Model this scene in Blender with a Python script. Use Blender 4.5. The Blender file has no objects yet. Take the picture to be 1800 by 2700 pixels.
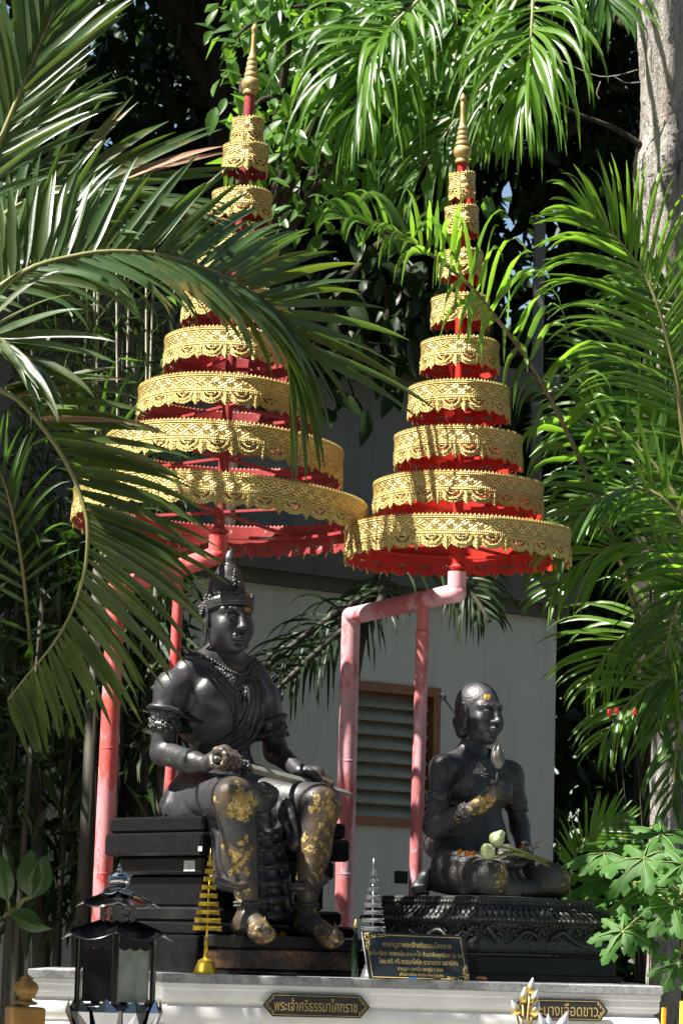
import bpy, math, random
import numpy as np
from mathutils import Vector, Matrix
from mathutils.bvhtree import BVHTree
R_ = math.radians
SC = bpy.context.scene
COL = SC.collection
# ---------------------------------------------------------------- camera
CAM_POS = Vector((0.0, -11.43, 1.5))
PITCH, ROLL, FPX = R_(8.18), R_(1.5), 8000.0
c_f = Vector((0, math.cos(PITCH), math.sin(PITCH)))
_u0 = Vector((0, -math.sin(PITCH), math.cos(PITCH)))
_r0 = Vector((1, 0, 0))
c_u = _u0 * math.cos(ROLL) - _r0 * math.sin(ROLL)
c_r = _r0 * math.cos(ROLL) + _u0 * math.sin(ROLL)
cam = bpy.data.objects.new('camera', bpy.data.cameras.new('camera'))
COL.objects.link(cam)
cam.matrix_world = Matrix(((c_r.x, c_u.x, -c_f.x, CAM_POS.x), (c_r.y, c_u.y, -c_f.y, CAM_POS.y),
                           (c_r.z, c_u.z, -c_f.z, CAM_POS.z), (0, 0, 0, 1)))
cam.data.sensor_fit = 'VERTICAL'
cam.data.sensor_height = 36.0
cam.data.lens = FPX / 2700.0 * 36.0
cam.data.clip_start = 0.1
cam.data.clip_end = 2000.0
cam.data.dof.use_dof = True
cam.data.dof.focus_distance = 11.4
cam.data.dof.aperture_fstop = 13.0
SC.camera = cam
# ---------------------------------------------------------------- sky, sun, exposure
SUN_EL, SUN_AZ = R_(57), R_(68.5)          # azimuth measured from the camera side towards the left
S_DIR = Vector((-math.sin(SUN_AZ) * math.cos(SUN_EL), -math.cos(SUN_AZ) * math.cos(SUN_EL), math.sin(SUN_EL)))
world = bpy.data.worlds.new('World')
SC.world = world
world.use_nodes = True
_wn = world.node_tree
_sky = _wn.nodes.new('ShaderNodeTexSky')
_sky.sky_type = 'NISHITA'
_sky.sun_disc = False
_sky.sun_elevation = SUN_EL
_sky.sun_rotation = math.atan2(S_DIR.x, S_DIR.y)
_bg = _wn.nodes['Background']
_wn.links.new(_sky.outputs[0], _bg.inputs['Color'])
_bg.inputs['Strength'].default_value = 0.05
sun = bpy.data.objects.new('sun', bpy.data.lights.new('sun', 'SUN'))
COL.objects.link(sun)
sun.data.energy = 5.0
sun.data.angle = R_(0.5)
sun.data.color = (1.0, 0.955, 0.88)
sun.rotation_euler = S_DIR.to_track_quat('Z', 'Y').to_euler()
SC.view_settings.view_transform = 'Standard'
SC.view_settings.look = 'None'
SC.view_settings.gamma = 1.0
SC.view_settings.use_curve_mapping = False
SC.view_settings.exposure = 1.75
SC.render.engine = 'CYCLES'
SC.cycles.max_bounces = 6
SC.cycles.transparent_max_bounces = 8
SC.cycles.sample_clamp_indirect = 6.0
SC.cycles.use_denoising = True
random.seed(7)
RNG = np.random.default_rng(11)

def P(px, py, Y):
    """The point at depth Y (metres along the view axis of the place) seen at a pixel of the photograph."""
    a, b = (px - 900.0) / FPX, (1350.0 - py) / FPX
    d = c_f + c_r * a + c_u * b
    return CAM_POS + d * ((Y - CAM_POS.y) / d.y)

def S(Y=0.0):
    return (Y - CAM_POS.y) / FPX * 1.0        # metres per photograph pixel at depth Y

def proj(p):
    v = Vector(p) - CAM_POS
    z = v.dot(c_f)
    return 900 + FPX * v.dot(c_r) / z, 1350 - FPX * v.dot(c_u) / z

# ---------------------------------------------------------------- materials
def newmat(name):
    m = bpy.data.materials.new(name)
    m.use_nodes = True
    return m, m.node_tree, m.node_tree.nodes['Principled BSDF']

class NT:
    def __init__(s, m):
        s.t = m.node_tree
        s.b = s.t.nodes['Principled BSDF']
        s.co = s.t.nodes.new('ShaderNodeTexCoord')
    def n(s, typ, **kw):
        x = s.t.nodes.new(typ)
        for k, v in kw.items():
            setattr(x, k, v)
        return x
    def l(s, a, b):
        s.t.links.new(a, b)
    def noise(s, scale, detail=3, rough=0.6, vec='Object', stretch=None, dist=0.0):
        x = s.n('ShaderNodeTexNoise')
        x.inputs['Scale'].default_value = scale
        x.inputs['Detail'].default_value = detail
        x.inputs['Roughness'].default_value = rough
        x.inputs['Distortion'].default_value = dist
        v = s.co.outputs[vec]
        if stretch:
            mp = s.n('ShaderNodeMapping')
            mp.inputs['Scale'].default_value = stretch
            s.l(v, mp.inputs[0]); v = mp.outputs[0]
        s.l(v, x.inputs['Vector'])
        return x.outputs['Fac']
    def voro(s, scale, feature='F1', vec='Object', out='Distance'):
        x = s.n('ShaderNodeTexVoronoi', feature=feature)
        x.inputs['Scale'].default_value = scale
        s.l(s.co.outputs[vec], x.inputs['Vector'])
        return x.outputs[out]
    def ramp(s, fac, stops, interp='LINEAR'):
        x = s.n('ShaderNodeValToRGB')
        x.color_ramp.interpolation = interp
        els = x.color_ramp.elements
        while len(els) < len(stops):
            els.new(0.5)
        for e, (p, c) in zip(els, stops):
            e.position = p
            if not hasattr(c, '__len__'):
                c = (c, c, c)
            e.color = (*c[:3], 1)
        s.l(fac, x.inputs[0])
        return x.outputs['Color']
    def mix(s, fac, a, b):
        x = s.n('ShaderNodeMix', data_type='RGBA')
        for sock, v in ((x.inputs[0], fac), (x.inputs[6], a), (x.inputs[7], b)):
            if hasattr(v, 'links') or hasattr(v, 'is_linked'):
                s.l(v, sock)
            elif hasattr(v, '__len__'):
                sock.default_value = (*v[:3], 1)
            else:
                sock.default_value = v
        return x.outputs[2]
    def math(s, op, a, b=None, c=None):
        x = s.n('ShaderNodeMath', operation=op)
        for i, v in enumerate((a, b, c)):
            if v is None:
                continue
            if isinstance(v, (int, float)):
                x.inputs[i].default_value = v
            else:
                s.l(v, x.inputs[i])
        return x.outputs[0]
    def bump(s, h, strength=0.4, dist=0.01, normal=None):
        x = s.n('ShaderNodeBump')
        x.inputs['Strength'].default_value = strength
        x.inputs['Distance'].default_value = dist
        s.l(h, x.inputs['Height'])
        if normal is not None:
            s.l(normal, x.inputs['Normal'])
        s.l(x.outputs[0], s.b.inputs['Normal'])
        return x.outputs[0]
    def set(s, **kw):
        names = dict(col='Base Color', rough='Roughness', metal='Metallic', spec='Specular IOR Level', coat='Coat Weight',
                     coat_rough='Coat Roughness', trans='Transmission Weight', ior='IOR', alpha='Alpha', sub='Subsurface Weight')
        for k, v in kw.items():
            sock = s.b.inputs[names[k]]
            if hasattr(v, 'is_linked'):
                s.l(v, sock)
            elif hasattr(v, '__len__'):
                sock.default_value = (*v[:3], 1)
            else:
                sock.default_value = v

def plain(name, c1, c2=None, scale=12, rough=0.5, metal=0.0, spec=0.5, bump=0.0, bscale=60, stretch=None, coat=0.0):
    m, _, _ = newmat(name)
    t = NT(m)
    c2 = c2 or tuple(x * 0.75 for x in c1)
    f = t.noise(scale, 4, 0.6, stretch=stretch)
    t.set(col=t.ramp(f, [(0.35, c1), (0.7, c2)]), rough=rough, metal=metal, spec=spec, coat=coat)
    if bump:
        t.bump(t.noise(bscale, 3, 0.6, stretch=stretch), bump, 0.004)
    return m

# ---------------------------------------------------------------- object helpers
def origin(o):
    v = Vector((0, 0, 0))
    while o is not None:
        v += o.location
        o = o.parent
    return v

def tag(o, label=None, cat=None, group=None, kind=None):
    if label: o['label'] = label
    if cat: o['category'] = cat
    if group: o['group'] = group
    if kind: o['kind'] = kind
    return o

def thing(name, label, cat, loc=(0, 0, 0), group=None):
    o = bpy.data.objects.new(name, None)
    o.empty_display_size = 0.1
    COL.objects.link(o)
    o.location = loc
    return tag(o, label, cat, group)

def mobj(name, verts, faces, mats, parent=None, smooth=False, mi=None, uv=None, loc=None):
    off = origin(parent) if parent is not None else Vector((0, 0, 0))
    if loc is None and parent is None:
        loc = Vector((0, 0, 0))
    base = off if parent is not None else Vector(loc)
    V = np.asarray(verts, dtype=np.float64).reshape(-1, 3) - np.array(base)
    me = bpy.data.meshes.new(name)
    me.from_pydata(V.tolist() if len(V) < 3000 else V, [], faces)
    if not isinstance(mats, (list, tuple)):
        mats = [mats]
    for m in mats:
        me.materials.append(m)
    if mi is not None:
        me.polygons.foreach_set('material_index', np.asarray(mi, dtype=np.int32))
    if smooth:
        me.polygons.foreach_set('use_smooth', np.ones(len(me.polygons), dtype=bool))
    if uv is not None:
        lay = me.uv_layers.new(name='UVMap')
        li = np.empty(len(me.loops), dtype=np.int32)
        me.loops.foreach_get('vertex_index', li)
        lay.data.foreach_set('uv', np.asarray(uv, dtype=np.float32)[li].ravel())
    me.update()
    o = bpy.data.objects.new(name, me)
    COL.objects.link(o)
    if parent is not None:
        o.parent = parent
    else:
        o.location = loc
    return o

def npmesh(name, V, quads, mats, parent=None, smooth=True, mi=None, uv=None):
    """Fast mesh from numpy quads (n,4) or tris (n,3)."""
    off = origin(parent) if parent is not None else Vector((0, 0, 0))
    V = np.asarray(V, dtype=np.float32) - np.array(off, dtype=np.float32)
    quads = np.asarray(quads, dtype=np.int32)
    k = quads.shape[1]
    me = bpy.data.meshes.new(name)
    me.vertices.add(len(V)); me.vertices.foreach_set('co', V.ravel())
    me.loops.add(quads.size); me.loops.foreach_set('vertex_index', quads.ravel())
    me.polygons.add(len(quads)); me.polygons.foreach_set('loop_start', np.arange(0, quads.size, k, dtype=np.int32))
    if not isinstance(mats, (list, tuple)):
        mats = [mats]
    for m in mats:
        me.materials.append(m)
    if mi is not None:
        me.polygons.foreach_set('material_index', np.asarray(mi, dtype=np.int32))
    me.polygons.foreach_set('use_smooth', np.full(len(quads), bool(smooth)))
    if uv is not None:
        lay = me.uv_layers.new(name='UVMap')
        lay.data.foreach_set('uv', np.asarray(uv, dtype=np.float32)[quads.ravel()].ravel())
    me.update(calc_edges=True)
    o = bpy.data.objects.new(name, me)
    COL.objects.link(o)
    if parent is not None:
        o.parent = parent
    return o

def frame(d, up=Vector((0, 0, 1))):
    d = Vector(d).normalized()
    if abs(d.dot(up)) > 0.98:
        up = Vector((1, 0, 0))
    x = d.cross(up).normalized()
    return x, x.cross(d).normalized()      # side, up'

class MB:
    def __init__(s):
        s.v, s.f, s.m, s.uv = [], [], [], []
        s.cur = 0
    def add(s, vs, fs, uv=None):
        o = len(s.v)
        s.v += [tuple(x) for x in vs]
        s.f += [tuple(i + o for i in f) for f in fs]
        s.m += [s.cur] * len(fs)
        s.uv += list(uv) if uv is not None else [(0, 0)] * len(vs)
        return s
    def box(s, c, size, M3=None, bev=0.0):
        c = Vector(c); hx, hy, hz = [x / 2 for x in size]
        M3 = M3 or Matrix.Identity(3)
        if bev <= 0:
            vs = [M3 @ Vector((x * hx, y * hy, z * hz)) + c for z in (-1, 1) for y in (-1, 1) for x in (-1, 1)]
            fs = [(0, 2, 3, 1), (4, 5, 7, 6), (0, 1, 5, 4), (2, 6, 7, 3), (0, 4, 6, 2), (1, 3, 7, 5)]
            return s.add(vs, fs)
        b = min(bev, hx * .9, hy * .9, hz * .9)
        pts = [(-hx + b, -hy), (hx - b, -hy), (hx, -hy + b), (hx, hy - b), (hx - b, hy), (-hx + b, hy), (-hx, hy - b), (-hx, -hy + b)]
        pin = [(x * (1 - b / hx), y * (1 - b / hy)) for x, y in pts]
        lay = [(pin, -hz), (pts, -hz + b), (pts, hz - b), (pin, hz)]
        vs = [M3 @ Vector((x, y, z)) + c for pp, z in lay for x, y in pp]
        fs = [tuple(range(7, -1, -1)), tuple(range(24, 32))]
        for k in range(3):
            for i in range(8):
                j = (i + 1) % 8
                fs.append((k * 8 + i, k * 8 + j, k * 8 + 8 + j, k * 8 + 8 + i))
        return s.add(vs, fs)
    def tube(s, pts, r, n=10, cap=True, flat=None):
        pts = [Vector(p) for p in pts]
        if not hasattr(r, '__len__'):
            r = [r] * len(pts)
        vs, fs = [], []
        up = None
        for i, p in enumerate(pts):
            d = (pts[min(i + 1, len(pts) - 1)] - pts[max(i - 1, 0)]).normalized()
            if up is None:
                a = frame(d)[0]; b = d.cross(a)
            else:
                a = (up - d * up.dot(d)).normalized(); b = d.cross(a)
            up = a
            for k in range(n):
                t = 2 * math.pi * k / n
                q = a * math.cos(t) + (b * math.sin(t)) * (flat or 1.0)
                vs.append(p + q * r[i])
        for i in range(len(pts) - 1):
            for k in range(n):
                k2 = (k + 1) % n
                fs.append((i * n + k, i * n + k2, (i + 1) * n + k2, (i + 1) * n + k))
        if cap:
            fs.append(tuple(range(n - 1, -1, -1)))
            o = (len(pts) - 1) * n
            fs.append(tuple(o + k for k in range(n)))
        return s.add(vs, fs)
    def lathe(s, prof, c, axis=(0, 0, 1), n=24, scale=1.0):
        """prof: list of (radius, height) along axis from c."""
        c = Vector(c); ax = Vector(axis).normalized()
        a, b = frame(ax)
        vs, fs = [], []
        for r, h in prof:
            for k in range(n):
                t = 2 * math.pi * k / n
                vs.append(c + ax * (h * scale) + (a * math.cos(t) + b * math.sin(t)) * (max(r, 1e-5) * scale))
        for i in range(len(prof) - 1):
            for k in range(n):
                k2 = (k + 1) % n
                fs.append((i * n + k2, i * n + k, (i + 1) * n + k, (i + 1) * n + k2))
        fs.append(tuple(range(n)))
        o = (len(prof) - 1) * n
        fs.append(tuple(o + k for k in range(n - 1, -1, -1)))
        return s.add(vs, fs)
    def ball(s, c, r, n=6, m=8, M3=None):
        c = Vector(c)
        if not hasattr(r, '__len__'):
            r = (r, r, r)
        M3 = M3 or Matrix.Identity(3)
        vs, fs = [M3 @ Vector((0, 0, -r[2])) + c], []
        for i in range(1, n):
            ph = -math.pi / 2 + math.pi * i / n
            for k in range(m):
                t = 2 * math.pi * k / m
                vs.append(M3 @ Vector((r[0] * math.cos(ph) * math.cos(t), r[1] * math.cos(ph) * math.sin(t), r[2] * math.sin(ph))) + c)
        vs.append(M3 @ Vector((0, 0, r[2])) + c)
        for k in range(m):
            k2 = (k + 1) % m
            fs.append((0, 1 + k2, 1 + k))
            for i in range(n - 2):
                a = 1 + i * m
                fs.append((a + k, a + k2, a + m + k2, a + m + k))
            fs.append((len(vs) - 1, 1 + (n - 2) * m + k, 1 + (n - 2) * m + k2))
        return s.add(vs, fs)
    def prism(s, poly, o, ux, uy, depth):
        """poly (2D) in plane o+ux*x+uy*y, extruded by vector depth."""
        o, ux, uy, dp = Vector(o), Vector(ux), Vector(uy), Vector(depth)
        n = len(poly)
        vs = [o + ux * x + uy * y for x, y in poly] + [o + ux * x + uy * y + dp for x, y in poly]
        fs = [tuple(range(n)), tuple(range(2 * n - 1, n - 1, -1))]
        fs += [(i, n + i, n + (i + 1) % n, (i + 1) % n) for i in range(n)]
        return s.add(vs, fs)
    def loft(s, rings, cap=True, closed=True):
        n = len(rings[0]); vs = [p for r in rings for p in r]; fs = []
        for i in range(len(rings) - 1):
            for k in range(n if closed else n - 1):
                k2 = (k + 1) % n
                fs.append((i * n + k, i * n + k2, (i + 1) * n + k2, (i + 1) * n + k))
        if cap and closed:
            fs.append(tuple(range(n - 1, -1, -1))); o = (len(rings) - 1) * n
            fs.append(tuple(o + k for k in range(n)))
        return s.add(vs, fs)
    def build(s, name, mats, parent=None, smooth=False, loc=None, uv=False):
        return mobj(name, s.v, s.f, mats, parent, smooth, s.m if isinstance(mats, (list, tuple)) else None, s.uv if uv else None, loc)

def autosmooth(o, ang=40):
    me = o.data
    try:
        me.polygons.foreach_set('use_smooth', np.ones(len(me.polygons), dtype=bool))
        import bmesh
        bm = bmesh.new(); bm.from_mesh(me)
        for e in bm.edges:
            e.smooth = len(e.link_faces) != 2 or e.calc_face_angle(0) < R_(ang)
        bm.to_mesh(me); bm.free()
    except Exception:
        pass
    return o

def spline(pts, n):
    """Catmull-Rom through pts -> n samples (Vectors or floats)."""
    pts = [Vector(p) for p in pts]
    out = []
    m = len(pts) - 1
    for i in range(n):
        t = i / (n - 1) * m
        k = min(int(t), m - 1); u = t - k
        p0, p1, p2, p3 = pts[max(k - 1, 0)], pts[k], pts[k + 1], pts[min(k + 2, m)]
        out.append(0.5 * ((2 * p1) + (p2 - p0) * u + (2 * p0 - 5 * p1 + 4 * p2 - p3) * u * u + (3 * p1 - p0 - 3 * p2 + p3) * u ** 3))
    return out

TH = R_(39)                               # the pedestals and the hall stand turned by this much
FW = Vector((math.sin(TH), -math.cos(TH), 0))     # their front
RT = Vector((math.cos(TH), math.sin(TH), 0))      # along their front, towards the right of the photo
UP = Vector((0, 0, 1))
M_T = Matrix((RT, -FW, UP)).transposed()          # local x = RT, y = backwards, z = up
# ================================================================ materials of the place
def mat_gold_band():
    m, _, _ = newmat('gold_lacquered_tin')
    t = NT(m)
    sep = t.n('ShaderNodeSeparateXYZ'); t.l(t.co.outputs['UV'], sep.inputs[0])
    u, v = sep.outputs[0], sep.outputs[1]
    # diamond lattice in the band 0.56 < v < 0.82
    w = t.math('DIVIDE', t.math('SUBTRACT', v, 0.555), 0.27)
    du = t.math('ABSOLUTE', t.math('SUBTRACT', t.math('FRACT', t.math('MULTIPLY', u, 2.0)), 0.5))
    dw = t.math('ABSOLUTE', t.math('SUBTRACT', w, 0.5))
    dd = t.math('MULTIPLY', t.math('ADD', du, dw), 2.0)
    lat = t.math('SINE', t.math('MULTIPLY', dd, 2 * math.pi * 1.5))
    inb = t.math('MULTIPLY', t.math('GREATER_THAN', w, 0.0), t.math('LESS_THAN', w, 1.0))
    lat = t.math('MULTIPLY', t.math('MULTIPLY', lat, inb), 0.5)
    # horizontal mouldings and bead rows outside it
    lines = t.math('MULTIPLY', t.math('SINE', t.math('MULTIPLY', v, 2 * math.pi * 17)), 0.35)
    beads = t.math('MULTIPLY', t.math('SINE', t.math('MULTIPLY', u, 2 * math.pi * 14)), 0.3)
    outb = t.math('SUBTRACT', 1.0, inb)
    up = t.math('GREATER_THAN', v, 0.42)
    outb = t.math('MULTIPLY', t.math('MULTIPLY', outb, up), t.math('ADD', lines, beads))
    low = t.math('SUBTRACT', 1.0, up)
    chase = t.math('MULTIPLY', t.math('MULTIPLY', t.voro(260, 'F1'), 1.4), low)
    h = t.math('ADD', t.math('ADD', lat, outb), chase)
    h = t.math('ADD', h, t.math('MULTIPLY', t.noise(420, 2), 0.25))
    t.bump(h, 0.9, 0.004)
    n = t.noise(14, 5, 0.7)
    col = t.ramp(n, [(0.2, (0.44, 0.32, 0.09)), (0.5, (0.59, 0.45, 0.155)), (0.8, (0.67, 0.55, 0.245))])
    spots = t.ramp(t.noise(95, 2, 0.5), [(0.70, 0.0), (0.74, 1.0)])
    col = t.mix(t.math('MULTIPLY', spots, 0.75), col, (0.30, 0.27, 0.22))
    groove = t.ramp(h, [(0.0, 0.6), (0.45, 0.0)])
    col = t.mix(groove, col, (0.25, 0.13, 0.02))
    t.set(col=col, metal=0.5, rough=t.ramp(n, [(0.3, 0.34), (0.8, 0.48)]), spec=0.5)
    return m

def mat_red(name, c1, c2, chip=(0.55, 0.42, 0.42), amount=0.62, rough=0.5):
    m, _, _ = newmat(name)
    t = NT(m)
    n = t.noise(6, 6, 0.7, stretch=(1, 1, 0.4), dist=.4)
    col = t.ramp(n, [(0.30, c1), (0.455, c1), (0.50, c2), (0.8, tuple(min(.8, x * 1.08) for x in c2))])
    col = t.mix(t.ramp(t.noise(55, 5, .8), [(.60, 0.0), (.72, .45)]), col, (.12, .07, .06))
    ch = t.ramp(t.noise(16, 5, 0.75, dist=0.6), [(amount, 0.0), (amount + 0.05, 1.0)])
    col = t.mix(ch, col, chip)
    t.set(col=col, rough=rough, spec=0.4)
    t.bump(t.noise(70, 3, 0.6), 0.25, 0.003)
    return m

GOLD = mat_gold_band()
GOLD_TURNED = plain('gold_painted_wood', (0.50, 0.36, 0.13), (0.30, 0.21, 0.08), 30, 0.42, 0.35, bump=0.2, bscale=90)
RED_IN = mat_red('red_painted_tin', (0.50, 0.030, 0.016), (0.42, 0.022, 0.016), (0.50, 0.25, 0.20), 0.70, 0.45)
RED_OLD = mat_red('weathered_red_tin', (0.32, 0.034, 0.030), (0.26, 0.03, 0.03), (0.45, 0.25, 0.22), 0.60, 0.55)
RED_PIPE = mat_red('faded_red_pipe_paint', (0.48, 0.14, 0.145), (0.60, 0.32, 0.35), (0.40, 0.37, 0.42), 0.58, 0.5)
RED_PIPE2 = mat_red('peeling_red_pipe_paint', (0.58, 0.24, 0.26), (0.55, 0.10, 0.085), (0.60, 0.05, 0.04), 0.57, 0.45)
RED_ARM = mat_red('bright_red_pipe_paint', (0.56, 0.05, 0.045), (0.60, 0.12, 0.12), (0.55, 0.30, 0.30), 0.64, 0.5)

# ================================================================ tiered royal umbrellas
def lace_tier(parent, name, C, D, rad, hgt, motifs, mats, phase=0.0):
    """A tin ring: gold outside with a cresting and pierced swags, red inside."""
    nc, nl, nb = 28, 20, 9
    n = nc * motifs
    ax, ay = frame(D)
    u1 = np.arange(n) / nc
    fu = u1 % 1.0
    x = np.abs(fu - 0.5) * 2
    swag = 0.075 + 0.10 * np.minimum(x / 0.7, 1) ** 2
    pend = np.clip((x - 0.66) / 0.34, 0, 1)
    vb = np.where(x > 0.66, 0.17 - 0.17 * pend ** 1.1 + 0.03 * np.abs(np.sin(pend * 9.4)), swag + 0.014 * np.sin(fu * 2 * np.pi * 9))
    tooth = np.abs(((fu * 7) % 1.0) - 0.5) * 2
    vt = 0.94 + 0.06 * (1 - tooth)
    rows = []
    for i in range(nl + 1):
        rows.append(vb + (0.43 - vb) * i / nl)
    for i in range(1, nb + 1):
        rows.append(np.full(n, 0.43 + (0.93 - 0.43) * i / nb))
    rows.append(vt)
    Vv = np.array(rows)                                  # (nr, n)
    nr = len(rows)
    U = np.broadcast_to(fu, Vv.shape)
    r = np.sqrt(((U - 0.5) / 0.36) ** 2 + ((Vv - 0.47) / 0.30) ** 2)
    rel = np.zeros_like(Vv)
    lace = Vv < 0.43
    rel += np.where(lace, 0.0032 * np.exp(-((r - 0.97) / 0.10) ** 2) + 0.003 * np.exp(-((r - 0.50) / 0.09) ** 2), 0)
    px = np.abs(U - 0.5) * 2
    rel += np.where(lace, 0.004 * np.exp(-((px - 1.0) / 0.12) ** 2) * (1 + 0.4 * np.sin(Vv * 90)), 0)
    rel += np.where(lace, 0.0015 * np.sin(U * 2 * np.pi * 16) * np.sin(Vv * 2 * np.pi * 15), 0)
    rel += np.where(np.abs(Vv - 0.47) < 0.03, 0.003, 0) + np.where(np.abs(Vv - 0.90) < 0.035, 0.003, 0)
    rel *= min(1.0, rad / 0.12) * 0.6 + 0.4
    th = 2 * np.pi * (u1 / motifs) + phase
    dirs = np.outer(np.cos(th), np.array(ax)) + np.outer(np.sin(th), np.array(ay))     # (n,3)
    wob = 1 + 0.006 * np.sin(th * 3 + phase * 5) + 0.004 * np.sin(th * 7)
    hz = (Vv - 0.5) * hgt + 0.004 * np.sin(th * 2 + phase)[None, :]
    out = np.array(C)[None, None, :] + dirs[None] * ((rad * wob)[None, :] + rel)[..., None] + np.array(D)[None, None, :] * hz[..., None]
    inn = np.array(C)[None, None, :] + dirs[None] * ((rad * wob)[None, :] - 0.0035 + np.zeros_like(rel))[..., None] + np.array(D)[None, None, :] * hz[..., None]
    # pierced cells
    rc = 0.25 * (r[:-1] + np.roll(r, -1, 1)[:-1] + r[1:] + np.roll(r, -1, 1)[1:])
    vc = 0.25 * (Vv[:-1] + np.roll(Vv, -1, 1)[:-1] + Vv[1:] + np.roll(Vv, -1, 1)[1:])
    uc = ((np.arange(n) + 0.5) / nc) % 1.0
    uc = np.broadcast_to(uc, rc.shape)
    gap = np.abs(uc - 0.5) > 0.035
    hole = (vc < 0.40) & (((rc > 0.66) & (rc < 0.80) & gap & (np.abs(uc - 0.5) < 0.29)) | ((rc < 0.43) & (vc > 0.345 + 0.02 * np.sin(uc * 2 * np.pi * 9))))
    pxc = np.abs(uc - 0.5) * 2
    hole |= (vc < 0.405) & (pxc > 0.70) & (pxc < 0.80) & (vc > 0.31) & (vc < 0.36)
    keep = ~hole
    I, J = np.nonzero(keep)
    J2 = (J + 1) % n
    q_out = np.stack([I * n + J, I * n + J2, (I + 1) * n + J2, (I + 1) * n + J], 1)
    off = nr * n
    q_in = np.stack([I * n + J2, I * n + J, (I + 1) * n + J, (I + 1) * n + J2], 1) + off
    # rims that close the sheet's edges
    def rim(a, b):
        return np.stack([a, b, b + off, a + off], 1)
    jj = np.arange(n); j2 = (jj + 1) % n
    rims = [rim(j2, jj), rim((nr - 1) * n + jj, (nr - 1) * n + j2)]
    left = keep & ~np.roll(keep, 1, 1); i_, j_ = np.nonzero(left); rims.append(rim(i_ * n + j_, (i_ + 1) * n + j_)[:, ::-1])
    right = keep & ~np.roll(keep, -1, 1); i_, j_ = np.nonzero(right); rims.append(rim(i_ * n + (j_ + 1) % n, (i_ + 1) * n + (j_ + 1) % n))
    rm = np.concatenate(rims)
    V = np.concatenate([out.reshape(-1, 3), inn.reshape(-1, 3)])
    uv1 = np.stack([np.broadcast_to(u1, Vv.shape).ravel(), Vv.ravel()], 1)
    uv = np.concatenate([uv1, uv1])
    Q = np.concatenate([q_out, q_in, rm])
    mi = np.concatenate([np.zeros(len(q_out)), np.ones(len(q_in)), np.zeros(len(rm))]).astype(int)
    return npmesh(name, V, Q, mats, parent, True, mi, uv)

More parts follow.
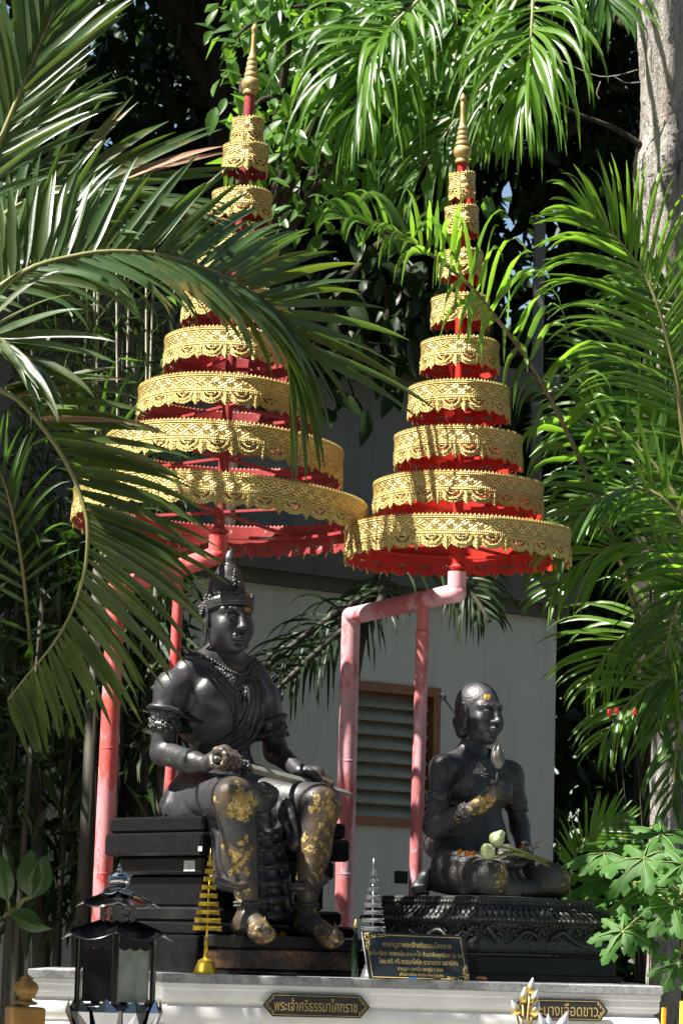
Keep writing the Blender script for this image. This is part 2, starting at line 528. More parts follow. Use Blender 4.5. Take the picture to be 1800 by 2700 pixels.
def umbrella(label, ax_bot, ax_top, Yb, tilt, tiers, fin, elev_k, red, pipe, postA, postB, armL, elbow, Ypost, rm, rmast):
    """ax_bot / ax_top: pixels of the mast's lower end and the spire's tip."""
    base = P(postA[-1][0], postA[-1][1], Ypost)
    root = thing('royal_umbrella', label, 'tiered umbrella', base, 'nine-tiered royal umbrellas above the two statues')
    def ax(py):
        f = (py - ax_bot[1]) / (ax_top[1] - ax_bot[1])
        x = ax_bot[0] + (ax_top[0] - ax_bot[0]) * f
        z0 = P(ax_bot[0], ax_bot[1], Yb).z
        Y = Yb
        for _ in range(3):
            Y = Yb + (P(x, py, Y).z - z0) * math.tan(tilt)
        return P(x, py, Y), Y
    A, _ = ax(ax_bot[1]); B, Yt = ax(ax_top[1])
    D = (B - A).normalized()
    s = S(Yb)
    mb = MB(); mb.tube([A, ax(fin[0][1] - 2)[0]], rmast * s, 16)
    autosmooth(mb.build('mast', red, root))
    # collar where the mast meets the bracket
    cl = MB(); cl.lathe([(rmast * 1.15, 20), (rmast * 1.35, 16), (rmast * 1.9, 12), (rmast * 1.35, 6), (rmast * 1.3, -8), (rmast * 1.55, -14), (rmast * 1.35, -20), (rmast * 1.35, -34)], A, D, 20, s)
    autosmooth(cl.build('collar', red, root))
    for i, (ytop, half, hpx, mot) in enumerate(tiers):
        half_s = half * s
        k = elev_k + (2500 - ytop) / FPX
        cy = ytop + half * k + hpx / 2
        C, Yc = ax(cy)
        o = lace_tier(root, 'tier', C, D, half * S(Yc), hpx * S(Yc), mot, [GOLD, red], 0.4 + i * 0.37)
        # flat inner hoop and the four spokes that carry the ring, in one welded piece
        a_, b_ = frame(D)
        hb = MB()
        rr = half * S(Yc) - 0.006
        top = C + D * (hpx * S(Yc) * 0.12)
        ph = 0.55 + 0.2 * i
        for q in range(4):
            t = ph + q * math.pi / 2
            dv = a_ * math.cos(t) + b_ * math.sin(t)
            sd = D.cross(dv)
            M3 = Matrix((dv, sd, D)).transposed()
            if rr > 0.05:
                hb.box(top + dv * rr * 0.5, (rr * 0.995, 0.016, 0.010), M3)
        if rr > 0.05:
            n = 40
            r1, r2 = rr - 0.022, rr - 0.001
            ring = []
            for (r_, h_) in ((r1, -0.006), (r2, -0.006), (r2, 0.006), (r1, 0.006)):
                ring.append([top + (a_ * math.cos(2 * math.pi * k_ / n) + b_ * math.sin(2 * math.pi * k_ / n)) * r_ + D * h_ for k_ in range(n)])
            for w in range(4):
                hb.loft([ring[w], ring[(w + 1) % 4]], cap=False)
            autosmooth(hb.build('hoop_frame', red, o))
    # finial
    fb = MB()
    C0 = ax(fin[0][1])[0]
    prof = [(r, fin[0][1] - y) for r, y in fin]
    fb.lathe(prof, C0, D, 28, S(Yt))
    fo = fb.build('finial', GOLD_TURNED, root); autosmooth(fo, 50)
    # bracket: post, arm, elbow riser, prop
    sA = S(Ypost)
    pa = [P(x, y, Ypost) for x, y in postA]
    el = P(elbow[0], elbow[1], Yb)
    ar = P(armL[0], armL[1], Ypost)
    mb = MB(); mb.tube([pa[-1], ar], rm * sA, 24)
    mb2 = mb
    for fz in (.56, .22): q = pa[-1].lerp(ar, fz); ax_ = (ar - pa[-1]).normalized(); mb2.lathe([(rm * sA * .99, -.006), (rm * sA * 1.02, -.003), (rm * sA * 1.025, .001), (rm * sA * 1.015, .004), (rm * sA * .99, .007)], q, ax_, 24)
    p = mb.build('post', pipe[0], root); autosmooth(p)
    mb = MB(); mb.ball(ar, rm * sA * 1.001, 10, 20); mb.tube([ar, el], rm * 0.96 * sA, 24); mb.ball(el, rm * sA * 1.02, 10, 20)
    autosmooth(mb.build('arm', pipe[1], root))
    mb = MB(); mb.tube([el, A + D * 0.0], [rm * s * 1.0, rm * s * 1.02], 24)
    autosmooth(mb.build('riser', pipe[1], root))
    f = postB[3]
    Yq = Ypost + (Yb - Ypost) * f
    tpt = ar.lerp(el, f)
    bpt = P(postB[1][0], postB[1][1], Yq)
    mb = MB()
    mid = tpt.lerp(bpt, 0.10)
    r = postB[2] * S(Yq)
    mb.tube([tpt, mid], r * 0.86, 18); mb.lathe([(r * 0.9, 0.004), (r * 1.1, 0.0), (r * 1.1, -0.012), (r, -0.016)], mid, tpt - bpt, 18); mb.tube([mid, bpt], r, 18)
    autosmooth(mb.build('prop', pipe[2], root))
    return root

# pixel rows of the right umbrella: (top of the front rim, half width, height, motifs)
TR = [(1352, 300, 98, 24), (1238, 226.5, 95, 19), (1118, 171, 94, 15), (996, 136, 94, 12), (880, 105, 90, 9), (767, 78, 86, 7), (649, 59.5, 86, 5), (533, 45.6, 86, 4), (445.5, 35.7, 84, 3)]
FR = [(13, 432), (19, 430), (20, 424), (17, 420), (18, 416), (23, 408), (24.5, 398), (22, 388), (15, 382), (19, 379), (19, 373), (15, 369), (17, 366), (17, 359), (13, 355), (15, 351), (15, 345), (11.5, 341), (14, 337), (13.5, 331), (9, 326), (9.5, 318), (7, 312), (6.5, 290), (7.5, 264), (6, 260), (9.5, 254), (9, 248), (4, 239), (0.6, 234)]
umbrella('nine-tiered gold and bright red umbrella over the kneeling woman, on faded pink pipes', (1205, 1508), (1220.5, 234), 0.0, R_(0.3), TR, FR, 0.0, RED_IN,
         (RED_PIPE, RED_PIPE, RED_PIPE), [(925, 1625), (904, 2500)], ((1125, 1605), (1092, 2420), 17.5, 0.70), (925, 1625), (1203, 1563), 0.80, 24.5, 13.5)
TL = [(1235, 391, 98, 30), (1102, 317, 98, 25), (978, 239, 94, 19), (855, 180, 94, 15), (742, 142, 92, 12), (612, 108, 92, 9), (483, 81, 92, 7), (364, 62, 88, 5), (298, 43, 84, 4)]
FL = [(12, 252), (19, 249), (20, 243), (18, 238), (24, 229), (25.5, 219), (23, 209), (17, 203), (19, 199), (19, 191), (16, 187), (17, 183), (17, 175), (14, 171), (15, 167), (15, 159), (12, 156), (13.5, 152), (13.5, 146), (10, 140), (9.5, 132), (7.5, 126), (6.5, 105), (7, 80), (6, 72), (9.5, 66), (9, 58), (4, 50), (0.6, 45)]
umbrella('nine-tiered gold umbrella with dull red lining over the seated king, partly behind palm leaves', (577, 1412), (673.5, 45), 0.10, R_(2.4), TL, FL, 0.042, RED_OLD,
         (RED_PIPE2, RED_ARM, RED_ARM), [(312, 1549), (262, 2520)], ((478, 1500), (446, 2130), 14.5, 0.63), (308, 1551), (574, 1464), 0.66, 25, 14.5)
# ================================================================ ground, hall behind, plinth
def mat_wall(name, c, dirt=(0.10, 0.10, 0.08), amt=0.5, streak=True):
    m, _, _ = newmat(name)
    t = NT(m)
    n = t.noise(2.2, 6, 0.65)
    s_ = t.noise(7, 5, 0.7, stretch=(1.0, 1.0, 0.16)) if streak else t.noise(9, 5, 0.7)
    f = t.math('MULTIPLY', t.ramp(s_, [(0.45, 0.0), (0.85, 1.0)]), t.ramp(n, [(0.3, 0.2), (0.75, 1.0)]))
    t.set(col=t.mix(t.math('MULTIPLY', f, amt), c, dirt), rough=0.85, spec=0.25)
    t.bump(t.noise(120, 3), 0.15, 0.003)
    return m
SOIL = plain('leaf_litter_soil', (0.07, 0.05, 0.03), (0.03, 0.035, 0.015), 3, 0.95, bump=0.6, bscale=20)
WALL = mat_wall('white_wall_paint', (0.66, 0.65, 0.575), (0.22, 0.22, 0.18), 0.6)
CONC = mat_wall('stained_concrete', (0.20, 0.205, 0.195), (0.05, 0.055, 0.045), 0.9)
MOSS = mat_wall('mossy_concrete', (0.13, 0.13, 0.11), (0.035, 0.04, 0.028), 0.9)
ORANGE = plain('ochre_window_paint', (0.34, 0.13, 0.045), (0.24, 0.09, 0.035), 10, 0.6)
LOUVRE = mat_wall('louvre_slat_paint', (0.42, 0.42, 0.36), (0.20, 0.17, 0.02), 0.9, False)
DARKHOLE = plain('dark_interior', (0.01, 0.01, 0.01), rough=0.9)  # black colour stands in for the unlit inside of openings

g = MB(); g.add([(-400, -60, 0), (400, -60, 0), (400, 700, 0), (-400, 700, 0)], [(0, 1, 2, 3)])
tag(g.build('ground', SOIL), kind='structure')

PAVE = plain('pale_concrete_paving', (0.30, 0.29, 0.27), (0.22, 0.215, 0.20), 1.5, 0.85, bump=.2, bscale=40)
g = MB(); g.add([(-9, -14, 0.004), (9, -14, 0.004), (9, -0.50, 0.004), (-9, -0.50, 0.004)], [(0, 1, 2, 3)])
tag(g.build('paving', PAVE), kind='structure')

# the hall: its wall runs along RT, face normal FW
W0 = P(1060, 2000, 3.3)
def wpt(px, py, off=0.0):
    """Point of the wall plane seen at a pixel, pushed out along the wall's normal."""
    a, b = (px - 900.0) / FPX, (1350.0 - py) / FPX
    d = c_f + c_r * a + c_u * b
    o = W0 + FW * off
    return CAM_POS + d * ((o - CAM_POS).dot(FW) / d.dot(FW))
def wl(p):
    q = Vector(p) - W0
    return q.dot(RT), Vector(p).z
hall = thing('hall', 'white hall with mossy ledge and ochre louvred windows behind the statues', 'building', (W0.x, W0.y, 0))
xr = wl(wpt(1461, 2000))[0]
xl = xr - 7.0
zl = wpt(1000, 1545).z                    # underside of the ledge
wins = []
a0, a1 = wpt(918, 1790), wpt(1156, 1815)
b1 = wpt(1060, 2182)
wins.append((wl(a0)[0] - 0.02, wl(a1)[0], wl(b1)[1], wl(a0)[1] - 0.005))
a0, a1 = wpt(190, 1800), wpt(442, 1830); b1 = wpt(320, 2215)
wins.append((wl(a0)[0], wl(a1)[0], wl(b1)[1], wl(a0)[1]))
wins.sort()
hole = wl(wpt(1040, 2296)); hole2 = wl(wpt(1073, 2330))
def WP(x, z, off=0.0):
    return Vector((W0.x, W0.y, 0)) + RT * x + FW * off + UP * z
def wbox(mb, x0, x1, z0, z1, o0, o1):
    mb.box(WP((x0 + x1) / 2, (z0 + z1) / 2, (o0 + o1) / 2), (x1 - x0, o1 - o0, z1 - z0), M_T)
wb = MB()
xs = xl
for (x0, x1, z0, z1) in wins:
    if x0 > xs:
        wbox(wb, xs, x0, 0, zl, -0.2, 0)
    wbox(wb, x0, x1, 0, z0, -0.2, 0); wbox(wb, x0, x1, z1, zl, -0.2, 0)
    xs = x1
hx0, hx1, hz0, hz1 = hole[0], hole2[0], hole2[1], hole[1]
wbox(wb, xs, xr, 0, zl, -0.2, 0)
wbox(wb, xr - 0.2, xr, 0, zl, -3.4, -0.2)
wb.build('wall', WALL, hall)
vb_ = MB(); wbox(vb_, hx0, hx1, hz0, hz1, -0.02, 0.004); vent = vb_.build('vent', DARKHOLE, hall)  # no hole is cut; the black block stands for its unlit inside
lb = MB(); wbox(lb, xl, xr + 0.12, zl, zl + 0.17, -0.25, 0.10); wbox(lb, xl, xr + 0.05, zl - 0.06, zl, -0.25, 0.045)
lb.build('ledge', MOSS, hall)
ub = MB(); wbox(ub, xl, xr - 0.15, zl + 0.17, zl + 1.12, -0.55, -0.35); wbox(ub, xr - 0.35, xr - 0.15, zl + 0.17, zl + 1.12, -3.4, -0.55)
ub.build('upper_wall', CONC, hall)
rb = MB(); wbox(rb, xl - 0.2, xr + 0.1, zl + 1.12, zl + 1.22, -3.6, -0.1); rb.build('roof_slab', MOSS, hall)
for (x0, x1, z0, z1) in wins:
    fr = MB(); t_ = 0.045
    wbox(fr, x0, x1, z1 - t_, z1, -0.10, 0.02); wbox(fr, x0, x1, z0, z0 + t_, -0.10, 0.02)
    wbox(fr, x0, x0 + t_, z0 + t_, z1 - t_, -0.10, 0.02); wbox(fr, x1 - t_, x1, z0 + t_, z1 - t_, -0.10, 0.02)
    w = fr.build('window', ORANGE, hall)
    bk = MB(); wbox(bk, x0 + t_, x1 - t_, z0 + t_, z1 - t_, -0.16, -0.13); bk.build('backing', DARKHOLE, w)
    n = 9
    pitch = (z1 - z0 - 2 * t_) / n
    proto = None
    for k in range(n):
        zc = z0 + t_ + (k + 0.5) * pitch
        if proto is None:
            sb = MB(); ca, sa = math.cos(R_(42)), math.sin(R_(42))
            d1 = (FW * ca - UP * sa); nn = RT.cross(d1)
            sb.box(WP((x0 + x1) / 2, zc, -0.055), (x1 - x0 - 2 * t_ - 0.004, 0.105, 0.010), Matrix((RT, d1, nn)).transposed())
            proto = sb.build('louvre', LOUVRE, w); z00 = zc
        else:
            c = proto.copy(); COL.objects.link(c); c.parent = w; c.location = proto.location + Vector((0, 0, zc - z00)); c.rotation_euler.x += random.uniform(-.0, .0)

# ---- the white plinth
PLW = mat_wall('white_plinth_paint', (0.82, 0.82, 0.79), (0.36, 0.33, 0.25), 0.55, False)
SLAB = plain('grey_granite_slab', (0.30, 0.30, 0.30), (0.15, 0.15, 0.15), 55, 0.6, bump=0.2, bscale=150)
YF = -0.62
ZT = P(900, 2578, YF).z                  # top of the slab
plinth = thing('plinth', 'long white moulded plinth with grey stone top under both statues', 'plinth', (P(1000, 2590, YF).x, 0, 0))
xL, xC, xR = P(110, 2600, -0.1).x, P(452, 2590, YF).x, P(1716, 2600, YF).x
def outline(o):
    """Plan of the plinth, grown by o: the left part stands back, with a stepped corner."""
    return [(xL - o, 0.75 + o), (xL - o, -0.22 - o), (xC - 0.16 - o, -0.22 - o), (xC - 0.16 - o, -0.42 - o), (xC - o, -0.42 - o), (xC - o, YF - o), (xR + o, YF - o), (xR + o, 0.75 + o)]
def sweep(mb, prof):
    rings = [[Vector((x, y, z)) for x, y in outline(o)] for o, z in prof]
    mb.loft(rings)
sb = MB(); sweep(sb, [(0.034, ZT - 0.033), (0.037, ZT - 0.030), (0.037, ZT - 0.004), (0.034, ZT)])
sb.build('top_slab', SLAB, plinth)
prof = [(0.030, ZT - 0.033), (0.030, ZT - 0.05), (0.026, ZT - 0.055), (0.026, ZT - 0.088), (0.022, ZT - 0.094), (0.008, ZT - 0.100)]
for k in range(9):
    a = math.pi * k / 8
    prof.append((0.008 + 0.020 * math.sin(a), ZT - 0.105 - 0.075 * (1 - math.cos(a)) / 2))
prof += [(0.008, ZT - 0.186), (0.028, ZT - 0.190), (0.030, ZT - 0.225), (0.038, ZT - 0.235), (0.038, ZT - 0.30), (0.02, ZT - 0.31), (0.0, 0.25), (0.08, 0.2), (0.08, 0)]
pb = MB(); sweep(pb, prof[::-1])
autosmooth(pb.build('moulded_body', PLW, plinth), 35)
# ================================================================ signed-distance sculpting
class Vol:
    """A density grid in a local frame (l, f, z); every shape is blended into it, then one closed skin is taken."""
    def __init__(s, lo, hi, h, fr):
        s.lo, s.h, s.fr = np.array(lo, float), h, fr
        s.n = np.ceil((np.array(hi) - s.lo) / h).astype(int) + 1
        s.ax = [(s.lo[i] + h * np.arange(s.n[i])).astype(np.float32) for i in range(3)]
        s.f = np.full(s.n, 0.06, dtype=np.float32)
    def _sl(s, lo, hi, m):
        a = np.clip(np.floor((np.minimum(lo, hi) - m - s.lo) / s.h).astype(int), 0, s.n - 1)
        b = np.clip(np.ceil((np.maximum(lo, hi) + m - s.lo) / s.h).astype(int) + 1, 1, s.n)
        if np.any(b <= a):
            return None, None
        sl = tuple(slice(a[i], b[i]) for i in range(3))
        g = np.meshgrid(*[s.ax[i][sl[i]] for i in range(3)], indexing='ij', sparse=True)
        return sl, g
    def _op(s, sl, d, k, sub):
        A = s.f[sl]
        if sub:
            d = -d
            if k > 0:
                h = np.clip(0.5 - 0.5 * (A - d) / k, 0, 1)      # smooth max
                s.f[sl] = A * (1 - h) + d * h + k * h * (1 - h)
            else:
                s.f[sl] = np.maximum(A, d)
        else:
            if k > 0:
                h = np.clip(0.5 + 0.5 * (A - d) / k, 0, 1)
                s.f[sl] = A * (1 - h) + d * h - k * h * (1 - h)
            else:
                s.f[sl] = np.minimum(A, d)
    def cone(s, a, b, ra, rb=None, k=0.02, sub=False, flat=None):
        rb = ra if rb is None else rb
        a, b = np.array(a, float), np.array(b, float)
        R = max(ra, rb)
        sl, g = s._sl(np.minimum(a, b), np.maximum(a, b), R + k + 0.012)
        if sl is None: return s
        ab = b - a; L2 = max(float(ab @ ab), 1e-9)
        p = [g[i] - np.float32(a[i]) for i in range(3)]
        t = np.clip((p[0] * ab[0] + p[1] * ab[1] + p[2] * ab[2]) / L2, 0, 1).astype(np.float32)
        d = np.sqrt(sum((p[i] - t * np.float32(ab[i])) ** 2 for i in range(3))) - (ra + (rb - ra) * t)
        s._op(sl, d, k, sub)
        return s
    def path(s, pts, r, k=0.008, sub=False):
        if not hasattr(r, '__len__'): r = [r] * len(pts)
        for i in range(len(pts) - 1):
            s.cone(pts[i], pts[i + 1], r[i], r[i + 1], k, sub)
        return s
    def ell(s, c, r, k=0.02, R=None, sub=False):
        c = np.array(c, float)
        if not hasattr(r, '__len__'): r = (r, r, r)
        m = max(r)
        sl, g = s._sl(c - (m if R is not None else np.array(r)), c + (m if R is not None else np.array(r)), k + 0.012)
        if sl is None: return s
        p = [g[i] - np.float32(c[i]) for i in range(3)]
        if R is not None:
            R = np.array(R)                     # rows are the ellipsoid's own axes
            p = [p[0] * R[i, 0] + p[1] * R[i, 1] + p[2] * R[i, 2] for i in range(3)]
        k0 = np.sqrt((p[0] / r[0]) ** 2 + (p[1] / r[1]) ** 2 + (p[2] / r[2]) ** 2)
        k1 = np.sqrt((p[0] / r[0] ** 2) ** 2 + (p[1] / r[1] ** 2) ** 2 + (p[2] / r[2] ** 2) ** 2) + 1e-6
        s._op(sl, (k0 * (k0 - 1) / k1).astype(np.float32), k, sub)
        return s
    def clip(s, p, n, k=0.0):
        """Keep the side of the plane that n points away from."""
        g = np.meshgrid(*s.ax, indexing='ij', sparse=True)
        d = sum((g[i] - np.float32(p[i])) * np.float32(n[i]) for i in range(3)) / np.float32(np.linalg.norm(n))
        s.f = np.maximum(s.f, d) if k <= 0 else s.f
        return s
    def copy(s, off=0.0):
        import copy as _c
        v = _c.copy(s); v.f = s.f - off
        return v
    def mesh(s):
        f = s.f
        f[0], f[-1], f[:, 0], f[:, -1], f[:, :, 0], f[:, :, -1] = 1, 1, 1, 1, 1, 1
        sg = f < 0
        c = sg[:-1, :-1, :-1].astype(np.int8)
        tot = c.copy()
        offs = [(i, j, k) for i in (0, 1) for j in (0, 1) for k in (0, 1)]
        nx, ny, nz = f.shape
        for (i, j, k) in offs[1:]:
            tot += sg[i:nx - 1 + i, j:ny - 1 + j, k:nz - 1 + k]
        act = (tot > 0) & (tot < 8)
        I = np.argwhere(act)
        idx = np.full(act.shape, -1, dtype=np.int32); idx[act] = np.arange(len(I))
        val = {o: f[I[:, 0] + o[0], I[:, 1] + o[1], I[:, 2] + o[2]] for o in offs}
        acc = np.zeros((len(I), 3), np.float32); cnt = np.zeros(len(I), np.float32)
        for a in offs:
            for ax in range(3):
                if a[ax]: continue
                b = list(a); b[ax] = 1; b = tuple(b)
                va, vb = val[a], val[b]
                x = (va < 0) != (vb < 0)
                t = np.where(x, va / np.where(x, va - vb, 1), 0)
                pt = np.tile(np.array(a, np.float32), (len(I), 1)); pt[:, ax] = t
                acc += pt * x[:, None]; cnt += x
        V = (I + acc / cnt[:, None]) * s.h + s.lo
        quads = []
        for ax in range(3):
            o1, o2 = (ax + 1) % 3, (ax + 2) % 3
            a = sg; b = np.roll(sg, -1, ax)
            x = a != b
            sl = [slice(1, -1)] * 3
            E = np.argwhere(x[1:-1, 1:-1, 1:-1]) + 1
            def cell(d1, d2):
                q = E.copy(); q[:, o1] -= d1; q[:, o2] -= d2
                return idx[q[:, 0], q[:, 1], q[:, 2]]
            q = np.stack([cell(1, 1), cell(0, 1), cell(0, 0), cell(1, 0)], 1)
            fl = ~a[E[:, 0], E[:, 1], E[:, 2]]
            q[fl] = q[fl][:, ::-1]
            q = q[(q >= 0).all(1)]
            quads.append(q)
        Q = np.concatenate(quads)[:, ::-1].copy()          # (l, f, z) is left-handed
        return s.fr.world(V), Q

class Fr:
    """Local frame of a statue: l to its left, f forward, z up, at a point of the place."""
    def __init__(s, O, f=FW):
        s.O = Vector(O); s.f = Vector(f).normalized(); s.l = UP.cross(s.f).normalized()
        s.z = s.f.cross(s.l) * 1.0
        if s.z.z < 0: s.z = -s.z
        s.M = np.array([s.l, s.f, s.z])
    def world(s, V):
        return np.asarray(V) @ s.M + np.array(s.O)
    def w(s, p):
        return s.O + s.l * p[0] + s.f * p[1] + s.z * p[2]
    def loc(s, p):
        d = Vector(p) - s.O
        return np.array((d.dot(s.l), d.dot(s.f), d.dot(s.z)))
    def px(s, x, y, f):
        """Local point at forward distance f seen at a pixel of the photograph."""
        a, b = (x - 900.0) / FPX, (1350.0 - y) / FPX
        d = c_f + c_r * a + c_u * b
        o = s.O + s.f * f
        return s.loc(CAM_POS + d * ((o - CAM_POS).dot(s.f) / d.dot(s.f)))

def rotm(yaw=0, pitch=0, roll=0):
    """rows = axes of an ellipsoid; yaw about z, pitch about l, roll about f."""
    m = Matrix.Rotation(yaw, 3, 'Z') @ Matrix.Rotation(pitch, 3, 'X') @ Matrix.Rotation(roll, 3, 'Y')
    return np.array(m.transposed())

def join(meshes):
    V, Q, o = [], [], 0
    for v, q in meshes:
        V.append(v); Q.append(q + o); o += len(v)
    return np.concatenate(V), np.concatenate(Q)

def head(fr, s=1.0, male=True, h=0.0026):
    """A serene cast head about 0.24 s tall, face towards f, origin at the head's middle."""
    v = Vol((-.13 * s, -.15 * s, -.24 * s), (.13 * s, .15 * s, .15 * s), h * s, fr)
    E = lambda c, r, k=.02, R=None, sub=False: v.ell([x * s for x in c], [x * s for x in r], k * s, R, sub)
    C = lambda a, b, ra, rb, k=.01, sub=False: v.cone([x * s for x in a], [x * s for x in b], ra * s, rb * s, k * s, sub)
    E((0, -.018, .035), (.078, .098, .088), .02)
    E((0, .012, -.015), (.070, .080, .085), .03)
    jw = 1.0 if male else 0.9
    E((0, .030, -.070), (.052 * jw, .055, .050), .035)
    E((0, .062, -.100), (.022, .022, .018), .03)                      # chin
    for q in (-1, 1):
        E((q * .044, .052, -.035), (.028, .030, .034), .03)            # cheek
        E((q * .047 * jw, .008, -.075), (.020, .030, .030), .03)       # jaw corner
        C((q * .012, .086, .030), (q * .056, .060, .030), .010, .008, .018)     # brow
        E((q * .031, .094, .012), (.021, .018, .0135), .012, None, True)        # socket
        E((q * .031, .071, .009), (.019, .0175, .0115), .005)          # eyeball
        v.path([np.array((q * x, y, z)) * s for x, y, z in ((.012, .0835, .007), (.022, .0885, .0125), (.034, .0875, .0135), (.046, .080, .009))], [.0022 * s, .003 * s, .003 * s, .002 * s], .003 * s)
        v.path([np.array((q * x, y, z)) * s for x, y, z in ((.012, .0835, .005), (.022, .087, .0015), (.034, .086, .0015), (.046, .079, .006))], [.002 * s, .0024 * s, .0024 * s, .002 * s], .003 * s)
        v.path([np.array((q * x, y, z)) * s for x, y, z in ((.008, .094, .022), (.022, .092, .034), (.038, .084, .036), (.055, .066, .026))], [.003 * s, .004 * s, .004 * s, .002 * s], .006 * s)
        E((q * .0125, .097, -.034), (.0095, .013, .0085), .008)        # nostril wing
        E((q * .006, .103, -.044), (.004, .006, .003), .003, None, True)
        E((q * .024, .080, -.067), (.006, .008, .005), .008, None, True)
        # ear with a long lobe
        el = .055 if male else .02
        E((q * .084, -.012, .003), (.011, .024, .040), .006, rotm(0, .12, 0))
        E((q * .093, -.010, .006), (.007, .014, .025), .006, rotm(0, .12, 0), True)
        v.path([np.array((q * x, y, z)) * s for x, y, z in ((.086, -.032, .016), (.091, -.024, .040), (.090, -.002, .040), (.087, .008, .020))], .0046 * s, .004 * s)
        E((q * .085, -.008, -.030 - el * .35), (.0095, .014, .022 + el * .5), .008)
        if male:
            E((q * .085, -.008, -.050), (.03, .0045, .024), .003, None, True)
    C((0, .090, .022), (0, .110, -.028), .0085, .0115, .012)           # nose bridge
    E((0, .113, -.031), (.0125, .012, .010), .01)
    E((0, .094, -.066), (.026, .012, .016), .016)                      # muzzle
    v.path([np.array(p) * s for p in ((-.025, .088, -.060), (-.010, .1035, -.0575), (0, .1035, -.0595), (.010, .1035, -.0575), (.025, .088, -.060))], [.003 * s, .0052 * s, .0045 * s, .0052 * s, .003 * s], .004 * s)
    v.path([np.array(p) * s for p in ((-.022, .088, -.066), (0, .102, -.0725), (.022, .088, -.066))], [.003 * s, .0062 * s, .003 * s], .004 * s)
    v.path([np.array(p) * s for p in ((-.027, .096, -.0635), (-.010, .110, -.0640), (0, .111, -.0655), (.010, .110, -.0640), (.027, .096, -.0635))], .0016 * s, .002 * s, True)
    E((0, .094, -.086), (.016, .009, .006), .012, None, True)
    return v

def bronze(name, base=(0.015, 0.0155, 0.0175), hi=(0.036, 0.036, 0.040), rough=(0.34, 0.46), metal=0.0, tex=None, gold=0.0, gold_z=None, patina=0.3):
    m, _, _ = newmat(name)
    t = NT(m)
    n = t.noise(9, 6, 0.7)
    col = t.ramp(n, [(0.3, base), (0.62, hi), (0.85, base)])
    dust = t.ramp(t.noise(30, 6, 0.8, stretch=(1, 1, .6)), [(0.52, 0.0), (0.72, 1.0)])
    col = t.mix(t.math('MULTIPLY', dust, patina), col, (0.16, 0.14, 0.11))
    r = t.ramp(n, [(0.3, rough[0]), (0.8, rough[1])])
    t.set(rough=r, metal=metal, spec=0.62)
    h = t.math('ADD', t.math('MULTIPLY', t.noise(140, 5, 0.7), 0.5), t.math('MULTIPLY', t.noise(22, 3, 0.5), 1.6))
    if tex == 'brocade':
        h = t.math('ADD', h, t.math('MULTIPLY', t.voro(170, 'F1'), 1.3))
    if tex == 'hair':
        h = t.math('ADD', h, t.math('MULTIPLY', t.noise(60, 3, 0.5, stretch=(2.2, 0.6, 2.2)), 1.4))
    if tex == 'carved':
        h = t.math('ADD', h, t.math('ADD', t.math('MULTIPLY', t.voro(75, 'SMOOTH_F1'), 2.2), t.math('MULTIPLY', t.voro(190, 'F1'), 0.9)))
    if gold > 0:
        a = t.n('ShaderNodeAttribute'); a.attribute_name = 'leafgilt'
        leaf = t.voro(46, 'F1', out='Color')
        sp = t.n('ShaderNodeSeparateColor'); t.l(leaf, sp.inputs[0])
        thr = t.math('SUBTRACT', 1.0, t.math('MULTIPLY', a.outputs['Fac'], gold))
        g1 = t.math('GREATER_THAN', sp.outputs[0], thr)
        wear = t.ramp(t.noise(70, 6, 0.8), [(0.44, 0.0), (0.52, 1.0)])
        gm = t.math('MULTIPLY', g1, wear)
        gc = t.ramp(sp.outputs[1], [(0.0, (0.30, 0.19, 0.05)), (0.5, (0.52, 0.36, 0.09)), (1.0, (0.60, 0.46, 0.18))])
        col = t.mix(gm, col, gc)
        grime = t.math('MULTIPLY', a.outputs['Fac'], t.ramp(t.noise(26, 5, 0.7), [(0.30, 0.0), (0.6, 0.9)]))
        grime = t.math('MULTIPLY', grime, t.math('SUBTRACT', 1.0, gm))
        col = t.mix(grime, col, (0.15, 0.092, 0.030))
        t.set(metal=t.math('ADD', metal, t.math('MULTIPLY', gm, 0.4)))
        h = t.math('ADD', h, t.math('MULTIPLY', gm, 0.5))
    t.set(col=col)
    t.bump(h, 0.5, 0.004)
    return m

BRZ = bronze('black_bronze', gold=0.30)
BRZ_HEAD = bronze('black_bronze_face', gold=0.0, patina=0.15, rough=(0.32, 0.45))
BRZ_CLOTH = bronze('black_bronze_cloth', gold=0.26)
BRZ_ORN = bronze('black_bronze_ornament', (0.018, 0.018, 0.020), (0.044, 0.044, 0.045), (0.34, 0.5), 0.0, None)
BRZ_BRO = bronze('black_bronze_brocade', (0.018, 0.0175, 0.0175), (0.046, 0.044, 0.041), (0.38, 0.55), 0.0, 'brocade', gold=0.7, patina=0.4)
BRZ_HAIR = bronze('black_bronze_hair', rough=(0.36, 0.5), tex='hair', patina=0.1)
BRZ_CARV = bronze('black_carved_plinth', (0.015, 0.0145, 0.0145), (0.040, 0.038, 0.035), (0.38, 0.55), 0.0, 'carved', patina=0.45)
GILT = plain('gold_leaf', (0.62, 0.44, 0.10), (0.42, 0.28, 0.06), 60, 0.42, 0.6, bump=0.4, bscale=120)

def gilt_attr(o, blobs):
    """Where worshippers have pressed gold leaf: (centre, radius, amount) in the place."""
    me = o.data
    co = np.empty(len(me.vertices) * 3, np.float32); me.vertices.foreach_get('co', co)
    co = co.reshape(-1, 3) + np.array(origin(o), np.float32)
    val = np.zeros(len(co), np.float32)
    for c, r, a in blobs:
        d = np.linalg.norm((co - np.array(c, np.float32)) / np.array(r, np.float32), axis=1)
        val = np.maximum(val, a * np.clip(1.6 - 1.2 * d, 0, 1))
    at = me.attributes.new('leafgilt', 'FLOAT', 'POINT')
    at.data.foreach_set('value', val)

